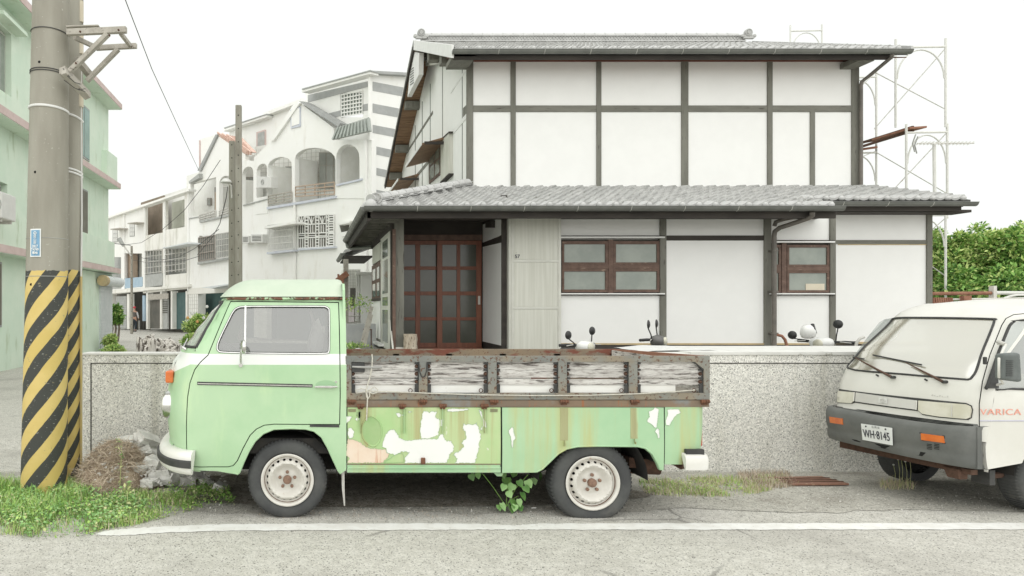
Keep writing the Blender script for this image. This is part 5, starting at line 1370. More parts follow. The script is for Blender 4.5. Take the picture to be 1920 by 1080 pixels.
MB().pbox(PO, 735, 652, 905, 662, -.12, .05).build('threshold', M['door_wood'], house, bevel=.004)
def sliding_door(x0, x1, cols_, k, name='sliding_door'):
 d = MB().pbox(PO, x0, 451, x1, 458.7, k, k + .035).build(name, M['door_wood'], house, bevel=.003)
 rows_ = [(458.7, 499.5), (506, 546.5), (553.7, 594.8), (600.7, 642.8)]
 MB().pbox(PO, x0, 642.8, x1, 654, k, k + .035).build('bottom_rail', M['door_wood'], d, bevel=.003)
 edges = [x0] + [v for c in cols_ for v in c] + [x1]
 for i in range(0, len(edges), 2): MB().pbox(PO, edges[i], 458.7, edges[i + 1], 642.8, k, k + .035).build('stile', M['door_wood'], d, bevel=.003)
 for c0, c1 in cols_:
  for i in range(3): MB().pbox(PO, c0, rows_[i][1], c1, rows_[i + 1][0], k + .002, k + .033).build('glazing_bar', M['door_wood'], d, bevel=.002)
  for a, b in rows_: MB().pbox(PO, c0, a, c1, b, k + .018, k + .024).build('pane', M['door_glass'], d)
 return d
sliding_door(748, 829, [(755, 779), (788, 820)], -.0)
d2 = sliding_door(819.5, 903, [(829.5, 856.5), (863, 893)], -.055)
MB().pbox(PO, 896.5, 555, 900.5, 571, -.062, -.05).build('door_pull', M['alu'], d2)
PC = Plane(1, 0, 3.33)
def ck(name, m, q, k0=-.0, k1=.03): return MB().pquad(PC, q, k0, k1).build(name, m, house)
MB().box(3.345, 3.45, 11.95, 13.3, ZT, 3.6).build('cheek_core', M['timber_dark'], house)
ck('plaster_panel', M['plaster'], [(905, 421), (939.5, 408), (939.5, 441), (905, 454.5)])
ck('plaster_panel', M['plaster'], [(905, 463), (939.5, 455), (939.5, 648), (905, 640)])
ck('lamp_bracket', M['timber_dark'], [(910, 417), (920, 413), (920, 427), (910, 427)], -.08, .0)
pb('post', M['timber'], LO, 739.5, 404, 757.5, 651, -.04, .12)
pb('post_trim', M['timber_dark'], LO, 733, 406, 739, 655, -.0, .10)
pb('stone_base', M['stone_base'], LO, 738, 651, 759.5, 662, -.06, .14)
PLL = Plane(1, 0, X_LL)
MB().box(X_LL + .05, X_LL + .12, 12.03, 15.7, ZT, 3.45).build('side_wall', M['timber_dark'], house)
def sl(name, m, q, k0=0.0, k1=.05, parent=None): return MB().pquad(PLL, q, k0, k1).build(name, m, parent or house)
def LLy(px, z): D = X_LL * F / (px - CX); return CY - (z - EYE) * F / D
def slz(name, m, xa, xb, za, zb_, k0=0.0, k1=.05, parent=None):
 return sl(name, m, [(xa, LLy(xa, za)), (xb, LLy(xb, za)), (xb, LLy(xb, zb_)), (xa, LLy(xa, zb_))], k0, k1, parent)
slz('plaster_panel', M['alu_panel'], 698, 712.6, 2.62, 2.98)
slz('plaster_panel', M['plaster'], 697, 712.6, 1.02, 1.80)
slz('sill_beam', M['timber'], 697, 713, .92, 1.02, -.01)
slz('foundation_edge', M['white_trim'], 693, 710, .87, .915, -.12, .02)
swl = slz('side_window', M['window_wood'], 697, 712.6, 1.86, 2.60)
for xa, xb in ((698.5, 703.5), (706.5, 711)):
 for za, zb_ in ((1.90, 2.18), (2.26, 2.50)): slz('pane', M['house_glass'], xa, xb, za, zb_, -.012, -.002, swl)
slz('side_window_sill', M['timber_dark'], 696, 713, 1.81, 1.86, -.03)
ad = slz('aluminium_door', M['alu'], 713.6, 731, .90, 3.02, -.02)
for za, zb_ in ((1.02, 1.62), (1.70, 1.86), (1.93, 2.55), (2.60, 2.92)): slz('pane', M['house_glass'], 717, 726.5, za, zb_, -.028, -.018, ad)
slz('door_jamb', M['window_wood'], 734, 736.5, .88, 3.0, -.0)
slz('lintel', M['timber_dark'], 696, 733, 3.02, 3.2, -.02)
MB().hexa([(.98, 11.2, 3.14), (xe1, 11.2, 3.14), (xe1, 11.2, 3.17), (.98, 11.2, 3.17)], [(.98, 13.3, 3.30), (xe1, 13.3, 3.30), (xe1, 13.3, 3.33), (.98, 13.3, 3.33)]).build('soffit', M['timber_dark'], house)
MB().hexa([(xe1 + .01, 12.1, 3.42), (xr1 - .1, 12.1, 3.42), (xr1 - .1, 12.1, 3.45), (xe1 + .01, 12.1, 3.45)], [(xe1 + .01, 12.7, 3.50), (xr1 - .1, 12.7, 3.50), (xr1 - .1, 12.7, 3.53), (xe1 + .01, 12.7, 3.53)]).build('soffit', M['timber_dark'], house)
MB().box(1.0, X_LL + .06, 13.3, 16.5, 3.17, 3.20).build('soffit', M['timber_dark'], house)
for i in range(13):
 y_ = 11.35 + i * .40; MB().box(1.0, X_LL + .05, y_, y_ + .045, 3.10 if i < 5 else 3.12, 3.14 if i < 5 else 3.17).build('rafter', M['timber'], house)
MB().box(.97, 1.02, 11.15, 16.5, 3.06, 3.20).build('fascia', M['timber_dark'], house)
MB().box(.97, xe1, 11.15, 11.2, 3.10, 3.235).build('fascia', M['timber_dark'], house)
MB().box(xe1, xr1 - .15, 12.08, 12.14, 3.35, 3.47).build('fascia', M['timber_dark'], house)
MB().box(X_LL - .45, X_LL - .0, 16.48, 16.53, 3.05, 3.30).build('fascia', M['timber_dark'], house)
MB().hexa([(xu0, 13.65, 6.58), (xu1, 13.65, 6.58), (xu1, 13.65, 6.60), (xu0, 13.65, 6.60)], [(xu0, 14.3, 6.80), (xu1, 14.3, 6.80), (xu1, 14.3, 6.82), (xu0, 14.3, 6.82)]).build('soffit', M['timber_red'], house)
MB().box(xu0, xu1 - .3, 13.62, 13.67, 6.545, 6.66).build('fascia', M['timber_dark'], house)
def gutter(a, b, r=.062, name='gutter'):
 a = Vector(a); b = Vector(b); d = (b - a).normalized(); mb = MB(); n = 10
 side = Vector((d.y, -d.x, 0)).normalized()
 for rr_, fl in ((r, 1), (r - .004, -1)):
  base = len(mb.v)
  for p in (a, b):
   for k in range(n + 1):
    an = math.pi * k / n; mb.v.append(tuple(p + side * math.cos(an) * rr_ - Vector((0, 0, 1)) * math.sin(an) * rr_ * 1.0))
  for k in range(n): mb.f.append((base + k, base + k + 1, base + n + 2 + k, base + n + 1 + k)); mb.m.append(0)
 mb.f.append(tuple(range(0, n + 1))); mb.m.append(0)
 mb.f.append(tuple(range(n + 1, 2 * n + 2))); mb.m.append(0)
 g = mb.build(name, M['gutter'], house, smooth=60)
 MB().tube([a - side * -r, b - side * -r], .008, 6).build('gutter_bead', M['gutter'], g)
 L = (b - a).length; k = int(L / .9)
 for i in range(1, k + 1):
  p = a + d * (i * L / (k + 1)); MB().tube([p + side * (r + .004), p + side * (r * .7) - Vector((0, 0, r * .72)), p - Vector((0, 0, r + .003))], .005, 5).build('gutter_strap', M['alu'], g)
 return g
zg = EYE + (CY - 387.5) * 11.02 / F
gutter((.90, 11.03, zg), (xe1 + .02, 11.03, zg), .068)
gutter((.915, 16.55, zg), (.915, 11.06, zg), .062)
zg2 = EYE + (CY - 380) * 12.0 / F
gutter((xe1 - .05, 11.98, zg2), (xr1 + .0, 11.98, zg2), .066)
zg3 = EYE + (CY - 94.5) * 13.50 / F
gutter(((848 - CX) * 13.5 / F, 13.50, zg3), ((1708 - CX) * 13.5 / F, 13.50, zg3), .070)
gutter((.78 + .1, 19.6, 3.0), (.88, 17.0, 3.0), .06)
MB().hexa([(.92, 17.0, 3.0), (.92, 19.6, 3.0), (.92, 19.6, 3.08), (.92, 17.0, 3.08)], [(2.4, 17.0, 3.55), (2.4, 19.6, 3.55), (2.4, 19.6, 3.63), (2.4, 17.0, 3.63)]).build('rear_pent_roof', M['tile'], house)
MB().box(.93, 1.6, 17.02, 19.5, 2.9, 2.94).build('rear_soffit', M['timber_dark'], house)
MB().tube([(.94, 16.45, zg - .05), (.96, 16.4, zg - .16), (1.05, 16.2, zg - .22), (1.45, 15.4, zg - .26)], .045, 10).build('downpipe', M['gutter'], house, smooth=60)
def pipe(pts, r, name='downpipe', m='downpipe'): return MB().tube(pts, r, 12).build(name, M[m], house, smooth=60)
pipe([W(1523, 398, 11.05), W(1523, 404, 11.08), W(1516, 409, 11.15), W(1490, 418, 11.35), W(1462, 427, 11.65), W(1453, 434, 11.76), W(1451.5, 442, 11.77), W(1451.5, 560, 11.78), W(1451.5, 662, 11.78)], .038)
pipe([W(1521, 402, 11.15), W(1500, 405, 11.35), W(1470, 411, 11.60), W(1455, 416, 11.74), W(1452, 424, 11.76)], .033)
for y in (470, 547, 625): MB().box(*(lambda p: (p.x - .045, p.x + .045, p.y - .045, p.y + .08, p.z - .012, p.z + .012))(W(1451.5, y, 11.78))).build('pipe_clip', M['downpipe'], house)
pipe([W(1673, 102, 13.5), W(1672, 107, 13.55), W(1660, 117, 13.7), W(1630, 142, 14.0), W(1616, 153, 14.1), W(1614.5, 160, 14.12), W(1614.5, 362, 14.12)], .034)
MB().box(X_LL, 3.3, 11.6, 13.3, ZT - .001, ZT + .004).build('porch_slab', M['concrete'], house)
# houses across the side street
A_ = Vector((2.63, 28.7, 0)); FD = Vector((-.580, .8145, 0)).normalized(); FN = Vector((.8145, .580, 0)).normalized()
FP = Plane(FN.x, FN.y, FN.dot(A_))           # street front of the terrace
SP = Plane(-FD.x * -1, -FD.y * -1, 1)        # placeholder, replaced below
class PlaneG(Plane):
 def __init__(s, n, p): s.n = Vector((n[0], n[1], 0)).normalized(); s.nx, s.ny = s.n.x, s.n.y; s.c = s.n.dot(Vector((p[0], p[1], 0)))
FP = PlaneG(FN, A_)
SP = PlaneG((-.580, .8145), A_)              # gable side that carries the grey stripes
def fwall(name, m, outer, holes, parent, pl=FP, th=.25, k=0.0):
 mb = MB().cdt(outer, holes, lambda x, y: pl.p(x, y, k), depth=pl.n * th)
 return mb.build(name, m, parent)
def fq(name, m, q, k0, k1, parent, pl=FP): return MB().pquad(pl, q, k0, k1).build(name, m, parent)
def rect(x0, y0, x1, y1): return [(x0, y0), (x1, y0), (x1, y1), (x0, y1)]
def fbase(px): p = FP.p(px, 610); return (p.x, p.y, 0)
hA = thing('row_house', 'four storey white house with arched balconies and grey striped gable end', 'house', fbase(620), 'houses across the side street')
def arch(xa, ya_b, xb, yb_b, ya_s, yb_s, top, n=10):
 out = [(xa, ya_b), (xb, yb_b)]
 for i in range(n + 1):
  a = math.pi * i / n; t = .5 + .5 * math.cos(a)
  out.append((xa + (xb - xa) * t, ya_s + (yb_s - ya_s) * t - top * math.sin(a)))
 return out
aR = arch(630, 370, 674, 364, 297, 296, 26)          # right arch
aM = arch(553, 382, 629, 372, 298, 300, 22)          # middle arch
aL = arch(502, 394, 547, 385, 313, 308, 16)
aLL = arch(481, 396, 501, 393, 322, 316, 12)
outerA = [(346, 515), (695, 470), (695, 300), (694, 258), (638, 262), (622, 237), (596, 212), (572, 190), (560, 190), (548, 198), (505, 262), (498, 282), (476, 296), (476, 504)]
outerA = [(476, 532), (697, 522), (697, 262), (626, 262), (626, 240), (560, 191), (549, 197), (505, 268), (476, 296)]
holesA = [aR, aM, aL, aLL, rect(559, 402.5, 627, 464)]
fwall('facade', M['far_white'], outerA, [aR, aM, aL, aLL], hA)
k_ = 1.5
def bq(name, m, x0, y0, x1, y1, parent=hA, ka=0, kb=.06, k=k_): return MB().pbox(FP, x0, y0, x1, y1, k + ka, k + kb).build(name, m, parent)
MB().pquad(FP, [(478, 275), (720, 235), (720, 400), (478, 420)], k_ + .06, k_ + .15).build('loggia_wall', M['far_tilewall'], hA)
mb = MB()
for i in range(26):
 x = 480 + i * 8.6; mb.pquad(FP, [(x, 280), (x + .7, 280), (x + .7, 400), (x, 400)], k_ + .052, k_ + .062)
for i in range(15):
 y = 282 + i * 7.5; mb.pquad(FP, [(478, y + 12), (700, y - 4), (700, y - 3.4), (478, y + 12.6)], k_ + .050, k_ + .064)
kind(mb.build('tile_joints', M['grout'], hA), 'stuff')
for q in ([(486, 300), (486.8, 300)],): pass
for px in (549, 503, 628.5, 690):
 a = FP.p(px, 400, .24, False); b = FP.p(px, 400, k_, False)
 MB().hexa([(a.x, a.y, 5.0), (a.x + FD.x * .12, a.y + FD.y * .12, 5.0), (a.x + FD.x * .12, a.y + FD.y * .12, 8.9), (a.x, a.y, 8.9)], [(b.x, b.y, 5.0), (b.x + FD.x * .12, b.y + FD.y * .12, 5.0), (b.x + FD.x * .12, b.y + FD.y * .12, 8.9), (b.x, b.y, 8.9)]).build('cross_wall', M['far_tilewall'], hA)
fl0 = FP.p(476, 430, .2, False); fl1 = FP.p(695, 400, .2, False)
MB().hexa([(fl0.x, fl0.y, 5.0), (fl1.x, fl1.y, 5.0), (fl1.x, fl1.y, 5.15), (fl0.x, fl0.y, 5.15)], [(fl0.x + FN.x * 1.5, fl0.y + FN.y * 1.5, 5.0), (fl1.x + FN.x * 1.5, fl1.y + FN.y * 1.5, 5.0), (fl1.x + FN.x * 1.5, fl1.y + FN.y * 1.5, 5.15), (fl0.x + FN.x * 1.5, fl0.y + FN.y * 1.5, 5.15)]).build('balcony_floor', M['concrete'], hA)
def door_set(x0, y0, x1, y1, n, parent, k=k_, fr='brown_frame', gl='far_glass', tr=None):
 f = MB().pbox(FP, x0, y0, x1, y1, k - .06, k + .02).build('window', M[fr], parent)
 w = (x1 - x0) / n
 for i in range(n):
  a, b = x0 + i * w + .8, x0 + (i + 1) * w - .8
  if tr:
   MB().pbox(FP, a, y0 + 1, b, tr - .6, k - .075, k - .05).build('pane', M[gl], f)
   MB().pbox(FP, a, tr + .6, b, y1 - 1, k - .075, k - .05).build('pane', M['wood_door'] if (n == 1 or i == 1) and gl == 'far_glass' and n != 4 else M[gl], f)
  else: MB().pbox(FP, a, y0 + 1, b, y1 - 1, k - .075, k - .05).build('pane', M[gl], f)
 return f
door_set(598, 286, 652, 352, 4, hA, tr=310)
door_set(535, 312, 548, 378, 1, hA, tr=329)
door_set(664, 302, 671, 320, 1, hA)
door_set(513, 338, 523, 355, 1, hA)
for x, y0, y1 in ((655.5, 302, 336), (591, 318, 350)):
 s_ = MB().pbox(FP, x, y0, x + 3, y1, k_ - .04, k_ + .01).build('paper_strip', M['orange_print'], hA)
 for i in range(5): MB().pbox(FP, x + .6, y0 + 2 + i * (y1 - y0) / 5, x + 2.4, y0 + (y1 - y0) / 5 * (i + .7), k_ - .048, k_ - .04).build('character_block', M['far_white'], s_)
def rail_(x0, y0, x1, y1, h, n, m, parent, posts):
 r = None
 for j in range(n):
  t = j / (n - 1); a = FP.p(x0, y0 - h * t, -.06); b = FP.p(x1, y1 - h * 1.25 * t, -.06)
  o = MB().bar(a, b, .05, .05).build('railing_bar', M[m], parent)
 for i in range(posts):
  t = i / (posts - 1); x = x0 + (x1 - x0) * t; y = y0 + (y1 - y0) * t
  MB().bar(FP.p(x, y + 1, -.05), FP.p(x, y - h * (1 + .25 * t), -.05), .05, .05, (1, 0, 0)).build('railing_post', M[m], parent)
rail_(554, 368.5, 627, 364, 18, 4, 'wood_door', hA, 5)
rail_(503, 382, 547, 377, 14, 4, 'grey_wood', hA, 4)
fq('balcony_edge', M['bluegrey_sill'], [(500, 388), (629, 367), (629, 371), (500, 392.5)], -.12, .02, hA)
fq('balcony_edge', M['bluegrey_sill'], [(630, 345.5), (677.5, 334.5), (677.5, 338), (630, 349)], -.10, .02, hA)
fq('balcony_parapet', M['far_white'], [(628, 347), (690, 336), (690, 372), (628, 372)], -.03, .05, hA)
fq('balcony_parapet', M['far_white'], [(478, 372), (502, 367), (502, 400), (478, 402)], -.03, .05, hA)
def grille(x0, y0, x1, y1, nv, nh, m, parent, out=.12, kpan='far_glass', r=.022, skew=0.0, name='window_grille'):
 w = fq('window', M[kpan], [(x0, y0), (x1, y0 - skew), (x1, y1 - skew), (x0, y1)], -.02, .05, parent)
 mb = MB()
 def P(u, v, k): return FP.p(x0 + (x1 - x0) * u, (y0 + (y1 - y0) * v) - skew * u, k)
 for i in range(nv + 1): mb.bar(P(i / nv, 0, -out), P(i / nv, 1, -out), r, r, (1, 0, 0))
 for j in range(nh + 1): mb.bar(P(0, j / nh, -out - .012), P(1, j / nh, -out - .012), r, r)
 for u in (0, 1):
  for v in (0, 1): mb.bar(P(u, v, -out), P(u, v, 0), r, r)
 kind(mb.build(name, M[m], w), 'stuff')
 return w
grille(502, 422, 550, 470, 15, 4, 'steel_white', hA, .3, skew=4, r=.03, kpan='ac_white')
wg = fq('window', M['far_dark'], [(558.5, 405), (626, 402), (626, 462), (558.5, 466)], -.02, .04, hA)
def FW(x, y, k=-.05): return FP.p(x, y, k)
mb = MB()
def fb(x0, y0, x1, y1, w=.05): mb.bar(FW(x0, y0), FW(x1, y1), .04, w, FN if False else (0, 0, 1)) if abs(x1 - x0) > abs(y1 - y0) else mb.bar(FW(x0, y0), FW(x1, y1), w, .04, (FN.x, FN.y, 0))
for x in (559, 572, 578, 592, 598, 612, 616, 626): fb(x, 404 - (x - 559) * .04, x, 465.5 - (x - 559) * .06)
for y in (404.5, 421, 438, 446, 465): fb(559, y + .5, 626, y - 2.5)
for xa in (572, 592, 612):
 for i in range(10): fb(xa, 407 + i * 6, xa + 6, 406.8 + i * 6, .045)
for xa in (559, 578, 598):
 for dx in (4.3, 8.6): fb(xa + dx, 422, xa + dx, 437, .03); fb(xa + dx, 447, xa + dx, 464, .03)
 for dx in (-5, 0, 5): fb(xa + 6.5, 420, xa + 6.5 + dx, 406, .03)
 fb(xa, 442, xa + 13, 441.6, .03)
for i in range(13): fb(616, 406 + i * 4.6, 626, 405.6 + i * 4.6, .05)
kind(mb.build('window_grille', M['far_white'], wg), 'stuff')
fq('window_sill', M['bluegrey_sill'], [(558, 466), (627, 462), (627, 464.8), (558, 469.5)], -.15, .02, hA)
fq('window_sill', M['bluegrey_sill'], [(500, 473), (550, 468), (550, 471), (500, 476.5)], -.3, .02, hA)
fq('window_hood', M['far_white'], [(495, 425), (555, 415), (555, 419), (495, 429)], -.6, .02, hA)
def aircon(x0, y0, x1, y1, out, label, round_fan=False, pl=FP, grp='air conditioners on the white houses'):
 c = pl.p((x0 + x1) / 2, y1, 0)
 t = thing('air_conditioner', label, 'air conditioner', (c.x, c.y, c.z), grp)
 b = MB().pbox(pl, x0, y0, x1, y1, -out, -.03).build('casing', M['ac_white'], t, bevel=.015)
 a = pl.p(x0, y1, -out); q = pl.p(x1, y0, -out); w = (q - a)
 cx_, cy_ = (x0 + x1) / 2, (y0 + y1) / 2
 if round_fan:
  cc = pl.p(x0 + (x1 - x0) * .42, cy_, -out - .003); r = abs(q.z - a.z) * .38
  MB().lathe([(r, 0), (r, -.02), (r * .93, -.02), (r * .90, 0)], cc, tuple(pl.n), 20).build('fan_ring', M['shutter_grey'], t)
  for rr in (.3, .5, .7): MB().tube([cc + (pl.n.cross(Vector((0, 0, 1))) * math.cos(a2) + Vector((0, 0, 1)) * math.sin(a2)) * r * rr for a2 in [k2 * math.pi / 8 for k2 in range(17)]], .006, 4, caps=False).build('fan_guard', M['shutter_grey'], t)
 else:
  for i in range(4): MB().pbox(pl, x0 + (x1 - x0) * .12, y0 + (y1 - y0) * (.2 + i * .17), x0 + (x1 - x0) * .88, y0 + (y1 - y0) * (.2 + i * .17) + (y1 - y0) * .07, -out - .012, -out).build('louvre', M['far_dark'], t)
 MB().bar(pl.p(x0 + .5, y1 + .6, -out), pl.p(x0 + .5, y1 + .6, .0), .04, .03).build('bracket', M['steel'], t)
 MB().bar(pl.p(x1 - .5, y1 + .6, -out), pl.p(x1 - .5, y1 + .6, .0), .04, .03).build('bracket', M['steel'], t)
 return t
aircon(481, 331, 508, 352, .45, 'big split air conditioner with round fan under the left small arch', True)
aircon(454, 442, 466, 456, .35, 'left one of two window air conditioners beside the barred windows')
aircon(470, 439, 492, 455, .35, 'right one of two window air conditioners, larger, beside the white barred window')
ven = fq('vent_recess', M['far_dark'], [(636, 421), (655, 417), (653, 432), (640, 436)], -.02, .03, hA)
fq('vent_hood', M['far_white'], [(630, 419), (658, 414), (655, 418), (634, 422)], -.35, 0, hA); fq('vent_shelf', M['far_white'], [(637, 436), (660, 432), (658, 440), (640, 444)], -.25, 0, hA)
outS = [(695, 136), (768, 141), (800, 150), (800, 500), (695, 530)]
gS = fwall('gable_wall', M['far_white'], [(696, 134), (780, 139), (800, 145), (800, 520), (696, 532)], [], hA, SP, .2)
for x0, ya, yb, h in ((699, 153, 163, 17), (699, 194, 205, 17), (699, 234, 245, 15), (690, 273, 280, 15), (690, 313, 322, 14), (690, 354, 362, 13)):
 x1 = 770; ye = ya + (x1 - x0) * .19
 fq('painted_stripe', M['stripe_grey'], [(max(x0, 698), ya), (x1, ye), (x1, ye + h), (max(x0, 698), ya + h)], -.012, .0, hA, SP)
MB().pquad(SP, [(694, 132), (800, 138), (800, 143), (694, 137)], -.25, .1).build('gable_trim', M['stripe_grey'], hA)
MB().pquad(FP, [(566, 167), (694, 132), (694, 138), (566, 173)], -.35, .1).build('eave_trim', M['far_white'], hA)
MB().pquad(FP, [(566, 166), (694, 131), (694, 133), (566, 168)], -.40, .1).build('eave_trim', M['stripe_grey'], hA)
fwall('top_storey_wall', M['far_white'], [(572, 172), (695, 138), (695, 270), (572, 270)], [rect(638, 174, 681, 220)], hA, FP, .2, .35)
fq('painted_stripe', M['stripe_grey'], [(577, 178), (695, 151), (695, 161), (577, 192)], .33, .35, hA)
fq('painted_stripe', M['stripe_grey'], [(610, 214), (638, 207), (638, 217), (622, 222)], .33, .35, hA)
fq('painted_stripe', M['stripe_grey'], [(681, 196), (695, 193), (695, 206), (681, 208)], .33, .35, hA)
wt = fq('window', M['house_glass'], [(639, 177), (680, 168), (680, 213), (639, 220)], .40, .44, hA)
mb = MB()
for i in range(8):
 x = 640 + i * 5.6; mb.bar(FP.p(x, 178 - (x - 640) * .2, .32), FP.p(x, 219 - (x - 640) * .17, .32), .045, .03, (FN.x, FN.y, 0))
for i in range(7): mb.bar(FP.p(640, 178 + i * 6.8, .31), FP.p(680, 170 + i * 7.1, .31), .03, .045)
kind(mb.build('window_grille', M['far_white'], wt), 'stuff')
fq('downpipe', M['far_white'], [(690, 140), (693, 140), (693, 262), (690, 262)], -.15, -.03, hA)
fq('downpipe', M['far_white'], [(683, 262), (686, 262), (686, 525), (683, 525)], -.12, -.02, hA)
fq('downpipe', M['far_white'], [(550, 384), (552.5, 384), (552.5, 528), (550, 528)], -.12, -.02, hA)
cn = fq('canopy', M['green_tile'], [(633, 239), (690, 221), (693, 246), (622, 262)], -.5, -.38, hA)
for i in range(11):
 x0_ = 634 + i * 5.6; x1_ = 623.5 + i * 7.0
 MB().bar(FP.p(x0_, 238.5 - i * 1.75, -.51), FP.p(x1_, 261.5 - i * 1.6, -.55), .09, .06, (FN.x, FN.y, 0)).build('canopy_rib', M['green_tile'], cn)
fq('pediment_roof', M['stripe_grey'], [(560, 190), (568, 190), (638, 231), (634, 238)], -.25, .2, hA)
fq('pediment_trim', M['far_white'], [(505, 262), (556, 193), (562, 193), (512, 264)], -.14, .0, hA)
pn = fq('pediment_frame', M['bluegrey_sill'], [(544, 206), (563, 200), (563, 237), (545, 241)], -.05, .0, hA)
fq('pediment_niche', M['far_white'], [(546.5, 207), (561, 202), (561, 232), (546.5, 237)], -.07, -.05, pn)
fwall('ground_floor_wall', M['far_white2'], [(476, 532), (697, 522), (697, 660), (476, 632)], [rect(500, 545, 680, 640)], hA, FP, .3, .02)
MB().pquad(FP, [(478, 541), (700, 535), (700, 650), (478, 640)], 1.6, 1.7).build('ground_floor_wall', M['teal'], hA)
hB = thing('row_house', 'white house with terracotta tiled pediment and two leaning lamp poles before it', 'house', fbase(420), 'houses across the side street')
b1 = arch(382, 412, 406, 406, 350, 344, 2, 4)
bA = [(357, 407), (405, 398), (405, 332), (357, 345)]
bB = arch(411, 404, 433, 399, 345, 340, 13)
bC = arch(453.5, 385, 475, 378, 330, 323, 14)
fwall('facade', M['far_white'], [(353, 545), (476, 532), (476, 302), (460, 300), (460, 290), (407, 250), (373, 318), (373, 326), (353, 340)], [bA, bB, bC, rect(373, 442, 403, 484)], hB, FP, .25)
MB().pquad(FP, [(350, 330), (478, 290), (478, 420), (350, 430)], 1.35, 1.5).build('loggia_wall', M['far_tilewall'], hB)
for px in (407, 436, 452):
 a = FP.p(px, 400, .24, False); b = FP.p(px, 400, 1.4, False)
 MB().hexa([(a.x, a.y, 5.0), (a.x + FD.x * .12, a.y + FD.y * .12, 5.0), (a.x + FD.x * .12, a.y + FD.y * .12, 8.6), (a.x, a.y, 8.6)], [(b.x, b.y, 5.0), (b.x + FD.x * .12, b.y + FD.y * .12, 5.0), (b.x + FD.x * .12, b.y + FD.y * .12, 8.6), (b.x, b.y, 8.6)]).build('cross_wall', M['far_tilewall'], hB)
door_set(388, 371, 395, 385, 1, hB, 1.3); door_set(402, 351, 408, 400, 1, hB, 1.3, tr=360)
door_set(455, 332, 476, 376, 2, hB, 1.3, tr=352)
rail_(374, 415, 404, 408, 11, 4, 'steel', hB, 4); rail_(411, 407, 434, 401, 11, 4, 'steel', hB, 4)
fq('balcony_edge', M['shutter_grey'], [(353, 409), (374, 405), (374, 407), (353, 411)], -.06, .02, hB)
fq('balcony_edge', M['shutter_grey'], [(374, 414), (434, 401), (434, 404), (374, 417.5)], -.10, .02, hB)
fq('balcony_edge', M['shutter_grey'], [(455, 384), (502, 372), (502, 374), (455, 386)], -.08, .02, hB)
fq('lean_to_roof', M['shutter_grey'], [(354, 340), (373, 325), (373, 334), (354, 344)], -.25, .15, hB)
fq('pediment_trim', M['stripe_grey'], [(370, 320), (404, 252), (408, 252), (375, 321)], -.12, .0, hB)
ro = fq('tiled_roof', M['red_tile'], [(408, 250), (446, 256), (474, 285), (462, 286)], .0, .25, hB)
for i in range(13):
 for j in range(3):
  t = i / 13; xa = 408 + 54 * t + j * (10 - 6 * t) * .9; ya = 250 + 36 * t + j * 2.2 * (1 - t)
  a = FP.p(xa, ya, -.02); MB().bar(a, FP.p(xa + 4.6, ya + 3.6, -.02), .20, .07, (FN.x, FN.y, .5)).build('terracotta_tile', M['red_tile'], ro)
fq('roof_shed', M['far_white'], [(374, 262), (405, 252), (405, 258), (374, 330)], .4, 1.4, hB)
fq('roof_shed_post', M['pink_cornice'], [(373, 263), (375, 263), (375, 320), (373, 320)], .35, .4, hB)
fwall('top_storey_wall', M['far_white'], [(430, 242), (566, 186), (566, 300), (430, 300)], [], hB, FP, .2, 2.2)
fq('eave_trim', M['far_white'], [(418, 240), (500, 214), (500, 219), (418, 246)], 1.8, 2.4, hB)
fq('eave_trim', M['far_white'], [(494, 212), (566, 184), (566, 190), (494, 218)], 1.9, 2.5, hB)
fq('eave_shadow_trim', M['stripe_grey'], [(420, 239), (500, 213), (500, 214.5), (420, 241)], 1.75, 2.4, hB)
wz = fq('window', M['pink_cornice'], [(480.5, 248), (496.5, 243), (496.5, 276), (480.5, 279)], 2.1, 2.2, hB)
fq('pane', M['shutter_grey'], [(483, 250), (495.5, 246), (495.5, 274), (483, 277)], 2.08, 2.1, wz)
grille(372, 446, 403, 490, 8, 3, 'brown_frame', hB, .06, skew=5, r=.05); grille(405, 439, 432, 484, 8, 4, 'steel', hB, .25, skew=4, r=.03)
fq('window_sill', M['shutter_grey'], [(370, 492), (433, 482), (433, 485), (370, 496)], -.2, .02, hB)
MB().pquad(FP, [(352, 541), (480, 531), (480, 545), (352, 552)], -.05, .3).build('lintel', M['far_white2'], hB)
fq('tiled_pillar', M['far_tilewall'], [(354, 545), (371, 544), (371, 618), (354, 617)], -.02, .5, hB)
mb = MB()
for i in range(10): mb.pquad(FP, [(354, 550 + i * 7), (371, 549.5 + i * 7), (371, 550.2 + i * 7), (354, 550.7 + i * 7)], -.03, -.018)
for i in range(4): mb.pquad(FP, [(356 + i * 4, 546), (356.6 + i * 4, 546), (356.6 + i * 4, 617), (356 + i * 4, 617)], -.03, -.018)
kind(mb.build('tile_joints', M['grout'], hB), 'stuff')
MB().pquad(FP, [(371, 546), (480, 538), (480, 640), (371, 622)], 1.0, 1.1).build('garage_door', M['teal'], hB)
fq('awning', M['shutter_white'], [(377, 539), (430, 532), (430, 534), (395, 541)], -.9, -.02, hB)
hC = thing('row_house', 'three storey cream house with two big open top floor loggias', 'house', fbase(310), 'houses across the side street')
fwall('facade', M['far_white2'], [(268, 550), (353, 541), (353, 357), (268, 386)], [[(271, 442), (305, 436), (305, 378), (271, 388)], [(309, 431), (346, 426), (346, 362), (309, 375)], rect(271, 470, 304, 538), rect(309, 466, 350, 534)], hC, FP, .25)
MB().pquad(FP, [(264, 380), (356, 350), (356, 445), (264, 450)], 2.0, 2.1).build('loggia_wall', M['far_tilewall'], hC)
MB().pquad(FP, [(264, 380), (307, 366), (307, 445), (264, 450)], 1.2, 1.3).build('loggia_wall', mat('umber_wall', (.20, .165, .12), (.27, .22, .17), scale=1, rough=.95), hC)
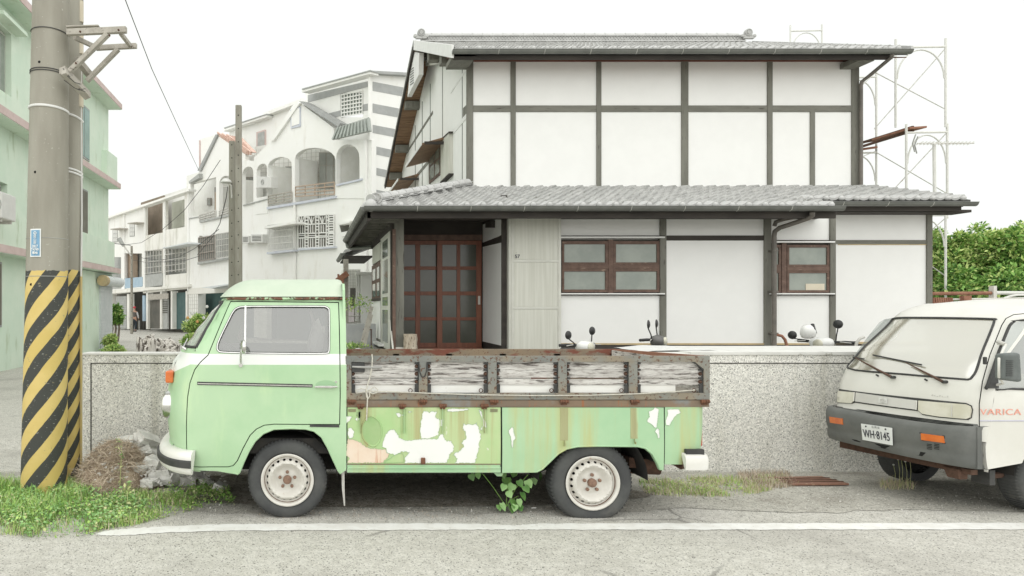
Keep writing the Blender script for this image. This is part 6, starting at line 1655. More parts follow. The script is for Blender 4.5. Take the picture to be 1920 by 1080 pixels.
fq('loggia_blind', mat('pale_olive_blind', (.38, .39, .32), (.44, .45, .38), scale=2, rough=.9), [(322, 380), (344, 374), (344, 424), (322, 430)], 1.0, 1.1, hC)
fq('eave_trim', M['far_white'], [(266, 384), (354, 354), (354, 357.5), (266, 388)], -.3, .2, hC)
fq('awning', M['shutter_white'], [(306, 464), (352, 454), (353, 457), (304, 466)], -.9, -.02, hC)
for (x0, x1) in ((271, 304), (309, 349)):
 MB().pquad(FP, [(x0 - 2, 468), (x1 + 2, 462), (x1 + 2, 540), (x0 - 2, 545)], .5, .6).build('balcony_screen', M['far_glass'], hC)
 mb = MB()
 n = 6
 for i in range(n + 1):
  x = x0 + (x1 - x0) * i / n; mb.bar(FP.p(x, 471 - (x - 271) * .12, -.05), FP.p(x, 514 - (x - 271) * .07, -.05), .05, .04, (FN.x, FN.y, 0))
 for j in range(5): mb.bar(FP.p(x0, 471 + j * 10.5 - (x0 - 271) * .1, -.05), FP.p(x1, 471 + j * 10.5 - (x1 - 271) * .12, -.05), .04, .04)
 kind(mb.build('balcony_grille', M['steel'], hC), 'stuff')
 fq('balcony_front', M['far_white2'] if x0 > 300 else M['shutter_grey'], [(x0 - 1, 516), (x1 + 1, 512), (x1 + 1, 535), (x0 - 1, 539)], -.03, .05, hC)
fq('slab_edge', M['far_white2'], [(268, 540), (354, 533), (354, 538), (268, 545)], -.2, .2, hC)
for x in (269, 306.5, 351): fq('downpipe', M['far_white'], [(x, 385 - (x - 269) * .3), (x + 2, 385 - (x - 269) * .3), (x + 2, 545), (x, 545)], -.10, -.0, hC)
for x in (274, 300, 320, 348): fq('pillar', M['far_white2'], [(x, 546), (x + 3, 546), (x + 3, 617), (x, 617)], .0, .4, hC)
MB().pquad(FP, [(268, 545), (356, 538), (356, 625), (268, 622)], 1.5, 1.6).build('ground_floor_wall', M['far_dark'], hC)
fq('shop_sign_board', M['grey_wood'], [(277, 552), (315, 550), (315, 560), (277, 562)], -.05, .0, hC)
dw = fq('doorway', M['far_white'], [(277, 561), (303, 560), (303, 617), (277, 617)], .2, .3, hC); fq('open_door', M['far_dark'], [(279, 563), (301, 562), (301, 616), (279, 616)], .17, .2, dw)
fq('garage_door', M['teal'], [(323, 549), (350, 548), (350, 617), (323, 617)], .3, .35, hC)
fq('panel_wall', M['shutter_grey'], [(304, 561), (314, 561), (314, 617), (304, 617)], .1, .2, hC)
for i in range(6): fq('vent_slat', M['far_dark'], [(305, 565 + i * 4), (313, 565 + i * 4), (313, 567 + i * 4), (305, 567 + i * 4)], .06, .1, hC)
hD = thing('row_house', 'farthest low white house with two tiny hooded upper windows and blue balcony', 'house', fbase(235), 'houses across the side street')
fwall('facade', M['far_white'], [(200, 553), (268, 546), (268, 386), (200, 408)], [rect(204, 482, 227, 540), rect(233, 475, 266, 538)], hD, FP, .25)
fq('eave_trim', M['far_white'], [(197, 408), (268, 383), (268, 387), (197, 411)], -.3, .2, hD)
MB().pquad(FP, [(200, 478), (270, 470), (270, 545), (200, 548)], .9, 1.0).build('balcony_screen', M['far_glass'], hD)
fq('balcony_column', M['wood_door'], [(234, 476), (246, 475), (246, 520), (234, 522)], .3, .8, hD)
fq('balcony_front', M['blue_panel'], [(233, 522), (267, 519), (267, 537), (233, 541)], -.03, .05, hD)
fq('balcony_front', M['shutter_grey'], [(203, 524), (227, 522), (227, 541), (203, 543)], -.03, .05, hD)
for (x, y) in ((211, 430), (243, 419)):
 w_ = fq('window', M['shutter_grey'], [(x, y), (x + 9, y - 1), (x + 9, y + 24), (x, y + 25)], -.03, .02, hD)
 for i in range(2):
  for j in range(3): fq('pane', M['ac_white'], [(x + 1 + i * 4, y + 1.5 + j * 7.6), (x + 4.2 + i * 4, y + 1 + j * 7.6), (x + 4.2 + i * 4, y + 7.5 + j * 7.6), (x + 1 + i * 4, y + 8 + j * 7.6)], -.05, -.03, w_)
 fq('window_hood', M['grey_wood'], [(x - 4, y - 1), (x + 12, y - 3), (x + 12, y - 1), (x - 4, y + 1)], -.7, 0, hD)
fq('slab_edge', M['far_white2'], [(200, 545), (268, 539), (268, 546), (200, 551)], -.2, .2, hD)
for x in (231, 201): fq('downpipe', M['far_white'], [(x, 402 - (x - 201) * .3), (x + 1.8, 402 - (x - 201) * .3), (x + 1.8, 545), (x, 545)], -.1, 0, hD)
MB().pquad(FP, [(200, 549), (270, 544), (270, 622), (200, 620)], 1.4, 1.5).build('ground_floor_wall', M['far_dark'], hD)
sh = fq('roller_shutter', M['shutter_grey'], [(218, 556), (237, 555), (237, 616), (218, 616)], .1, .2, hD)
for i in range(14): fq('shutter_slat', M['shutter_grey'], [(218, 557 + i * 4.2), (237, 556.5 + i * 4.2), (237, 559.5 + i * 4.2), (218, 560 + i * 4.2)], .07, .10, sh)
for x in (206, 238): fq('pillar', M['far_white2'], [(x, 551), (x + 4, 551), (x + 4, 617), (x, 617)], .0, .4, hD)
fq('blue_post', M['blue_panel'], [(267, 554), (271, 554), (271, 602), (267, 602)], -.05, .1, hD)
def at_front(px, py, k=-.3): return FP.p(px, py, k)
def clutter(name, label, cat, px, py, w, h, m, shape='box'):
 D = F * EYE / max(2, py - CY); c = W(px, py, D); s = D / F
 mb = MB()
 if shape == 'box': mb.box(c.x - w * s / 2, c.x + w * s / 2, c.y, c.y + w * s, 0, h * s)
 elif shape == 'basin': mb.lathe([(w * s * .35, 0), (w * s * .5, h * s), (w * s * .46, h * s), (w * s * .32, .02), (0, .02)], (c.x, c.y, 0), (0, 0, 1), 14)
 else: mb.tube([(c.x, c.y, 0), (c.x + .1, c.y, h * s * .6), (c.x, c.y, h * s)], [w * s * .5, w * s * .55, w * s * .2], 8)
 return tag(mb.build(name, M[m], smooth=40), label, cat)
clutter('plastic_basin', 'red plastic basin on the ground beside the open shop door', 'basin', 296, 617.5, 7, 6, 'plastic_red', 'basin')
clutter('plastic_basin', 'flat red plastic tray just left of the red basin', 'basin', 287, 617.8, 7, 2, 'plastic_red', 'basin')
clutter('crate', 'pale box standing by the pillar right of the walking person', 'box', 270, 617.5, 8, 14, 'ac_white')
clutter('parked_appliance', 'white appliance on the pavement beside the walking person', 'appliance', 262, 618, 6, 17, 'far_white')
clutter('hanging_coat', 'dark coat on a stand before the teal garage door', 'coat', 344, 619, 7, 30, 'interior', 'tube')
# distant poles, wires, lamp
def sq_pole(px0, px1, ytop, D, label, taper=.8, name='lamp_pole'):
 x0, x1 = (px0 - CX) * D / F, (px1 - CX) * D / F; zt_ = EYE + (CY - ytop) * D / F; c = (x0 + x1) / 2; w = (x1 - x0) / 2
 t = thing(name, label, 'utility pole', (c, D, 0), 'poles in the side street')
 mb = MB(); mb.hexa([(c - w, D - w, 0), (c + w, D - w, 0), (c + w, D + w, 0), (c - w, D + w, 0)], [(c - w * taper, D - w * taper, zt_), (c + w * taper, D - w * taper, zt_), (c + w * taper, D + w * taper, zt_), (c - w * taper, D + w * taper, zt_)])
 mb.build('pole_shaft', M['pole_concrete'], t, bevel=.02)
 mb = MB(); k = int(zt_ / .42)
 for i in range(k):
  z = .6 + i * .42
  if z < zt_ - .1: mb.lathe([(.020, -.004), (.0, -.006)], (c, D - w + (w - w * taper) * z / zt_, z), (0, 1, 0), 8)
 kind(mb.build('bolt_holes', M['gap'], t), 'stuff')
 return t
pa = sq_pole(440.5, 454.5, 198, 22.0, 'taller pale square concrete pole of the close pair behind the pickup cab')
pb_ = sq_pole(428.5, 442, 265, 22.4, 'shorter darker square pole of the close pair behind the pickup cab')
lampc = W(424, 342, 22.0)
lm = thing('street_lamp', 'small white bowl street lamp on the side of the twin poles', 'street lamp', tuple(lampc))
MB().lathe([(0, .13), (.08, .12), (.16, .05), (.18, 0), (.14, -.02), (0, -.02)], lampc, (0, 0, 1), 16).build('lamp_shade', M['ac_white'], lm, smooth=50)
MB().tube([lampc + Vector((.05, 0, -.02)), lampc + Vector((.16, 0, -.10)), lampc + Vector((.18, .0, -.5))], .03, 8).build('lamp_arm', M['steel'], lm)
pc = sq_pole(244.6, 249.2, 461, 44.0, 'slim far concrete pole standing before the farthest white house')
c = W(247, 478, 44.0)
l2 = thing('street_lamp', 'slim arm street lamp on the far pole before the farthest house', 'street lamp', tuple(c))
MB().tube([W(246, 480, 43.9), W(233, 462, 43.9), W(229, 458, 43.9)], .05, 6).build('lamp_arm', M['steel'], l2)
MB().tube([W(232, 461, 43.9), W(222.5, 447, 43.9)], [.10, .16], 8).build('lamp_head', M['shutter_grey'], l2)
def wire(name, label, pts, r, grp='overhead wires of the side street'):
 out = []
 for i in range(len(pts) - 1):
  a, b = pts[i], pts[i + 1]
  for k in range(8): out.append(a.lerp(b, k / 8))
 out.append(pts[-1])
 return tag(MB().tube(out, r, 5).build(name, M['cable']), label, 'wire', grp)
wire('overhead_wire', 'long thin wire slanting down the sky from the top left', [W(225, -30, 9), W(237, 5, 9.4), W(285, 130, 12), W(330, 228, 16), W(372, 318, 24)], .0065, 'overhead wires of the side street')
wire('overhead_wire', 'black cable sagging from the farthest house across to the arched house', [W(205, 455, 50), W(236, 459, 46), W(265, 455, 42), W(305, 430, 38), W(345, 395, 34), W(380, 350, 31), W(413, 300, 29)], .014)
wire('overhead_wire', 'black cable hanging down beside the twin poles', [W(427, 350, 22.2), W(424, 372, 22.4), W(412, 420, 23), W(398, 445, 26), W(370, 478, 32)], .013)
wire('overhead_wire', 'upper of two thin cables running right from the slim far pole', [W(250, 475, 44), W(268, 484, 42), W(300, 488, 38), W(335, 482, 35), W(365, 466, 31), W(410, 430, 26)], .014)
wire('overhead_wire', 'lower of two thin cables running right from the slim far pole', [W(250, 488, 44), W(275, 492, 40), W(310, 491, 36), W(345, 489, 33), W(375, 480, 30)], .013)
wire('overhead_wire', 'short cable from the green building to the slim far pole', [W(150, 432, 30), W(170, 446, 34), W(200, 455, 38), W(245, 460, 43.8)], .02)
# green building on the left
GPn = PlaneG((-1, 0), (-8.0, 0))
green = thing('green_building', 'pale green three storey building with dusty pink cornices at left edge', 'building', (-8, 20, 0))
def gw(name, m, q, k0, k1, parent=None): return MB().pquad(GPn, q, k0, k1).build(name, m, parent or green)
def gx(D): return CX - 8.0 * F / D
def gy(D, z): return CY - (z - EYE) * F / D
DB = 27.9
def gr(name, m, D0, D1, z0, z1, k0, k1, parent=None):
 return MB().box(-8 - k1, -8 - k0, D0, D1, z0, z1).build(name, m, parent or green)
wins = [(15.3, 16.1, 7.15, 8.55, 'w'), (15.5, 16.3, 4.35, 5.1, 'w')]
holes = [(17.8, 19.0, 7.5, 9.05), (18.2, 18.8, 4.3, 5.05)]
mb = MB().cdt([(6, -.02), (DB, -.02), (DB, 10.2), (6, 10.2)], [[(a, c), (b, c), (b, d), (a, d)] for a, b, c, d in ((17.85, 18.75, 7.35, 9.05), (17.75, 18.5, 3.95, 4.95))], lambda y, z: Vector((-8, y, z)), depth=(-.25, 0, 0))
mb.build('side_wall', M['green_wall'], green)
MB().box(-16, -8.26, 6, DB, -.02, 10.2).build('rear_block', M['green_wall'], green)
MB().box(-16, -8.02, DB - .2, DB, 0, 10.2).build('end_wall', M['green_wall'], green)
for a, b, c, d in ((17.85, 18.75, 7.35, 9.05), (17.75, 18.5, 3.95, 4.95)):
 w_ = gr('window', M['alu'], a + .02, b - .02, c + .02, d - .02, .16, .22)
 gr('pane', M['house_glass'], a + .08, (a + b) / 2 - .03, c + .08, d - .08, .145, .16, w_); gr('pane', M['house_glass'], (a + b) / 2 + .03, b - .08, c + .08, d - .08, .145, .16, w_)
gr('window_hood', M['green_wall'], 17.6, 19.1, 9.12, 9.22, -.30, 0)
for (D0, D1, z0, z1, m, n) in ((24.1, 25.4, 7.0, 8.9, 'far_teal', 2), (23.9, 25.2, 3.9, 5.9, 'brown_frame', 2), (15.9, 18.1, 1.15, 2.85, 'brown_frame', 2)):
 if m == 'far_teal': mm = mat('teal_window', (.20, .34, .31), (.24, .38, .35), scale=2, rough=.25)
 else: mm = mat('bronze_screen', (.15, .14, .11), (.19, .18, .15), scale=3, rough=.6)
 w_ = gr('window', M['stripe_grey'], D0, D1, z0, z1, -.03, .02)
 for i in range(n): gr('pane', mm, D0 + .05 + (D1 - D0) / n * i, D0 + (D1 - D0) / n * (i + 1) - .05, z0 + .06, z1 - .06, -.045, -.03, w_)
for (z, pr) in ((9.62, .55), (6.42, .50), (3.02, .42)):
 gr('cornice', M['pink_cornice'], 6, DB + .02 if z > 3.1 else DB + .3, z + .02, z + .22, -pr, 0)
 gr('cornice_soffit', M['green_wall'], 6, DB if z > 3.1 else DB + .25, z - .0, z + .018, -pr + .02, 0)
gr('balcony_block', M['green_wall'], 27.0, DB + .5, 6.7, 7.8, -.22, .0)
gr('plinth_step', M['green_wall'], 24.0, DB + .25, 3.3, 4.3, -.18, 0)
gr('lower_wall', M['green_wall'], 24.0, DB + .2, 0, 3.0, -.10, 0)
sd = gr('roller_shutter', M['shutter_white'], 26.3, 27.9, .05, 2.5, -.14, -.10)
for i in range(22): gr('shutter_slat', M['shutter_white'], 26.3, 27.9, .08 + i * .11, .08 + i * .11 + .085, -.165, -.14, sd)
MB().tube([(-7.65, 26.2, 2.68), (-7.65, 28.3, 2.68)], .20, 14).build('shutter_box', M['shutter_white'], green, smooth=40)
MB().tube([(-7.65, 25.9, 2.68), (-7.65, 26.19, 2.68)], .21, 14).build('shutter_box_end', M['tan_board'], green, smooth=40)
t = thing('air_conditioner', 'white split air conditioner hung on the green wall at left edge', 'air conditioner', (-7.7, 17.4, 4.0), 'air conditioners on the green wall')
MB().box(-7.95, -7.45, 16.9, 17.75, 3.85, 4.50).build('casing', M['ac_white'], t, bevel=.03)
for a2 in (.1, .17, .24): MB().tube([(-7.70 + a2 * math.cos(q), 16.895, 4.18 + a2 * math.sin(q)) for q in [k2 * math.pi / 8 for k2 in range(17)]], .010, 5, caps=False).build('fan_guard', M['shutter_grey'], t)
MB().box(-7.98, -7.5, 17.0, 17.06, 3.78, 3.84).build('bracket', M['steel'], t); MB().box(-7.98, -7.5, 17.55, 17.61, 3.78, 3.84).build('bracket', M['steel'], t)
MB().tube([(-7.9, 16.9, 4.5), (-7.85, 16.85, 4.9), (-7.88, 16.85, 5.4), (-7.95, 16.9, 5.6)], .06, 8).build('pipe_cover', M['ac_white'], t, smooth=60)
# white van at the right edge
VS = .105; VC = math.sqrt(1 - VS * VS)
VR = Vector((VC, VS, 0)); VD = Vector((-VS, VC, 0)); V0 = Vector((5.18, 5.45, 0)); VW = 1.34   # rearwards, sideways, near front corner, width
van = thing('parked_van', 'weathered white mini van with grey bumper, cracked grime and amber side lights', 'van', tuple(V0 + VR * 1.5 + VD * .7))
def VP(l, m, z): return V0 + VR * l + VD * m + Vector((0, 0, z))
VPROF = [(.30, .03), (.42, .0), (.55, -.01), (.66, .01), (.74, .035), (.90, .055), (1.06, .10), (1.14, .16), (1.59, .55), (1.64, .64), (1.70, .85)]
def vtum(z): return .0 if z < .95 else .17 * (z - .95)
def vfront(m, z, off=0.0):
 mu = 2 * m - 1; w = VW / 2 - vtum(z)
 c = abs(mu)
 l = interp(VPROF, z) + .12 * (1 - (1 - min(1, c) ** 4.0) ** (1 / 4.0)) + .06 * c * c
 return VP(l - off, VW / 2 + mu * w, z)
def vside(l, z, off=0.0): return VP(l, vtum(z) - off, z)
def vinv(px, py, fn, a=.5, b=1.0):
 def pr(a, b):
  p = fn(a, b); return CX + p.x * F / p.y, CY - (p.z - EYE) * F / p.y
 for _ in range(60):
  x, y = pr(a, b); e = 1e-4
  xa, ya = pr(a + e, b); xb, yb = pr(a, b + e)
  j = ((xa - x) / e, (xb - x) / e, (ya - y) / e, (yb - y) / e); dt = j[0] * j[3] - j[1] * j[2]
  if abs(dt) < 1e-6: break
  da = ((px - x) * j[3] - (py - y) * j[1]) / dt; db = ((py - y) * j[0] - (px - x) * j[2]) / dt
  a = min(.966, max(.015, a + max(-.1, min(.1, da)))) if fn is vfront or fn is vfr else a + max(-.3, min(.3, da)); b = min(1.72, max(.2, b + max(-.2, min(.2, db))))
 return a, b
def vfr(m, z): return vfront(m, z)
def vf(px): return [vinv(x, y, vfr) for x, y in px]
def vs_(px): return [vinv(x, y, lambda l, z: vside(l, z), .8, 1.0) for x, y in px]
def fpanel(name, m, px, off, parent=van, depth=None, step=.04, sub=.03, smooth=60):
 return MB().cdt(vf(px), [], lambda a, b: vfront(a, b, off), step=step, depth=depth, sub=sub).build(name, m, parent, smooth=smooth)
screen = [(1590, 690), (1606, 668), (1632, 634), (1657, 602), (1668, 597), (1700, 595.5), (1780, 596), (1860, 598), (1865, 601), (1858, 622), (1836, 680), (1824, 706), (1817, 711), (1800, 710.5), (1700, 702)]
sc2 = vf(screen)
MB().cdt([(.0, .60), (1, .60), (1, 1.70), (0, 1.70)], [sc2], lambda a, b: vfront(a, b), step=.045, sub=.04).build('front_body', M['van_white'], van, smooth=60)
def vring(loop, fn, o0, o1, w, name, m):
 inn = shrink(loop, w); n = len(loop)
 a = [fn(*p, o0) for p in loop]; b = [fn(*p, o1) for p in inn]
 return MB().add(a + b, [(i, (i + 1) % n, n + (i + 1) % n, n + i) for i in range(n)]).build(name, m, van, smooth=60)
lp_ = smooth_loop(sc2, 4)
MB().tube([vfront(*p, .004) for p in lp_ + lp_[:1]], .0085, 6, caps=False).build('windscreen_rubber', M['rubber'], van, smooth=60)
MB().cdt(shrink(lp_, .004), [], lambda a, b: vfront(a, b, -.004), step=.07, sub=.05).build('windscreen', M['van_shield'], van, smooth=60)
MB().hexa([VP(.70, .15, 1.50), VP(.70, .15 + .9, 1.50), VP(.72, .15 + .9, 1.58), VP(.72, .15, 1.58)], [VP(.73, .15, 1.50), VP(.73, 1.05, 1.50), VP(.75, 1.05, 1.58), VP(.75, .15, 1.58)]).build('sun_visor', M['curtain'], van)
MB().hexa([VP(.30, .12, 1.0), VP(.30, 1.28, 1.0), VP(.25, 1.28, 1.12), VP(.25, .12, 1.12)], [VP(.8, .12, 1.0), VP(.8, 1.28, 1.0), VP(.7, 1.28, 1.12), VP(.7, .12, 1.12)]).build('dashboard', M['curtain'], van)
for m_ in (.18, .82):
 MB().hexa([VP(1.0, m_ + 0, .8), VP(1.0, m_ + .42, .8), VP(1.05, m_ + .42, 1.42), VP(1.05, m_, 1.42)], [VP(1.15, m_, .8), VP(1.15, m_ + .42, .8), VP(1.2, m_ + .42, 1.42), VP(1.2, m_, 1.42)]).build('seat_back', M['interior'], van, bevel=.03)
def sp_(l, z): return (l, z)
door_line = vs_([(1835, 871), (1836, 800), (1836, 757), (1842, 715), (1856, 665), (1878, 610), (1886, 597), (1900, 590), (1920, 588)])
l_f = .235
arch = [(.56 + .0, .36)]
wc = .80   # wheel centre along the side
arc = [(wc + .33 * math.cos(math.pi - math.pi * k / 16), .30 + .33 * math.sin(math.pi * k / 16)) for k in range(17)]
win_side = vs_([(1850, 729), (1851, 722), (1862, 690), (1872, 660), (1885, 628), (1893, 610), (1902, 603), (1920, 600)])
wl = win_side + [(1.75, win_side[-1][1] + .02), (1.75, win_side[0][1] - .0)] + vs_([(1900, 729), (1885, 731)])
fb_ = []
for k in range(14):
 z = 1.69 - (1.69 - .36) * k / 13; p = vfront(0.0, z) - V0; fb_.append((p.dot(VR), z))
side_o = [(fb_[-1][0], .385)] + [q for q in arc if q[1] > .38] + [(1.16, .385), (3.15, .385), (3.15, 1.69)] + fb_
MB().cdt(side_o, [wl], lambda a, b: vside(a, b), step=.08, sub=.05, depth=VD * .03).build('side_body', M['van_white'], van, smooth=60)
MB().cdt(side_o, [wl], lambda a, b: VP(a, VW - vtum(b), b), step=.2, sub=.1).build('side_body', M['van_white'], van, smooth=60)
sg = MB().cdt(shrink(wl, .006), [], lambda a, b: vside(a, b, -.008), step=.2, sub=.1).build('side_window', M['van_glass'], van)
MB().cdt(wl, [], lambda a, b: VP(a, VW - vtum(b) - .01, b), step=.2, sub=.1).build('side_window', M['van_glass'], van)
MB().tube([vside(*p, .002) for p in smooth_loop(wl, 2)], .010, 6, caps=False).build('side_window_rubber', M['rubber'], van, smooth=60)
MB().tube([vside(*p, .001) for p in door_line], .0035, 5).build('door_shut_line', M['gap'], van)
tri = vs_([(1850, 728), (1862, 690), (1868, 672), (1872, 728)])
MB().cdt(tri, [], lambda a, b: vside(a, b, .004)).build('window_corner_panel', M['rubber'], van)
def vroof(u, v):
 b = 2 * v - 1; m = (v)
 p = vfront(min(.999, max(.001, v)), 1.695) - V0; l0 = p.dot(VR); md = p.dot(VD)
 l = l0 + (3.15 - l0) * u
 h = .045 * (1 - abs(b) ** 3.0) * (1 - (1 - min(1, (l - l0) / .45)) ** 2.2)
 return VP(l, md, 1.695 + h)
MB().grid(vroof, 24, 24).build('roof', M['van_white'], van, smooth=60)
MB().hexa([VP(3.13, .0, .34), VP(3.15, .0, .34), VP(3.15, .13, 1.69), VP(3.13, .13, 1.69)], [VP(3.13, VW, .34), VP(3.15, VW, .34), VP(3.15, VW - .13, 1.69), VP(3.13, VW - .13, 1.69)]).build('tailgate', M['van_white'], van)
MB().hexa([VP(.25, .1, .40), VP(3.1, .1, .40), VP(3.1, .1, .62), VP(.25, .1, .62)], [VP(.25, VW - .1, .40), VP(3.1, VW - .1, .40), VP(3.1, VW - .1, .62), VP(.25, VW - .1, .62)]).build('floor_pan', M['black'], van)
P = lambda x, y: (1540 + x / 5.142, 700 + y / 5.142)     # points read off an enlarged view
DR = VR * .02
fpanel('nose_recess', M['rubber'], [P(125, 130), P(950, 240), P(1400, 285), P(1455, 310), P(1468, 350), P(1455, 430), P(1420, 450), P(1130, 425), P(980, 400), P(940, 365), P(330, 282), P(300, 292), P(118, 268)], .004)
g = fpanel('grille', M['van_grille'], [P(342, 184), P(930, 262), P(925, 350), P(335, 270)], .012, depth=DR)
fpanel('headlight', M['headlamp'], [P(125, 150), P(330, 182), P(325, 262), P(300, 288), P(122, 262)], .014, depth=DR)
h1 = fpanel('headlight', M['headlamp'], [P(948, 262), P(1400, 298), P(1445, 318), P(1456, 355), P(1445, 425), P(1410, 440), P(1130, 415), P(985, 390), P(945, 355)], .014, depth=DR)
MB().tube([vfront(*q, .020) for q in vf([P(1280, 300), P(1278, 418)])], .003, 5).build('lens_joint', M['van_grille'], h1)
for q in ([P(938, 262), P(930, 352)], [P(334, 182), P(328, 268)]): MB().tube([vfront(*w_, .017) for w_ in vf(q)], .004, 5).build('lamp_joint', M['van_white'], van)
em = fpanel('emblem', M['ac_white'], [P(570, 232), P(655, 238), P(655, 292), P(568, 286)], .018)
MB().tube([vfront(*q, .021) for q in vf([P(612 + 26 * math.cos(a), 262 + 18 * math.sin(a)) for a in [k * math.pi / 6 for k in range(13)]])], .0025, 4, caps=False).build('emblem_ring', M['van_grille'], em)
MB().tube([vfront(*q, .021) for q in vf([P(590, 272), P(602, 252), P(612, 268), P(622, 252), P(634, 272)])], .003, 4).build('emblem_mark', M['van_grille'], em)
fpanel('upper_bumper_strip', M['van_bumper'], [P(118, 305), P(900, 420), P(1505, 490), P(1508, 552), P(1330, 545), P(900, 480), P(330, 370), P(118, 345)], .010, depth=VR * .04)
for k in range(4):
 t = k / 4
 MB().tube([vfront(*q, .015) for q in vf([P(150, 318 + 30 * t), P(500, 368 + 34 * t), P(900, 425 + 46 * t), P(1250, 470 + 52 * t), P(1480, 500 + 46 * t)])], .0035, 5).build('strip_rib', M['gap'], van)
BS = [(.0, .70), (.035, .705), (.060, .695), (.074, .66), (.078, .585), (.070, .53), (.058, .50), (.062, .47), (.060, .43), (.045, .395), (.0, .385)]
mb = MB(); nn = 44; kk = len(BS)
ms = [.0 + 1.0 * i / nn for i in range(nn + 1)]
for m_ in ms:
 mu = 2 * m_ - 1; c = abs(mu)
 mu2 = math.copysign(min(1, c) ** .7, mu); c2 = abs(mu2)
 lb = .15 * (1 - (1 - c2 ** 4.5) ** (1 / 4.5)) + .05 * c2 * c2
 for o, z in BS:
  mb.v.append(tuple(VP(lb - o - (.0 if c2 < .98 else -.0), VW / 2 + mu2 * (VW / 2 + .008), z + (.022 * (mu2 < 0) * c2 ** 3 if z > .6 else 0) - .015 * (1 - c2 ** 2) * 0)))
for i in range(nn):
 for k in range(kk - 1): mb.f.append((i * kk + k, i * kk + k + 1, (i + 1) * kk + k + 1, (i + 1) * kk + k)); mb.m.append(0)
mb.build('front_bumper', M['van_bumper'], van, smooth=50)
MB().hexa([VP(.09, -.008, .39), VP(.13, -.008, .39), VP(.13, -.008, .72), VP(.09, -.008, .72)], [VP(.09, .05, .39), VP(.13, .05, .39), VP(.13, .05, .72), VP(.09, .05, .72)]).build('bumper_corner', M['van_bumper'], van)
def vbump(m, z):
 mu = 2 * m - 1; c = min(1, abs(mu)); o = interp([(.385, .03), (.43, .060), (.47, .062), (.50, .058), (.53, .070), (.585, .078), (.66, .074), (.70, .05)], z)
 return VP(.15 * (1 - (1 - c ** 4.5) ** (1 / 4.5)) + .05 * c * c - o, VW / 2 + mu * (VW / 2 + .012), z)
def vb(px):
 out = []
 for x, y in px:
  a, b = .5, .55
  for _ in range(60):
   f0 = vbump(a, b); e = 1e-4; fa = vbump(a + e, b); fb2 = vbump(a, b + e)
   pj = lambda p: (CX + p.x * F / p.y, CY - (p.z - EYE) * F / p.y)
   X0, Y0 = pj(f0); Xa, Ya = pj(fa); Xb, Yb = pj(fb2)
   j = ((Xa - X0) / e, (Xb - X0) / e, (Ya - Y0) / e, (Yb - Y0) / e); dt = j[0] * j[3] - j[1] * j[2]
   a = min(.96, max(.03, a + max(-.08, min(.08, ((x - X0) * j[3] - (y - Y0) * j[1]) / dt)))); b = min(.71, max(.385, b + max(-.05, min(.05, ((y - Y0) * j[0] - (x - X0) * j[2]) / dt))))
  out.append((a, b))
 return out
def bpanel(name, m, px, off, dep=None, parent=van): return MB().cdt(vb(px), [], lambda a, b: vbump(a, b) - VR * off, depth=dep).build(name, m, parent)
bpanel('indicator', M['orange'], [P(82, 418), P(208, 436), P(212, 494), P(90, 476)], .008, DR)
bpanel('indicator_bezel', M['rubber'], [P(945, 568), P(1190, 600), P(1200, 680), P(968, 650)], .001)
i2 = bpanel('indicator', M['orange'], [P(968, 578), P(1180, 606), P(1194, 672), P(972, 642)], .010, DR)
for k in range(4):
 for x in (1020, 1090): bpanel('bumper_vent', M['gap'], [P(x, 678 + k * 15), P(x + 50, 685 + k * 15), P(x + 50, 691 + k * 15), P(x, 684 + k * 15)], .003)
bpanel('bumper_slot', M['gap'], [P(290, 632), P(600, 690), P(1010, 765), P(975, 800), P(600, 725), P(320, 652)], .002)
fpanel_pl = [P(403, 484), P(700, 526), P(706, 694), P(418, 640)]
plate = bpanel('number_plate', M['white_print'], fpanel_pl, .022, VR * .006)
q = [vbump(*w_) - VR * .026 for w_ in vb(fpanel_pl)]
rgt = (q[1] - q[0]).normalized(); upv = (q[0] - q[3]).normalized(); cen = (q[0] + q[1] + q[2] + q[3]) / 4
Wp = (q[1] - q[0]).length; Hp = (q[0] - q[3]).length
put_text('plate_number', 'WH·8145', Hp * .70, M['black_print'], van, cen - upv * Hp * .08, rgt, upv, sx=Wp / Hp * .31)
put_text('plate_heading', '台 灣 省', Hp * .15, M['stripe_grey'], van, cen + upv * Hp * .40, rgt, upv)
for sx_ in (-.32, .32): MB().lathe([(0, -.004), (.006, -.003), (.008, 0)], cen + rgt * Wp * sx_ + upv * Hp * .38, tuple(VR), 8).build('plate_screw', M['rubber'], van)
bq_ = vf([P(1060, 215), P(1240, 232)]); b0 = vfront(*bq_[0], .004); b1 = vfront(*bq_[1], .004)
for k in range(7):   # worn badge, no longer readable
 p = b0.lerp(b1, (k + .3) / 7); MB().bar(p, p.lerp(b1, .07) + Vector((0, 0, .012 - .006 * (k % 3))), .002, .006).build('worn_badge', M['van_grille'], van)
s0 = vside(*vs_([(1838, 773)])[0], .003); s1 = vside(*vs_([(1913, 773)])[0], .003)
me = put_text('door_lettering', 'VARICA', .068, M['van_red'], van, (s0 + s1) / 2, s1 - s0, (0, 0, 1), sx=(s1 - s0).length / .245, spacing=1.08)
strip_ = vs_([(1836, 789), (1925, 789)])
MB().tube([vside(*w_, .002) for w_ in strip_], .004, 5).build('side_line', mat('pale_violet_line', (.5, .5, .62)), van)
def wiper(a, b, c, d):
 A = vfront(*vf([a])[0], .03); B = vfront(*vf([b])[0], .035); C = vfront(*vf([c])[0], .022); D = vfront(*vf([d])[0], .022)
 mb = MB().tube([A, A.lerp(B, .4), B], [.012, .008, .004], 6); w_ = mb.build('wiper', M['rust_dark'], van, smooth=60)
 MB().bar(C, D, .008, .012).build('wiper_blade', M['rubber'], w_)
 MB().tube([A + VR * .03, A - VR * .008], .013, 10).build('wiper_pivot', M['rubber'], w_)
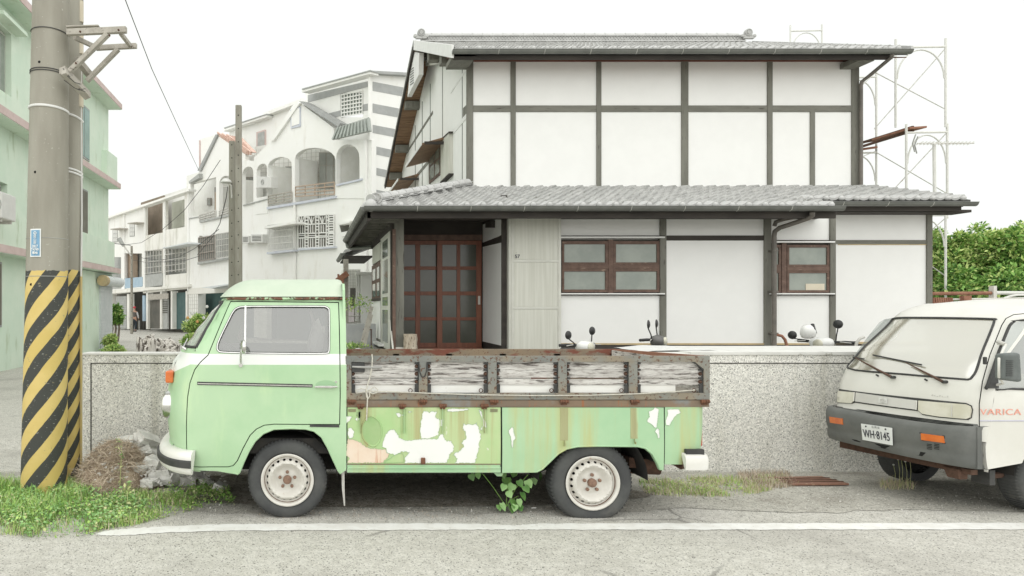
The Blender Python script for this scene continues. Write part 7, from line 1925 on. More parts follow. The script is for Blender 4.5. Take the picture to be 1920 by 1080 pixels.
Q = lambda x, y: (1540 + x / 5.4, 560 + y / 5.4)
wiper(Q(745, 795), Q(375, 595), Q(250, 570), Q(455, 610))
wiper((1775, 716), Q(890, 645), Q(545, 570), Q(1040, 670))
wiper_far = [Q(100, 537), Q(455, 610)]
for q_ in (Q(575, 782), Q(1068, 828)):
 a = vfront(*vf([q_])[0], .0); MB().tube([a, a - VR * .018 - VD * .0 + Vector((0, 0, .01))], .008, 8).build('washer_nozzle', M['rubber'], van)
mpt = vside(*vs_([(1868, 722)])[0])
arm0 = vside(*vs_([(1871, 645)])[0]);
mbx = MB(); c_ = W(1891, 688, 5.22)
u1_ = Vector((.97, .22, 0)).normalized(); n1_ = Vector((.22, -.97, 0)).normalized()
hw, hh = .095, .110
pts_a = [c_ - u1_ * hw * .98 + Vector((0, 0, -hh * .85)), c_ + u1_ * hw + Vector((0, 0, -hh * 1.05)), c_ + u1_ * hw * .82 + Vector((0, 0, hh * .98)), c_ - u1_ * hw * .98 + Vector((0, 0, hh * .92))]
vm = mbx.hexa([p + n1_ * .03 for p in pts_a], [p - n1_ * .035 for p in pts_a]).build('door_mirror', M['mirror_grey'], van, bevel=.02, seg=3)
for k in range(9): MB().bar(c_ - u1_ * hw * .8 + n1_ * .034 + Vector((0, 0, -.06 + k * .014)), c_ - u1_ * hw * .1 + n1_ * .034 + Vector((0, 0, -.064 + k * .014)), .004, .004).build('mirror_rib', M['rubber'], vm)
MB().tube([arm0, arm0 - VD * .06, c_ - u1_ * hw + Vector((0, 0, hh * .6)), c_ - u1_ * hw + Vector((0, 0, -hh * .7)), mpt - VD * .05 + Vector((0, 0, .02)), mpt], .009, 6).build('mirror_bracket', M['van_white'], vm, smooth=60)
MB().tube([arm0 + Vector((0, 0, .02)), arm0 - VD * .05 + Vector((0, 0, .0))], .016, 8).build('mirror_clamp', M['steel'], vm)
dh = vside(*vs_([(1844, 676)])[0], .01); MB().box(dh.x - .01, dh.x + .012, dh.y - .01, dh.y + .01, dh.z - .03, dh.z + .03).build('door_hinge', M['rubber'], van, bevel=.005)
MB().hexa([VP(.10, .05, .33), VP(.16, .05, .33), VP(.16, .05, .37), VP(.10, .05, .37)], [VP(.10, 1.25, .31), VP(.16, 1.25, .31), VP(.16, 1.25, .37), VP(.10, 1.25, .37)]).build('cross_member', M['rust_dark'], van)
MB().hexa([VP(.08, .12, .275), VP(.16, .12, .275), VP(.16, .12, .36), VP(.08, .12, .36)], [VP(.08, .22, .275), VP(.16, .22, .275), VP(.16, .26, .36), VP(.08, .26, .36)]).build('tow_bracket', M['rust_dark'], van, bevel=.01)
MB().hexa([VP(.28, .06, .24), VP(.33, .06, .24), VP(.33, .06, .36), VP(.28, .06, .36)], [VP(.28, .2, .24), VP(.33, .2, .24), VP(.33, .2, .36), VP(.28, .2, .36)]).build('mud_flap', M['rubber'], van)
MB().tube([VP(.3, .1, .30), VP(.9, .3, .28)], .025, 8).build('suspension_arm', M['rust_dark'], van)
MB().tube([VP(wc, .1, .27), VP(wc, VW - .1, .27)], .03, 8).build('front_axle', M['rust_dark'], van)
for l_ in (wc, 2.72):
 wheel(0, 0, .275, 0, 'rim_van', van, axis=tuple(VD), van=True, holes=12, org=VP(l_, .035, .272))
 wheel(0, 0, .275, 0, 'rim_van', van, axis=tuple(-VD), van=True, holes=12, org=VP(l_, VW - .035, .250))
for m_ in (.22, VW - .26):
 pts = [(wc + .34 * math.cos(math.pi * k / 12), .32 + .33 * math.sin(math.pi * k / 12)) for k in range(13)]
 mb = MB(); mb.add([VP(a, .03 if m_ < .5 else VW - .03, b) for a, b in pts] + [VP(a, m_, b) for a, b in pts], [(i, i + 1, 14 + i, 13 + i) for i in range(12)]); mb.build('wheel_housing', M['black'], van)
# striped poles by the road
def pole(px_b, half_b, px_t, half_t, D, name, label, phase, z_top, smat):
 dc = D + half_b * D / F; xb, rb = (px_b - CX) * dc / F, half_b * D / F; zt_ = EYE + (CY + 60) * D / F; xt, rt = (px_t - CX) * dc / F, half_t * D / F
 t = thing(name, label, 'utility pole', (xb, D + rb, 0), 'striped roadside poles')
 yc = D + rb; n = 24
 pts = [Vector((xb + (xt - xb) * k / n, yc, -.05 + (zt_ + .05) * k / n)) for k in range(n + 1)]
 MB().tube(pts, [rb + (rt - rb) * k / n for k in range(n + 1)], 48).build('pole_shaft', smat, t, smooth=60)
 return t, xb, xt, rb, rt, yc, zt_
z_band = EYE + (CY - 507) * 6.15 / F
s1m = stripes_mat('hazard_bands_large', -2.38, 6.10 + .20, z_band, .335, .235, .30)
t1, xb, xt, rb1, rt1, yc1, ztp = pole(82.5, 43, 96, 33.5, 6.10, 'striped_pole', 'thick concrete pole with yellow and black bands and a blue plate', 0, z_band, s1m)
s2m = stripes_mat('hazard_bands_small', -2.32, 6.62 + .13, z_band + .03, .26, .20, .10)
t2, xb2, xt2, rb2, rt2, yc2, _ = pole(126, 26, 131, 25, 6.62, 'striped_pole', 'slimmer concrete pole with yellow and black bands half hidden behind the thick pole', 0, z_band, s2m)
def pr1(z): k = z / ztp; return xb + (xt - xb) * k, rb1 + (rt1 - rb1) * k
def pr2(z): k = z / ztp; return xb2 + (xt2 - xb2) * k, rb2 + (rt2 - rb2) * k
for z in (1.94 + .0, 2.28):
 x, r = pr1(z); MB().tube([(x + math.cos(a) * (r + .0005), yc1 + math.sin(a) * (r + .0005), z) for a in [k * math.pi / 16 for k in range(33)]], .003, 4, caps=False).build('casting_seam', M['interior'], t1)
for px, py in ((84, 113), (79, 321), (74, 533)):
 p = W(px, py, 6.1); x, r = pr1(p.z); p.x = x + (px - 92) / 235
 y = yc1 - math.sqrt(max(0, r * r - (p.x - x) ** 2))
 MB().lathe([(.012, -.002), (0, -.003)], (p.x, y, p.z), (0, 1, 0), 10).build('bolt_hole', M['gap'], t1)
def strap(pole_fn, yc, z0, z1, m, r_, t, name='strap', a0=math.pi, a1=2 * math.pi, off=.004):
 pts = []
 for k in range(21):
  a = a0 + (a1 - a0) * k / 20; z = z0 + (z1 - z0) * (k / 20) ** 2; x, r = pole_fn(z); pts.append((x + math.cos(a) * (r + off), yc + math.sin(a) * (r + off), z))
 return MB().tube(pts, r_, 6).build(name, m, t, smooth=60)
def zpx(py, D=6.15): return EYE + (CY - py) * D / F
strap(pr1, yc1, zpx(196), zpx(202), M['white_trim'], .011, t1)
strap(pr2, yc2, zpx(208, 6.62), zpx(222, 6.62), M['white_trim'], .011, t2)
for dy in (0, 6): strap(pr2, yc2, zpx(311 + dy, 6.62), zpx(322 + dy, 6.62), M['white_trim'], .010, t2)
for py in (50, 126, 130): strap(pr1, yc1, zpx(py), zpx(py + 5), M['cable'], .004, t1, 'tie_wire')
sx_, sr = pr1(zpx(456)); pc_ = W(70, 456, 6.1)
def on_pole(px, z, off):
 x, r = pr1(z); X = (px - CX) * 6.17 / F; return Vector((X, yc1 - math.sqrt(max(.0001, (r + off) ** 2 - (X - x) ** 2)), z))
sg_ = thing('pole_plate', 'narrow blue enamel plate with white characters on the thick striped pole', 'sign', tuple(on_pole(70, zpx(456), .004)))
def psheet(x0, x1, y0, y1, off, name, m, par):
 mb = MB(); mb.grid(lambda u, v: on_pole(x0 + (x1 - x0) * u, zpx(y1 + (y0 - y1) * v), off), 6, 6); mb.grid(lambda u, v: on_pole(x0 + (x1 - x0) * u, zpx(y1 + (y0 - y1) * v), off - .003), 6, 6)
 return mb.build(name, m, par)
psheet(59.5, 81, 429.5, 482, .006, 'plate_border', M['white_print'], sg_)
psheet(61.6, 79.0, 432, 480, .008, 'plate_face', M['blue_sign'], sg_)
pn = (on_pole(69.8, zpx(456), .008) - Vector((sx_, yc1, zpx(456)))).normalized(); pr_ = pn.cross(Vector((0, 0, 1))); pr_ = -pr_ if pr_.x < 0 else pr_
def ptxt(s, py, size, **kw):
 o = on_pole(70.2, zpx(py), .013); put_text('characters', s, size, M['white_print'], sg_, o, pr_, (0, 0, 1), **kw)
MB().lathe([(0, 0), (.015, 0), (.015, .002), (0, .002)], on_pole(70.2, zpx(437.5), .011), tuple(pn), 20).build('plate_emblem', M['white_print'], sg_)
put_text('characters', '電', .018, M['blue_sign'], sg_, on_pole(70.2, zpx(437.5), .014), pr_, (0, 0, 1))
ptxt('陸', 444.5, .030); ptxt('山', 450.2, .030); ptxt('幹', 456, .030); ptxt('20L7', 462.5, .033, sx=.85, bold=True); ptxt('T4749', 468.7, .033, sx=.85, bold=True); ptxt('鳴48', 475, .030, sx=.9, bold=True)
cd = thing('conduit_pipe', 'thin white cable pipe, yellow at the foot, beside the striped poles', 'pipe', (W(152, 905, 6.7).x, 6.7, 0))
px_ = W(152, 600, 6.7).x
MB().tube([(px_, 6.7, z_band - .03), (px_ + .0, 6.72, 2.5), (px_ - .02, 6.74, 4.75)], .010, 8).build('upper_pipe', M['ac_white'], cd)
MB().tube([(px_, 6.7, -.02), (px_, 6.7, z_band - .03)], .013, 8).build('lower_pipe', mat('yellow_pipe_paint', (.55, .42, .16), (.48, .40, .24), scale=8, rough=.7), cd)
for py in (20, 80, 180):
 z = zpx(py, 6.7); MB().tube([(px_ - .02, 6.73, z - .10), (px_ - .02, 6.73, z + .10)], .035, 8).build('insulator_sleeve', M['curtain'], cd, smooth=60)
wb = thing('pole_bracket', 'weathered wooden bracket of nailed boards wired to the poles', 'bracket', tuple(W(140, 120, 6.3)))
def board(a, b, w_, h_, Da, Db, up=(0, 0, 1), name='board'):
 MB().bar(W(*a, Da), W(*b, Db), w_, h_, up).build(name, M['grey_wood'], wb, bevel=.003)
board((126, 61), (237, 56), .045, .052, 6.10, 6.05)
board((180, 90), (256, 86), .04, .045, 6.55, 6.50)
board((131, 134), (202, 64), .035, .060, 6.06, 6.03, (0, 1, .01))
board((163, 152), (222, 92), .035, .055, 6.50, 6.47, (0, 1, .01))
board((226, 62), (246, 88), .030, .035, 6.08, 6.5)
board((116, 131), (165, 180), .06, .075, 6.05, 6.35, (.2, 1, .3))
board((119, 134), (162, 176), .05, .05, 6.00, 6.30, (.2, 1, .3))
board((140, 70), (178, 88), .03, .04, 6.2, 6.55)
board((128, 54), (188, 52), .12, .012, 6.2, 6.2, name='slate_board')
board((143, 110), (168, 140), .06, .05, 6.4, 6.55)
for (a, b) in (((118, 128), (142, 150)), ((126, 142), (152, 158)), ((120, 150), (160, 172)), ((138, 164), (160, 166))):
 MB().tube([W(*a, 6.0), W((a[0] + b[0]) / 2, (a[1] + b[1]) / 2 + 4, 6.02), W(*b, 6.2)], .003, 4).build('tie_wire', M['cable'], wb)
for px, py, D in ((150, 59, 6.02), (222, 56, 6.0), (205, 66, 5.99), (246, 87, 6.45), (142, 118, 6.0)):
 MB().lathe([(0, -.006), (.008, -.004), (.009, .01)], W(px, py, D), (0, 1, 0), 8).build('nail_head', M['rust_dark'], wb)
# scooters in the yard behind the wall
def scooter(loc, rz, body, accent, label, grp='scooters behind the wall', helmet=False, mirr=((.30, .24), (.30, .24))):
 t = thing('scooter', label, 'scooter', (0, 0, 0), grp)
 for x in (-.62, .62):
  w_ = MB().lathe([(.15, -.04), (.20, -.045), (.23, -.03), (.235, 0), (.23, .03), (.20, .045), (.15, .04)], (x, 0, .235), (0, 1, 0), 24).build('wheel', M['tyre'], t, smooth=40)
  MB().lathe([(.15, -.03), (.05, -.02), (0, -.02)], (x, 0, .235), (0, 1, 0), 16).lathe([(.15, .03), (.05, .02), (0, .02)], (x, 0, .235), (0, 1, 0), 16).build('wheel_hub', M['rim_van'], w_)
 def shell(sec, name, m):
  mb = MB(); n = 12
  for x, z, w_, h_ in sec:
   for k in range(n):
    a = 2 * math.pi * k / n; mb.v.append((x, w_ * math.copysign(abs(math.cos(a)) ** .8, math.cos(a)), z + h_ * math.copysign(abs(math.sin(a)) ** .8, math.sin(a))))
  for i in range(len(sec) - 1):
   for k in range(n): mb.f.append((i * n + k, i * n + (k + 1) % n, (i + 1) * n + (k + 1) % n, (i + 1) * n + k)); mb.m.append(0)
  mb.f.append(tuple(range(n))); mb.m.append(0); e = (len(sec) - 1) * n; mb.f.append(tuple(e + k for k in range(n))); mb.m.append(0)
  return mb.build(name, m, t, smooth=60)
 shell([(-.85, .70, .03, .03), (-.75, .66, .11, .10), (-.5, .58, .15, .16), (-.2, .52, .14, .16), (.0, .38, .12, .10), (.15, .30, .10, .06)], 'tail_body', body)
 shell([(-.78, .80, .08, .03), (-.5, .79, .14, .05), (-.2, .78, .12, .05), (-.02, .76, .06, .03)], 'seat', M['bike_black'])
 shell([(.0, .27, .14, .03), (.3, .27, .14, .03), (.42, .33, .14, .04)], 'footboard', body)
 shell([(.40, .30, .15, .06), (.44, .5, .20, .10), (.46, .72, .18, .12), (.47, .88, .10, .07)], 'leg_shield', body)
 shell([(.44, .45, .10, .12), (.56, .58, .13, .16), (.62, .66, .10, .14), (.66, .70, .03, .05)], 'front_cowl', body)
 shell([(.40, .95, .04, .03), (.42, .97, .13, .06), (.48, .98, .15, .075), (.54, .97, .12, .06), (.575, .96, .04, .03)], 'handlebar_cowl', accent)
 shell([(.36, .42, .07, .01), (.52, .49, .09, .02), (.66, .48, .09, .02), (.84, .36, .06, .01)], 'front_mudguard', body)
 MB().tube([(.62, .09, .235), (.56, .08, .5), (.46, .03, .8)], .022, 8).build('fork_leg', M['bike_black'], t)
 MB().tube([(.62, -.09, .235), (.56, -.08, .5), (.46, -.03, .8)], .022, 8).build('fork_leg', M['bike_black'], t)
 MB().lathe([(0, -.0), (.05, .005), (.06, .02), (.05, .04)], (.595, 0, .965), (-1, 0, 0), 14).build('headlight', M['headlamp'], t, smooth=60)
 for sy, (mz, my) in zip((-1, 1), mirr):
  MB().tube([(.44, sy * .12, .985), (.40, sy * .24, .99), (.34, sy * .34, .985)], [.018, .020, .020], 8).build('grip', M['bike_black'], t, smooth=60)
  MB().tube([(.45, sy * .20, .995), (.46, sy * .33, .985)], .006, 6).build('brake_lever', M['steel'], t)
  stem = MB().tube([(.44, sy * .15, 1.0), (.445, sy * (.15 + my * .35), 1.0 + mz * .35), (.43, sy * (.15 + my), 1.0 + mz)], .008, 6).build('mirror_stem', M['bike_black'], t, smooth=60)
  MB().lathe([(0, .025), (.03, .022), (.055, .010), (.058, .0), (0, -.003)], (.43, sy * (.15 + my), 1.0 + mz + .045), (1, 0, 0), 18).build('mirror', M['bike_black'], stem, smooth=60)
 t.location = loc; t.rotation_euler = (0, 0, rz)
 return t
def yard(px, py_top, D, h): p = W(px, py_top, D); return p
def put_scooter(px, py, D, rz, body, accent, label, mirr, zs_=1.0):
 p = W(px, py, D)
 c, s = math.cos(rz), math.sin(rz)
 loc = (p.x - .45 * c * zs_, D - .45 * s * zs_, (.17 if px < 1200 else .25 if px < 1400 else .22))
 t = scooter(loc, rz, body, accent, label, mirr=mirr)
 t.scale = (zs_, zs_, zs_)
 return t
put_scooter(1094, 640, 9.35, R(-62), M['bike_white'], M['bike_white'], 'white scooter with two dark mirrors showing over the pickup tailboard', ((.08, .12), (.13, .04)))
put_scooter(1228, 643, 9.25, R(-38), M['bike_grey'], M['bike_grey'], 'dark grey scooter with round mirrors between white scooters', ((.15, .16), (.15, .02)))
put_scooter(1542, 630, 9.2, R(-150), M['bike_white'], M['bike_white'], 'white scooter with a helmet hung on its handlebar near the downpipe', ((.02, .22), (.18, .02)), 1.0)
hp = W(1515, 622, 9.1)
hm = MB().lathe([(0, .095), (.04, .088), (.07, .06), (.088, .015), (.09, -.03), (.083, -.06), (.06, -.07)], hp, (-.35, -.3, .9), 20).build('helmet', M['bike_white'], smooth=60)
tag(hm, 'white helmet with dark trim hanging on the white scooter', 'helmet')
MB().tube([hp + Vector((.045, -.02, .10)), hp + Vector((.03, -.05, .04)), hp + Vector((.075, -.03, -.02))], [.02, .028, .02], 8).build('helmet_trim', M['bike_black'], hm, smooth=60)
for px, lab in ((1470, 'rusty curved iron hoop beside the downpipe, behind the wall'), (1606, 'curved iron hoop showing beside the van windscreen, behind the wall')):
 c = W(px, 660, 8.9)
 pts = [W(px - 12, 628, 8.9), W(px - 4, 630, 8.9), W(px + 2, 637, 8.9), W(px + 6, 650, 8.9), W(px + 8, 680, 8.9)] if px < 1500 else [W(px + 14, 632, 8.9), W(px + 6, 635, 8.9), W(px, 643, 8.9), W(px - 2, 656, 8.9), W(px - 3, 680, 8.9)]
 tag(MB().tube(pts + [Vector((pts[-1].x, 8.9, .2))], .018, 8).build('iron_hoop', M['rust'] if px < 1500 else M['steel'], smooth=60), lab, 'iron hoop', 'iron hoops behind the wall')
tp_ = MB();
def tarp(u, v):
 x = 3.62 + 1.05 * u; y = 8.2 - .75 * v; z = 1.19 + .028 * math.sin(math.pi * min(1, u * 1.1)) * (.7 + .3 * math.sin(5 * u + 3 * v)) + .01 * smoothnoise((x, y, 0), 6)
 return (x, y, z)
tp_.grid(tarp, 24, 10); tp_.grid(lambda u, v: (3.62 + 1.05 * u, 8.2 - .75 * v, 1.10), 4, 4)
tag(tp_.build('tarpaulin', M['white_trim'], smooth=60), 'white plastic sheet lying behind the pickup tailboard on the wall', 'plastic sheet')
# log by the door, driftwood, lumber
def log(c, r, h, name, label, m, jag=.0, grp=None, n=30, lean=0):
 mb = MB(); k = 10
 for j in range(k + 1):
  for i in range(n):
   a = 2 * math.pi * i / n; rr_ = r * (1 + .05 * math.sin(a * 5 + j) + .13 * smoothnoise((math.cos(a), math.sin(a), j * .15), 2.5, c[0]))
   zt = h * j / k
   if j == k: zt = h * (1 + jag * smoothnoise((math.cos(a) * 2, math.sin(a) * 2, 0), 1.5, c[0]))
   mb.v.append((c[0] + rr_ * math.cos(a) + lean * zt, c[1] + rr_ * math.sin(a), c[2] + zt))
 for j in range(k):
  for i in range(n): mb.f.append((j * n + i, j * n + (i + 1) % n, (j + 1) * n + (i + 1) % n, (j + 1) * n + i)); mb.m.append(0)
 top = len(mb.v); mb.v.append((c[0] + lean * h, c[1], c[2] + h * (1 - jag * .6)))
 for i in range(n): mb.f.append((k * n + i, k * n + (i + 1) % n, top)); mb.m.append(0)
 return tag(mb.build(name, m, smooth=40), label, 'log', grp)
p = W(770, 655, 11.7)
log((p.x, 11.75, ZT), .115, .345, 'sawn_log', 'sawn upright log with rough bark beside the entrance post', M['bark'])
def stump(px0, px1, py, D, label, seed):
 r_ = random.Random(seed); mb = MB(); base = .0
 x0, x1 = W(px0, 660, D).x, W(px1, 660, D).x; zt = EYE + (CY - py) * D / F
 n = 26
 for i in range(n):
  t = r_.random(); x = x0 + (x1 - x0) * (.1 + .8 * t); y = D + r_.uniform(-.10, .12); r0 = r_.uniform(.035, .07)
  top = 1.15 + (zt - 1.15) * r_.uniform(.45, 1.0) * (1 - .5 * abs(t - .4))
  pts = [Vector((x, y, .3)), Vector((x + r_.uniform(-.03, .03), y, .9)), Vector((x + r_.uniform(-.05, .05), y + r_.uniform(-.03, .03), top - .06)), Vector((x + r_.uniform(-.08, .08), y + r_.uniform(-.05, .05), top))]
  mb.tube(pts, [r0 * 1.2, r0, r0 * .8, r0 * .25], 7)
 xm = (x0 + x1) / 2; w_ = (x1 - x0) / 2
 mb.tube([(xm, D + .02, -.02), (xm, D + .02, .5), (xm, D + .02, 1.15), (xm, D + .02, 1.15 + (zt - 1.15) * .45)], [w_ * 1.1, w_ * .9, w_ * .85, w_ * .5], 12)
 return tag(mb.build('driftwood_stump', M['driftwood'], smooth=30), label, 'stump', 'bleached stumps behind the wall')
stump(264, 296, 623, 7.75, 'taller jagged bleached stump on the left showing over the wall', 3)
stump(293, 330, 631, 7.8, 'lower pale split stump on the right showing over the wall', 5)
for i, (a, b, D0, D1, lab) in enumerate((((676, 640), (697, 575), 12.9, 13.4, 'long grey plank leaning against the side of the house'), ((681, 640), (696, 590), 12.8, 13.3, 'shorter pale plank leaning beside the long grey plank'), ((737.5, 655), (731, 600), 11.75, 12.0, 'pale slat leaning on the entrance post'))):
 A = W(*a, D0); B = W(*b, D1); A.z = ZT + .02
 tag(MB().bar(A, B, .07 if i < 2 else .03, .03, (0, 1, 0)).build('leaning_plank', M['grey_wood'] if i < 2 else M['alu'], bevel=.003), lab, 'plank', 'planks leaning by the house')
blk = MB().box(W(640, 600, 14.2).x, W(696, 600, 14.2).x + .1, 14.2, 14.35, ZT, EYE + (CY - 607) * 14.2 / F)
tag(blk.build('block_wall', M['block'], bevel=.01), 'low grey cement wall at the back of the passage beside the house', 'wall')
pt = W(648.5, 500, 16.8)
pp = thing('roof_post', 'weathered timber post with rust red beam holding the rear lean-to', 'post', (pt.x, 16.8, ZT))
MB().box(pt.x - .06, pt.x + .06, 16.75, 16.87, ZT, EYE + (CY - 486) * 16.8 / F).build('post_shaft', M['grey_wood'], pp, bevel=.005)
MB().bar(W(632, 527, 16.7), W(652, 512, 16.7), .05, .14).build('rusty_brace', M['rust'], pp)
MB().bar(W(634.5, 528, 16.7), W(634.5, 514, 16.7), .05, .06, (0, 1, 0)).build('short_post', M['rust'], pp)
MB().bar(W(640, 590, 16.6), W(643, 520, 16.6), .05, .05, (0, 1, 0)).build('inner_post', M['rust'], pp)
oh = thing('outhouse', 'small white tiled outhouse with pipes seen between cab and house', 'outbuilding', (1.9, 20, 0))
OP = Plane(0, 1, 20.0)
MB().pbox(OP, 644, 505, 676, 640, 0, 1.2).build('tiled_wall', M['far_tilewall'], oh)
mb = MB()
for i in range(18): mb.pbox(OP, 644, 508 + i * 5.5, 676, 508.6 + i * 5.5, -.012, .01)
for i in range(6): mb.pbox(OP, 645 + i * 5.5, 505, 645.6 + i * 5.5, 600, -.012, .01)
kind(mb.build('tile_joints', M['grout'], oh), 'stuff')
MB().pbox(OP, 676, 514, 700, 640, -.2, 1.0).build('rendered_wall', M['plaster'], oh)
MB().pbox(OP, 668, 510, 700, 514, -.5, 1.0).build('flat_roof', M['far_white'], oh)
MB().pbox(OP, 656.5, 540, 666, 575, -.03, .02).build('dark_opening', M['far_dark'], oh)
MB().pbox(OP, 643, 574, 664, 604, -.2, -.1).build('pink_sheet', mat('pale_pink_sheet', (.72, .66, .68)), oh)
for x in (668, 671.5): MB().tube([W(x, 508, 19.8), W(x + 2, 545, 19.8), W(x, 560, 19.8), W(x, 602, 19.8)], .03, 6).build('drain_pipe', M['ac_white'], oh)
MB().tube([W(652, 592.5, 18), W(677, 592.5, 18)], .02, 6).build('washing_bar', M['steel'], oh)
st = thing('bench', 'small dark wooden bench in the passage beside the house', 'bench', tuple(W(690, 625, 13.6)))
bp = W(691, 617, 13.5)
MB().box(bp.x - .09, bp.x + .06, 13.4, 13.7, bp.z - .02, bp.z).build('bench_top', M['window_wood'], st)
for dx in (-.075, .045): MB().box(bp.x + dx - .01, bp.x + dx + .012, 13.42, 13.45, ZT, bp.z - .02).build('bench_leg', M['window_wood'], st)
for i, (px, py, s, lab) in enumerate(((672, 643, .10, 'tan broken stone left of the side wall'), (688, 645, .13, 'dark stone nearest the side wall of the house'), (664, 648, .07, 'small grey stone farthest left in the passage'))):
 c = W(px, py, 12.4); b = bmesh.new(); bmesh.ops.create_icosphere(b, subdivisions=2, radius=s)
 for v in b.verts: v.co *= 1 + .35 * noise.noise(v.co * 9 + Vector((i * 7, 0, 0))); v.co.z *= .5
 me = bpy.data.meshes.new('stone'); b.to_mesh(me); b.free(); me.materials.append(M['rubble'] if i != 1 else M['timber'])
 tag(place_mesh('stone', me, None, (c.x, c.y, ZT + s * .2)), lab, 'stone', 'stones in the passage beside the house')
# scaffolding right of the house, aerial
def scaf_frame(Dn, Df, xn, xf_, z0, z1, label, arch_=True):
 t = thing('scaffold', label, 'scaffold', ((xn + xf_) / 2, (Dn + Df) / 2, z0), 'scaffold frames behind the house')
 a0, a1 = Vector((xn, Dn, z0)), Vector((xn, Dn, z1)); b0, b1 = Vector((xf_, Df, z0)), Vector((xf_, Df, z1)); r = .022
 for p, q in ((a0, a1), (b0, b1)): MB().tube([p, q], r, 8).build('leg', M['steel_white'], t, smooth=60)
 ta, tb = a1 - Vector((0, 0, .18)), b1 - Vector((0, 0, .18))
 MB().tube([ta, tb], r, 8).build('top_bar', M['steel_white'], t, smooth=60)
 pts = []
 for k in range(17):
  an = math.pi * k / 16; u = .5 - .47 * math.cos(an); pts.append(ta.lerp(tb, u) - Vector((0, 0, .06 + .62 * (1 - math.sin(an)))))
 MB().tube(pts, .015, 6).build('arch_brace', M['steel_white'], t, smooth=60)
 return t
DS = 15.0
def wx_(px, D): return (px - CX) * D / F
def wz_(py, D): return EYE + (CY - py) * D / F
scaf_frame(DS, DS + .05, wx_(1773, DS), wx_(1683, DS), wz_(238, DS), wz_(72, DS), 'top scaffold frame right of the upper gutter, its right leg tallest')
scaf_frame(DS, DS + .05, wx_(1776, DS), wx_(1703, DS), wz_(410, DS), wz_(232, DS), 'middle scaffold frame just above the lower tiled roof')
scaf_frame(DS + 1.6, DS + 1.7, wx_(1643, DS + 1.6), wx_(1578, DS + 1.6), wz_(290, DS + 1.6), wz_(130, DS + 1.6), 'upper scaffold frame half hidden behind the end post of the house')
scaf_frame(DS + 1.6, DS + 1.7, wx_(1643, DS + 1.6), wx_(1578, DS + 1.6), wz_(420, DS + 1.6), wz_(272, DS + 1.6), 'middle scaffold frame half hidden behind the end post of the house')
scaf_frame(DS, DS + .05, wx_(1773, DS), wx_(1690, DS), 0, wz_(388, DS), 'lowest scaffold frame standing before the green hedge')
scaf_frame(21, 21.05, wx_(1541, 21), wx_(1484, 21), 6.0, wz_(46, 21), 'small scaffold frame top peeking over the upper roof ridge')
mb_l = (((1775, 88), (1639, 242)), ((1641, 136), (1773, 205)), ((1774, 250), (1660, 372)), ((1642, 285), (1774, 362)), ((1600, 175), (1640, 138)), ((1600, 300), (1641, 284)), ((1748, 430), (1774, 408)), ((1748, 500), (1773, 518)))
bl_ = ['upper brace rising to the top right scaffold leg', 'upper brace falling to the top right scaffold leg', 'lower brace rising to the right leg under the aerial', 'lower brace falling to the right leg through the arch', 'short brace behind the upper end post of the house', 'short brace behind the lower end post of the house', 'short brace under the eave beside the hedge', 'short pale brace low on the leg before the hedge']
for i, (a, b) in enumerate(mb_l):
 tag(MB().tube([W(*a, DS + .1), W(*b, DS + (.1 if i in (0, 2, 6, 7) else 1.4))], .010, 6).build('scaffold_brace', M['steel']), bl_[i], 'scaffold brace', 'diagonal braces of the scaffold')
ra = thing('scaffold_plank', 'rusty steel scaffold platform sloping up beside the end post', 'scaffold', tuple(W(1660, 255, DS + .4)))
for dy in (0, 7): MB().bar(W(1615, 268 + dy, DS + 1.6), W(1712, 238 + dy, DS + .2), .05, .05).build('rusty_rail', M['rust_dark'], ra)
MB().hexa([W(1616, 266, DS + 1.6), W(1640, 262, DS + 1.6), W(1738, 236, DS + .1), W(1706, 238, DS + .1)], [p - Vector((0, 0, .04)) for p in (W(1616, 266, DS + 1.6), W(1640, 262, DS + 1.6), W(1738, 236, DS + .1), W(1706, 238, DS + .1))]).build('platform', M['rust'], ra)
MB().tube([W(1616, 280, DS + 1.6), W(1644, 276, DS + 1.6)], .03, 6).build('rusty_tube', M['rust'], ra)
an = thing('tv_aerial', 'television aerial with many short rods on a thin mast over the lower roof', 'aerial', tuple(W(1752, 360, 14.0)))
MB().tube([W(1752.5, 366, 14.0), W(1751.5, 268, 14.0)], .028, 8).build('mast', M['steel_white'], an)
MB().tube([W(1720, 269, 13.9), W(1826, 268.5, 14.3)], .014, 6).build('boom', M['steel'], an)
for i in range(15):
 x = 1724 + i * 6.8; a = W(x - 6, 271.5, 13.75 + i * .025); b = W(x + 7, 265.5, 14.2 + i * .025)
 MB().tube([a, b], .009, 5).build('aerial_rod', M['steel'], an)
for dx, ya, yb in ((0, 252, 285), (4, 256, 288)): MB().tube([W(1714 + dx + 3, ya, 13.9), W(1711 + dx, (ya + yb) / 2, 13.9), W(1715 + dx, yb, 13.9)], .012, 5).build('reflector', M['interior'], an)
rl = thing('pipe_railing', 'rusty and white pipe railing with a concrete post before the hedge', 'railing', tuple(W(1840, 560, 13.5)))
MB().tube([W(1700, 551, 13.5), W(1858, 549.5, 13.5)], .034, 8).build('rusty_pipe', M['rust'], rl)
MB().tube([W(1864, 549, 13.6), W(1990, 550, 13.6)], .036, 8).build('white_pipe', M['steel_white'], rl)
MB().box(*(lambda a, b: (a.x, b.x, 13.45, 13.55, ZT, a.z))(W(1858.5, 536, 13.5), W(1864.5, 536, 13.5))).build('railing_post', M['stone_base'], rl)
MB().tube([W(1878 + 38 * (1 - math.cos(a)), 566 - 13 * math.sin(a), 13.3) for a in [k * math.pi / 12 for k in range(13)]], .022, 6).build('curved_pipe', M['steel_white'], rl)
MB().tube([W(1750, 562, 13.2), W(1990, 558, 13.2)], .02, 6).build('lower_pipe', M['stone_base'], rl)
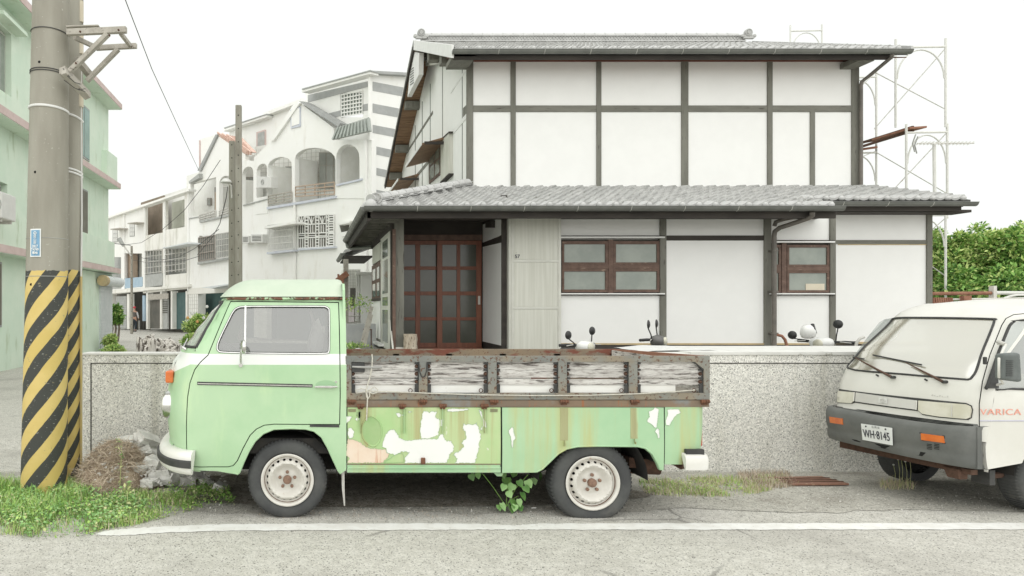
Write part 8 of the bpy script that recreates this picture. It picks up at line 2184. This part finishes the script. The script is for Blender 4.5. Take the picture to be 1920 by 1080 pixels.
for i in range(9): MB().bar(W(1750 + i * 4.2, 558, 13.1), W(1753 + i * 4.2, 580, 13.1), .03, .03, (0, 1, 0)).build('rusty_bar', M['rust'], rl)
MB().pbox(Plane(0, 1, 13.1), 1808, 554, 1822, 570, 0, .1).build('rusty_block', M['rust'], rl)
# plants
nr = np.random.RandomState(11)
def rand_dirs(n):
 v = nr.normal(size=(n, 3)); return v / np.linalg.norm(v, axis=1)[:, None]
def leaves_mesh(name, cen, size, mats, mi, aspect=.45, up_bias=.35, fold=.25, outward=None):
 n = len(cen); d = rand_dirs(n); d[:, 2] = d[:, 2] * .7 - .1
 if outward is not None: d = d * .8 + outward * .7
 d /= np.linalg.norm(d, axis=1)[:, None]
 q = rand_dirs(n); q[:, 2] += up_bias * 3; s = np.cross(d, q); s /= np.linalg.norm(s, axis=1)[:, None] + 1e-9; nn = np.cross(s, d)
 L = size[:, None] if hasattr(size, '__len__') else size
 a = cen; b = cen + d * L * .45 + s * L * aspect * .5 + nn * L * fold * .2; c = cen + d * L - nn * L * fold * .3; e = cen + d * L * .45 - s * L * aspect * .5 + nn * L * fold * .2
 v = np.stack([a, b, c, e], 1).reshape(-1, 3)
 me = bpy.data.meshes.new(name); me.vertices.add(4 * n); me.vertices.foreach_set('co', v.astype('f').ravel())
 me.loops.add(6 * n); me.polygons.add(2 * n)
 base = np.arange(n) * 4
 li = np.stack([base, base + 1, base + 2, base, base + 2, base + 3], 1).ravel()
 me.loops.foreach_set('vertex_index', li); me.polygons.foreach_set('loop_start', np.arange(2 * n) * 3); me.polygons.foreach_set('loop_total', np.full(2 * n, 3))
 for m in mats: me.materials.append(m)
 me.polygons.foreach_set('material_index', np.repeat(mi, 2)); me.update(); me.validate()
 return me
def foliage(name, parent, blobs, n, size, mats, weights=(.5, .3, .2), part='foliage', aspect=.45, shell=.5):
 vol = np.array([b[3] * b[4] * b[5] for b in blobs]) ** .67; k = nr.choice(len(blobs), n, p=vol / vol.sum()); B = np.array(blobs)[k]
 u = rand_dirs(n); r = 1 - (1 - shell) * nr.rand(n) ** 1.6
 tips = rand_dirs(240); j = nr.randint(0, 240, n); u = u * .45 + tips[j] * .75; u /= np.linalg.norm(u, axis=1)[:, None]
 bump_ = 1 + .22 * np.sin(j * 2.3)
 cen = B[:, :3] + u * (r * bump_)[:, None] * B[:, 3:6]
 w = np.array(weights) / sum(weights); mi = nr.choice(len(mats), n, p=w)
 me = leaves_mesh(part, cen, size * (.6 + .8 * nr.rand(n)), mats, mi, aspect, outward=u)
 o = bpy.data.objects.new(part, me); COL.objects.link(o); kind(o, 'stuff')
 if parent is not None: adopt(o, parent)
 return o
G3 = [M['leaf_a'], M['leaf_b'], M['leaf_c']]
def bush(px, py, D, w_, h_, label, n, size, wts, name='leafy_tree', cat='tree', grp='trees right of the house', z0=ZT, deep=1.2, mats=None):
 c = W(px, py, D); t = thing(name, label, cat, (c.x, D, z0), grp)
 blobs = []
 for i in range(7):
  a = i * 2.4; blobs.append((c.x + math.cos(a) * w_ * .42, D + math.sin(a) * deep * .4, c.z - h_ * .25 + (i % 3) * h_ * .28, w_ * .38, deep * .45, h_ * .30))
 blobs.append((c.x, D, c.z, w_ * .5, deep * .4, h_ * .5))
 for i in range(9 if n > 6000 else 0): blobs.append((c.x + nr.uniform(-.6, .6) * w_, D + nr.uniform(-.3, .3), c.z + h_ * nr.uniform(.38, .60), .10, .10, .22))
 foliage('foliage', t, blobs, n, size, mats or G3, wts, part='crown')
 for i in range(3):
  x = c.x + (i - 1) * w_ * .3
  MB().tube([(x, D, z0 - .1), (x + .08, D + .05, (z0 + c.z) / 2), (x - .05, D, c.z + h_ * .2)], [.07, .05, .015], 7).build('trunk', M['trunk'], t)
 return t
bush(1765, 512, 17.2, .85, 1.4, 'dark leafy tree nearest the house corner behind the scaffold leg', 13000, .11, (.4, .38, .22))
bush(1815, 502, 16.6, 1.0, 1.25, 'yellow green leafy tree in the middle of the hedge', 18000, .10, (.38, .50, .12))
bush(1880, 492, 16.9, 1.1, 1.3, 'tallest leafy tree of the hedge with a twiggy top', 18000, .10, (.42, .42, .16))
bush(1945, 512, 15.6, 1.1, 1.3, 'large leafed tree at the right edge above the van', 15000, .12, (.52, .25, .23))
bush(1850, 545, 15.2, 1.5, .55, 'low dark shrub under the trees behind the pipe railing', 12000, .11, (.5, .2, .3), 'shrub', 'shrub')
bush(1995, 470, 18.0, 1.6, 1.8, 'tree just off the right edge of the hedge', 6000, .17, (.5, .3, .2))
kind(MB().box(14.5, 26, 19.5, 20, ZT, 3.0).build('hedge_bank', M['leaf_c']), 'structure')
def shrub(px, py, D, w_, h_, label, n, size, wts, mats=None, z0=0, cat='shrub', grp=None, name='shrub'):
 return bush(px, py, D, w_, h_, label, n, size, wts, name, cat, grp, z0, w_, mats)
shrub(214, 590, 34, .55, .75, 'round glossy bush beside the far roller shutter', 2600, .16, (.6, .15, .25))
shrub(372, 612, 21.0, .55, .55, 'pale flowering shrub in front of the pickup windscreen', 3400, .09, (.3, .6, .1))
shrub(358, 640, 20.0, .35, .35, 'low light green plant by the wall before the pickup windscreen', 1800, .09, (.4, .55, .05))
for px, py in ((352, 596), (360, 588), (388, 575), (370, 603), (382, 596)):
 c = W(px, py, 20.5); tag(MB().lathe([(0, -.03), (.04, -.02), (.05, .0), (.03, .03), (0, .035)], c, (0, 1, 0), 8).build('flower', M['orange_print'] if px in (352, 370) else M['ac_white']), {352: 'leftmost orange blossom low on the pale shrub', 360: 'white blossom near the left edge of the pale shrub', 388: 'white blossom at the top right of the pale shrub', 370: 'orange blossom in the middle of the pale shrub', 382: 'white blossom beside the windscreen on the pale shrub'}[px], 'flower', 'blossoms on the pale shrub')
shrub(207, 640, 26, .35, .40, 'yellowing weeds at the foot of the green building', 1500, .10, (.2, .75, .05))
shrub(213, 655, 24, .5, .22, 'low grassy clump beyond the left end of the wall', 1500, .09, (.3, .65, .05))
vn = thing('creeper', 'thin creeper with small leaves over the outhouse wall', 'creeper', tuple(W(670, 570, 15)))
foliage('vine', vn, [(W(x, y, 15).x, 15, W(x, y, 15).z, .22, .1, .10) for x, y in ((655, 568), (668, 563), (683, 563), (650, 575), (680, 578))], 260, .06, G3, (.5, .4, .1), part='foliage')
ps = thing('small_weeds', 'small green weeds on the ground in the passage', 'weeds', tuple(W(660, 640, 13)))
foliage('w', ps, [(W(x, 642, 12.8).x, 12.8, ZT + .05, .2, .15, .08) for x in (652, 662, 672)], 500, .05, G3, (.5, .4, .1), part='foliage')
def blades(name, pts, h, w_, mats, mi, bend=.5):
 n = len(pts); a = nr.rand(n) * 2 * np.pi; dx = np.stack([np.cos(a), np.sin(a), np.zeros(n)], 1); sd = np.stack([-np.sin(a), np.cos(a), np.zeros(n)], 1)
 H_ = (h * (.5 + nr.rand(n)))[:, None]; B_ = bend * (.2 + nr.rand(n))[:, None] * H_
 up = np.array([[0, 0, 1.]]); b0 = pts - sd * w_ / 2; b1 = pts + sd * w_ / 2
 m0 = pts + up * H_ * .6 + dx * B_ * .35; tp = pts + up * H_ * .95 + dx * B_
 v = np.stack([b0, b1, m0 + sd * w_ * .35, m0 - sd * w_ * .35, tp], 1).reshape(-1, 3)
 me = bpy.data.meshes.new(name); me.vertices.add(5 * n); me.vertices.foreach_set('co', v.astype('f').ravel())
 base = np.arange(n) * 5; me.loops.add(7 * n); me.polygons.add(2 * n)
 li = np.stack([base, base + 1, base + 2, base + 3, base + 3, base + 2, base + 4], 1).ravel(); me.loops.foreach_set('vertex_index', li)
 ls = np.stack([np.arange(n) * 7, np.arange(n) * 7 + 4], 1).ravel(); me.polygons.foreach_set('loop_start', ls); me.polygons.foreach_set('loop_total', np.tile([4, 3], n))
 for m in mats: me.materials.append(m)
 me.polygons.foreach_set('material_index', np.repeat(mi, 2)); me.update(); me.validate()
 o = bpy.data.objects.new(name, me); COL.objects.link(o); return kind(o, 'stuff')
def gpt(px, py): D = F * EYE / (py - CY); return ((px - CX) * D / F, D)
def patch(outline_px, n, dens=None):
 P_ = [gpt(*p) for p in outline_px]; xs = [p[0] for p in P_]; ys_2 = [p[1] for p in P_]; out = []
 def ins(x, y):
  c = False; j = len(P_) - 1
  for i in range(len(P_)):
   if (P_[i][1] > y) != (P_[j][1] > y) and x < (P_[j][0] - P_[i][0]) * (y - P_[i][1]) / (P_[j][1] - P_[i][1]) + P_[i][0]: c = not c
   j = i
  return c
 while len(out) < n:
  x = nr.uniform(min(xs), max(xs)); y = nr.uniform(min(ys_2), max(ys_2))
  if ins(x, y) and (dens is None or nr.rand() < dens(x, y)): out.append((x, y, gz(y)))
 return np.array(out)
dn = lambda x, y: .25 + .75 * (smoothnoise((x, y, 0), 3.0, 2.0) > -.1)
g1 = [(-60, 905), (-60, 1000), (20, 1004), (60, 1008), (150, 1004), (185, 998), (240, 990), (290, 975), (330, 955), (380, 940), (300, 928), (250, 922), (150, 912), (100, 903), (20, 898)]
pts = patch(g1, 9000, dn)
hmod = 1.0
blades('grass', pts, .060, .0055, [M['grass'], M['grass_pale'], M['weed'], M['straw']], nr.choice(4, len(pts), p=[.46, .20, .18, .16]), .7)
pts = patch([(-60, 900), (-60, 975), (60, 985), (150, 960), (165, 930), (160, 912), (30, 900)], 5500, dn)
blades('grass', pts, .10, .006, [M['grass'], M['grass_pale'], M['weed']], nr.choice(3, len(pts), p=[.7, .12, .18]), .8)
def groundleaves(name, outline, n, size, mats, p, hmax):
 pts = patch(outline, n, dn); pts[:, 2] += nr.rand(n) * hmax
 me = leaves_mesh(name, pts, size * (.6 + .8 * nr.rand(n)), mats, nr.choice(len(mats), n, p=p), .75, up_bias=.9)
 o = bpy.data.objects.new(name, me); COL.objects.link(o); return kind(o, 'stuff')
groundleaves('ground_cover', [(0, 930), (0, 990), (50, 1010), (150, 1008), (230, 988), (300, 960), (200, 920), (60, 925)], 5200, .024, [M['weed'], M['grass'], M['grass_pale']], [.6, .25, .15], .10)
groundleaves('ground_cover', [(150, 945), (185, 998), (300, 975), (420, 940), (400, 915), (240, 925)], 5200, .018, [M['grass'], M['grass_pale'], M['leaf_a']], [.5, .3, .2], .05)
groundleaves('ground_cover', [(300, 900), (330, 945), (440, 948), (430, 920), (380, 905)], 1800, .020, [M['leaf_a'], M['grass_pale']], [.7, .3], .07)
pts = patch([(1195, 898), (1210, 925), (1300, 932), (1400, 928), (1500, 905), (1470, 888), (1300, 890)], 3600, lambda x, y: .1 + .9 * (smoothnoise((x, y, 0), 4, 5) > -.05))
blades('grass', pts, .042, .005, [M['grass'], M['grass_pale'], M['straw']], nr.choice(3, len(pts), p=[.3, .35, .35]), .8)
groundleaves('ground_cover', [(1200, 900), (1215, 922), (1330, 928), (1400, 922), (1380, 895)], 1500, .016, [M['grass_pale'], M['grass'], M['straw']], [.4, .35, .25], .04)
pts = patch([(1380, 880), (1400, 918), (1490, 912), (1480, 878)], 1500); blades('dry_grass', pts, .05, .004, [M['straw'], M['straw_dark']], nr.choice(2, len(pts)), 1.1)
pts = patch([(1650, 900), (1650, 916), (1715, 916), (1715, 898)], 260); blades('grass', pts, .06, .005, [M['grass_pale'], M['straw']], nr.choice(2, len(pts)), .9)
pts = patch([(480, 955), (480, 975), (1000, 975), (1100, 955), (900, 930)], 500); pts[:, 2] += .0; blades('dry_grass', pts, .012, .004, [M['straw'], M['straw_dark']], nr.choice(2, len(pts)), 1.8)
for i, (px, h_) in enumerate(((1686, .22), (1692, .26), (1700, .20), (1707, .24), (1678, .17))):
 x, y = gpt(px, 905); c = Vector((x, y, 0)); tp2 = c + Vector((rnd.uniform(-.03, .03), 0, h_))
 o = MB().tube([c, c.lerp(tp2, .5) + Vector((.01, 0, 0)), tp2], .0022, 4).build('weed_stalk', M['grass_pale']); tag(o, ['second stalk with a round white seed head', 'tallest stalk of the clump before the van', 'middle short stalk of the clump before the van', 'rightmost tall stalk before the van', 'leftmost and shortest stalk before the van'][i], 'weed', 'seed-head stalks before the van')
 MB().lathe([(0, -.008), (.008, -.004), (.009, .004), (0, .009)], tp2, (0, 0, 1), 7).build('seed_head', M['ac_white'], o)
def heap_z(x, y):
 cx_, cy_ = gpt(216, 905)[0], 6.62
 r = math.hypot((x - cx_) / .40, (y - cy_) / .50); return max(0, .38 * (1 - r * r)) if r < 1 else 0
mb = MB()
def hp_(u, v):
 x = -2.25 + 1.3 * u; y = 6.0 + 1.2 * v; z = heap_z(x, y); return (x, y, (z + .11 * smoothnoise((x, y, 0), 5) * (z > 0)) + gz(y) - .015)
mb.grid(hp_, 40, 34); kind(mb.build('dirt_mound', M['straw_dark'], smooth=60), 'structure')
n = 6500; cxh, cyh = gpt(216, 905)[0], 6.62
a_ = nr.rand(n) * 2 * np.pi; r_2 = np.sqrt(nr.rand(n)); hx_ = cxh + np.cos(a_) * r_2 * .50; hy_ = cyh + np.sin(a_) * r_2 * .52
hz_ = np.array([heap_z(x, y) + gz(y) for x, y in zip(hx_, hy_)]) - .02 + nr.rand(n) * .06
mb = MB()
d_ = rand_dirs(n); d_[:, 2] *= .6
cen = np.stack([hx_, hy_, hz_], 1); L_2 = (.06 + .22 * nr.rand(n) ** 2)[:, None]; sd = np.cross(d_, rand_dirs(n)); sd /= np.linalg.norm(sd, axis=1)[:, None]
p0 = cen - d_ * L_2 / 2; p1 = cen + d_ * L_2 / 2 ; pm = cen + np.array([[0, 0, .02]]) * nr.rand(n)[:, None]
v = np.stack([p0 - sd * .0016, p0 + sd * .0016, pm + sd * .0018, pm - sd * .0018, p1], 1).reshape(-1, 3); base = np.arange(n) * 5
me = bpy.data.meshes.new('straw_heap'); me.from_pydata(v.tolist(), [], [tuple(f) for b in base for f in ((b, b + 1, b + 2, b + 3), (b + 3, b + 2, b + 4))])
for m in (M['straw'], M['straw_dark']): me.materials.append(m)
me.polygons.foreach_set('material_index', np.repeat(nr.choice(2, n, p=[.6, .4]), 2))
o = bpy.data.objects.new('straw_heap', me); COL.objects.link(o); kind(o, 'stuff')
def chunk(px, py, D, s, label, sq=(1, 1, .6), m='rubble', seed=0, rz=0, name='concrete_chunk', z=None):
 c = W(px, py, D); b = bmesh.new(); bmesh.ops.create_cube(b, size=2 * s); bmesh.ops.subdivide_edges(b, edges=b.edges, cuts=2, use_grid_fill=True)
 for v in b.verts:
  v.co *= 1 + .28 * noise.noise(v.co / s * .9 + Vector((seed * 3.7, seed, 0))); v.co += Vector([noise.noise(v.co / s * 2.3 + Vector((seed, k * 5, 0))) for k in range(3)]) * s * .22
  v.co = Vector((v.co.x * sq[0], v.co.y * sq[1], v.co.z * sq[2]))
 b.transform(Matrix.Rotation(rz, 4, 'Y') @ Matrix.Rotation(seed * .9, 4, 'Z'))
 me = bpy.data.meshes.new(name); b.to_mesh(me); b.free(); me.materials.append(M[m])
 o = place_mesh(name, me, None, (c.x, D, c.z if z is None else z))
 return tag(o, label, 'concrete lump', 'broken concrete by the pickup bumper')
chunk(278, 826, 6.9, .10, 'pale slab end of broken concrete leaning over the heap, topmost lump', (1.5, .8, .5), seed=1, rz=R(38))
chunk(233, 826, 6.9, .09, 'flat pale slab lying on top of the root heap', (1.7, 1, .25), 'coping', seed=2, rz=R(-6))
lumps = [(262, 850, 6.75, .10), (288, 872, 6.6, .10), (256, 880, 6.5, .08), (303, 893, 6.5, .095), (326, 893, 6.6, .13), (350, 905, 6.6, .10), (280, 905, 6.35, .07), (362, 890, 6.9, .11), (412, 912, 6.3, .06), (385, 908, 6.6, .07), (163, 868, 7.0, .05), (182, 862, 7.05, .045), (296, 850, 6.95, .12)]
names_ = ['grey lump under the left end of the bumper', 'jagged lump straight below the bumper tip', 'small lump at the edge of the straw heap', 'broken lump right of the jagged one below the bumper', 'big boulder-like lump under the cab nose', 'wide lump in the shade under the cab nose', 'small low lump beside the grass below the bumper', 'large dark lump deep under the front of the cab', 'single grey lump in front of the front wheel', 'thin striped lump between the big boulder and the front wheel', 'small pale lump at the wall foot left of the heap', 'tiny lump beside the conduit at the wall foot', 'lump wedged between bumper and wall']
for i, ((px, py, D, s), nm) in enumerate(zip(lumps, names_)): chunk(px, py, D, s * .78, nm, (1.3, 1, .6 + .25 * (i % 2)), 'rubble', i + 4, R((i * 37) % 50 - 25))
cr_ = MB()
for i in range(420):
 x, y = gpt(rnd.triangular(150, 440, 290), 905)[0], rnd.uniform(6.1, 7.1); s_ = rnd.uniform(.008, .035); z_ = gz(y) + max(heap_z(x, y), .26 * max(0, 1 - ((x + 1.35) / .42) ** 2) * max(0, 1 - ((y - 6.7) / .45) ** 2))
 q = [Vector((x, y, z_)) + Vector((rnd.uniform(-1, 1), rnd.uniform(-1, 1), rnd.uniform(-.3, .9))) * s_ for _ in range(5)]
 cr_.add(q, [(0, 1, 2), (0, 2, 3), (0, 3, 4), (0, 4, 1), (1, 3, 2), (1, 4, 3)])
kind(cr_.build('rubble', M['rubble']), 'stuff')
for i, (px, py, hh_, lab) in enumerate(((252, 905, .42, 'tall thin weed growing out of the straw heap'), (237, 960, .26, 'broad leafed weed in the grass in front of the heap'))):
 x, y = gpt(px, py) if i else (gpt(245, 905)[0], 6.2); z0 = heap_z(x, y); t = thing('tall_weed', lab, 'weed', (x, y, z0), 'tall weeds by the heap')
 MB().tube([(x, y, z0 - .03), (x + .01, y, z0 + hh_ * .5), (x + .02, y, z0 + hh_)], [.004, .003, .001], 5).build('stem', M['grass_pale'], t)
 n = 40; cc = np.stack([np.full(n, x) + nr.normal(size=n) * .02, np.full(n, y) + nr.normal(size=n) * .02, z0 + hh_ * nr.rand(n)], 1)
 o = bpy.data.objects.new('foliage', leaves_mesh('foliage', cc, (.035 if i == 0 else .055) * (.6 + nr.rand(n) * .7), [M['weed'], M['grass_pale']], nr.choice(2, n), .4)); COL.objects.link(o); kind(o, 'stuff'); adopt(o, t)
def heart(name):
 o2 = [(0, 0), (-.35, -.10), (-.52, .15), (-.50, .45), (-.30, .75), (0, 1.08), (.30, .75), (.50, .45), (.52, .15), (.35, -.10)]
 vs = [(x, y, -.10 * abs(x) * 2 - .12 * y * y) for x, y in o2] + [(0, .45, .02)]
 return MB().add(vs, [(i, (i + 1) % 10, 10) for i in range(10)]).mesh(name, M['weed'], smooth=60)
HA = heart('leaf'); HB = HA.copy(); HB.materials.clear(); HB.materials.append(mat('deep_green_heart_leaf', (.10, .24, .06), (.16, .32, .08), scale=12, rough=.45))
x0, y0 = gpt(957, 958)
pl = thing('broad_leaf_plant', 'heart-leaved green plant growing under the middle of the pickup', 'plant', (x0, y0 + .12, 0))
for k, (px, py) in enumerate(((957, 895), (990, 890), (905, 888), (972, 930))):
 p = W(px, py, 5.72); MB().tube([(x0, y0 + .12, 0), ((x0 + p.x) / 2, y0 + .12, p.z * .55), (p.x, 5.72, p.z)], .0035, 5).build('stem', M['leaf_a'], pl)
lv = [(950, 900, 24), (962, 912, 22), (972, 905, 20), (946, 912, 18), (978, 928, 22), (952, 925, 20), (960, 942, 24), (940, 948, 22), (955, 952, 26), (972, 940, 20), (935, 950, 16), (966, 950, 18), (975, 952, 16), (988, 905, 22), (984, 915, 20), (1000, 900, 18), (882, 893, 18), (895, 890, 16), (965, 888, 18), (944, 890, 16), (1010, 890, 22), (995, 885, 16)]
for i, (px, py, s) in enumerate(lv):
 D = 5.60 + (.25 if py < 905 else .05 * rnd.random()); p = W(px, py, D); sc = .70 * s * D / F
 o = place_mesh('leaf', HA if i % 2 else HB, pl, tuple(p + Vector((0, 0, .3 * sc))), (R(-60 + rnd.uniform(-30, 30)), R(rnd.uniform(-25, 25)), R(rnd.uniform(-70, 70))), (sc, sc, sc))
 o.rotation_euler = (R(-105 + rnd.uniform(-25, 40)), R(rnd.uniform(-30, 30)), R(rnd.uniform(-35, 35)))
pq = [gpt(1440, 893), gpt(1540, 891), gpt(1592, 908), gpt(1486, 909)]
cv = MB().prism([(x, y, gz(y) + .012) for x, y in pq], (0, 0, .018)); cvo = tag(cv.build('iron_plate', M['rust_plate'], bevel=.002), 'rusty flat iron cover plate on the ground by the wall', 'iron plate')
for t_ in (.3, .55, .8):
 a = Vector((*pq[0], 0)).lerp(Vector((*pq[3], 0)), t_); b = Vector((*pq[1], 0)).lerp(Vector((*pq[2], 0)), t_)
 a.z = gz(a.y) + .033; b.z = gz(b.y) + .033; MB().bar(a, b, .012, .008).build('plate_rib', M['rust_dark'], cvo)
x, y = gpt(1001, 955); tag(MB().tube([(x - .02, y, .011), (x + .02, y + .006, .011)], .005, 8).build('cigarette_end', M['ac_white']), 'white cigarette end on the grit right of the broad-leaved plant', 'litter')
# man walking away
pc = W(252, 622, 47.9); PX, PY = pc.x, pc.y
man = thing('person', 'man in red cap, dark vest and white sleeves walking away with a bag', 'person', (PX, PY, 0))
def skin_body(name, joints, edges, m, par, sub=2):
 me = bpy.data.meshes.new(name); me.from_pydata([(PX + x, PY + y, z) for x, y, z, r in joints], edges, []); me.materials.append(m)
 o = bpy.data.objects.new(name, me); COL.objects.link(o); adopt(o, par)
 sm = o.modifiers.new('skin', 'SKIN'); sm.use_smooth_shade = True
 for i, (x, y, z, r) in enumerate(joints):
  rr = r if isinstance(r, tuple) else (r, r)
  me.skin_vertices[0].data[i].radius = rr
 me.skin_vertices[0].data[0].use_root = True
 s = o.modifiers.new('sub', 'SUBSURF'); s.levels = sub; s.render_levels = sub
 return o
J = [(0, 0, .90, (.13, .10)), (0, 0, 1.10, (.14, .10)), (0, 0, 1.30, (.17, .11)), (0, 0, 1.40, (.10, .08)), (0, -.0, 1.47, .05), (0, .01, 1.54, .075), (0, .01, 1.62, .085),
     (-.17, 0, 1.36, .06), (-.23, .0, 1.12, .045), (-.20, .06, .88, .035), (-.20, .09, .82, .03), (.17, 0, 1.36, .06), (.24, .0, 1.12, .045), (.27, .04, .90, .035), (.27, .06, .84, .03),
     (-.09, .0, .84, .10), (-.10, .08, .48, .065), (-.11, .02, .10, .045), (-.11, .12, .05, .04), (.09, 0, .84, .10), (.10, .02, .48, .065), (.10, -.16, .12, .045), (.10, -.06, .05, .04)]
E = [(0, 1), (1, 2), (2, 3), (3, 4), (4, 5), (5, 6), (3, 7), (7, 8), (8, 9), (9, 10), (3, 11), (11, 12), (12, 13), (13, 14), (0, 15), (15, 16), (16, 17), (17, 18), (0, 19), (19, 20), (20, 21), (21, 22)]
skin_body('body', J, E, M['skin'], man)
skin_body('trousers', [(0, 0, .95, (.15, .12)), (0, 0, .86, (.15, .12)), (-.09, .0, .80, .115), (-.10, .08, .48, .08), (-.11, .02, .12, .06), (.09, 0, .80, .115), (.10, .02, .48, .08), (.10, -.16, .14, .06)], [(0, 1), (1, 2), (2, 3), (3, 4), (1, 5), (5, 6), (6, 7)], M['trousers'], man)
skin_body('vest', [(0, 0, .96, (.16, .12)), (0, 0, 1.15, (.17, .125)), (0, 0, 1.32, (.195, .13)), (0, 0, 1.42, (.10, .09))], [(0, 1), (1, 2), (2, 3)], M['vest'], man)
skin_body('sleeve', [(-.16, 0, 1.38, .07), (-.235, .0, 1.12, .058), (-.205, .05, .92, .045)], [(0, 1), (1, 2)], M['shirt'], man)
skin_body('sleeve', [(.16, 0, 1.38, .07), (.245, .0, 1.12, .058), (.272, .035, .93, .045)], [(0, 1), (1, 2)], M['shirt'], man)
MB().lathe([(0, .10), (.06, .085), (.10, .04), (.105, -.02), (.10, -.03)], (PX, PY + .01, 1.66), (0, 0, 1), 16).build('cap', M['cap_red'], man, smooth=60)
MB().box(PX - .07, PX + .07, PY + .10, PY + .20, 1.63, 1.645).build('cap_peak', M['cap_red'], man)
for x_, y_ in ((-.11, .10), (.10, -.08)): MB().box(PX + x_ - .05, PX + x_ + .05, PY + y_ - .14, PY + y_ + .12, 0.0 if x_ < 0 else .015, .09).build('shoe', M['bike_black'], man, bevel=.02)
tag(MB().hexa([(PX - .30, PY - .05, .30), (PX - .10, PY - .05, .30), (PX - .13, PY - .05, .80), (PX - .27, PY - .05, .80)], [(PX - .30, PY + .08, .30), (PX - .10, PY + .08, .30), (PX - .13, PY + .06, .80), (PX - .27, PY + .06, .80)]).build('carrier_bag', M['bike_black'], bevel=.02), 'dark bag held in the left hand of the walking man', 'bag')
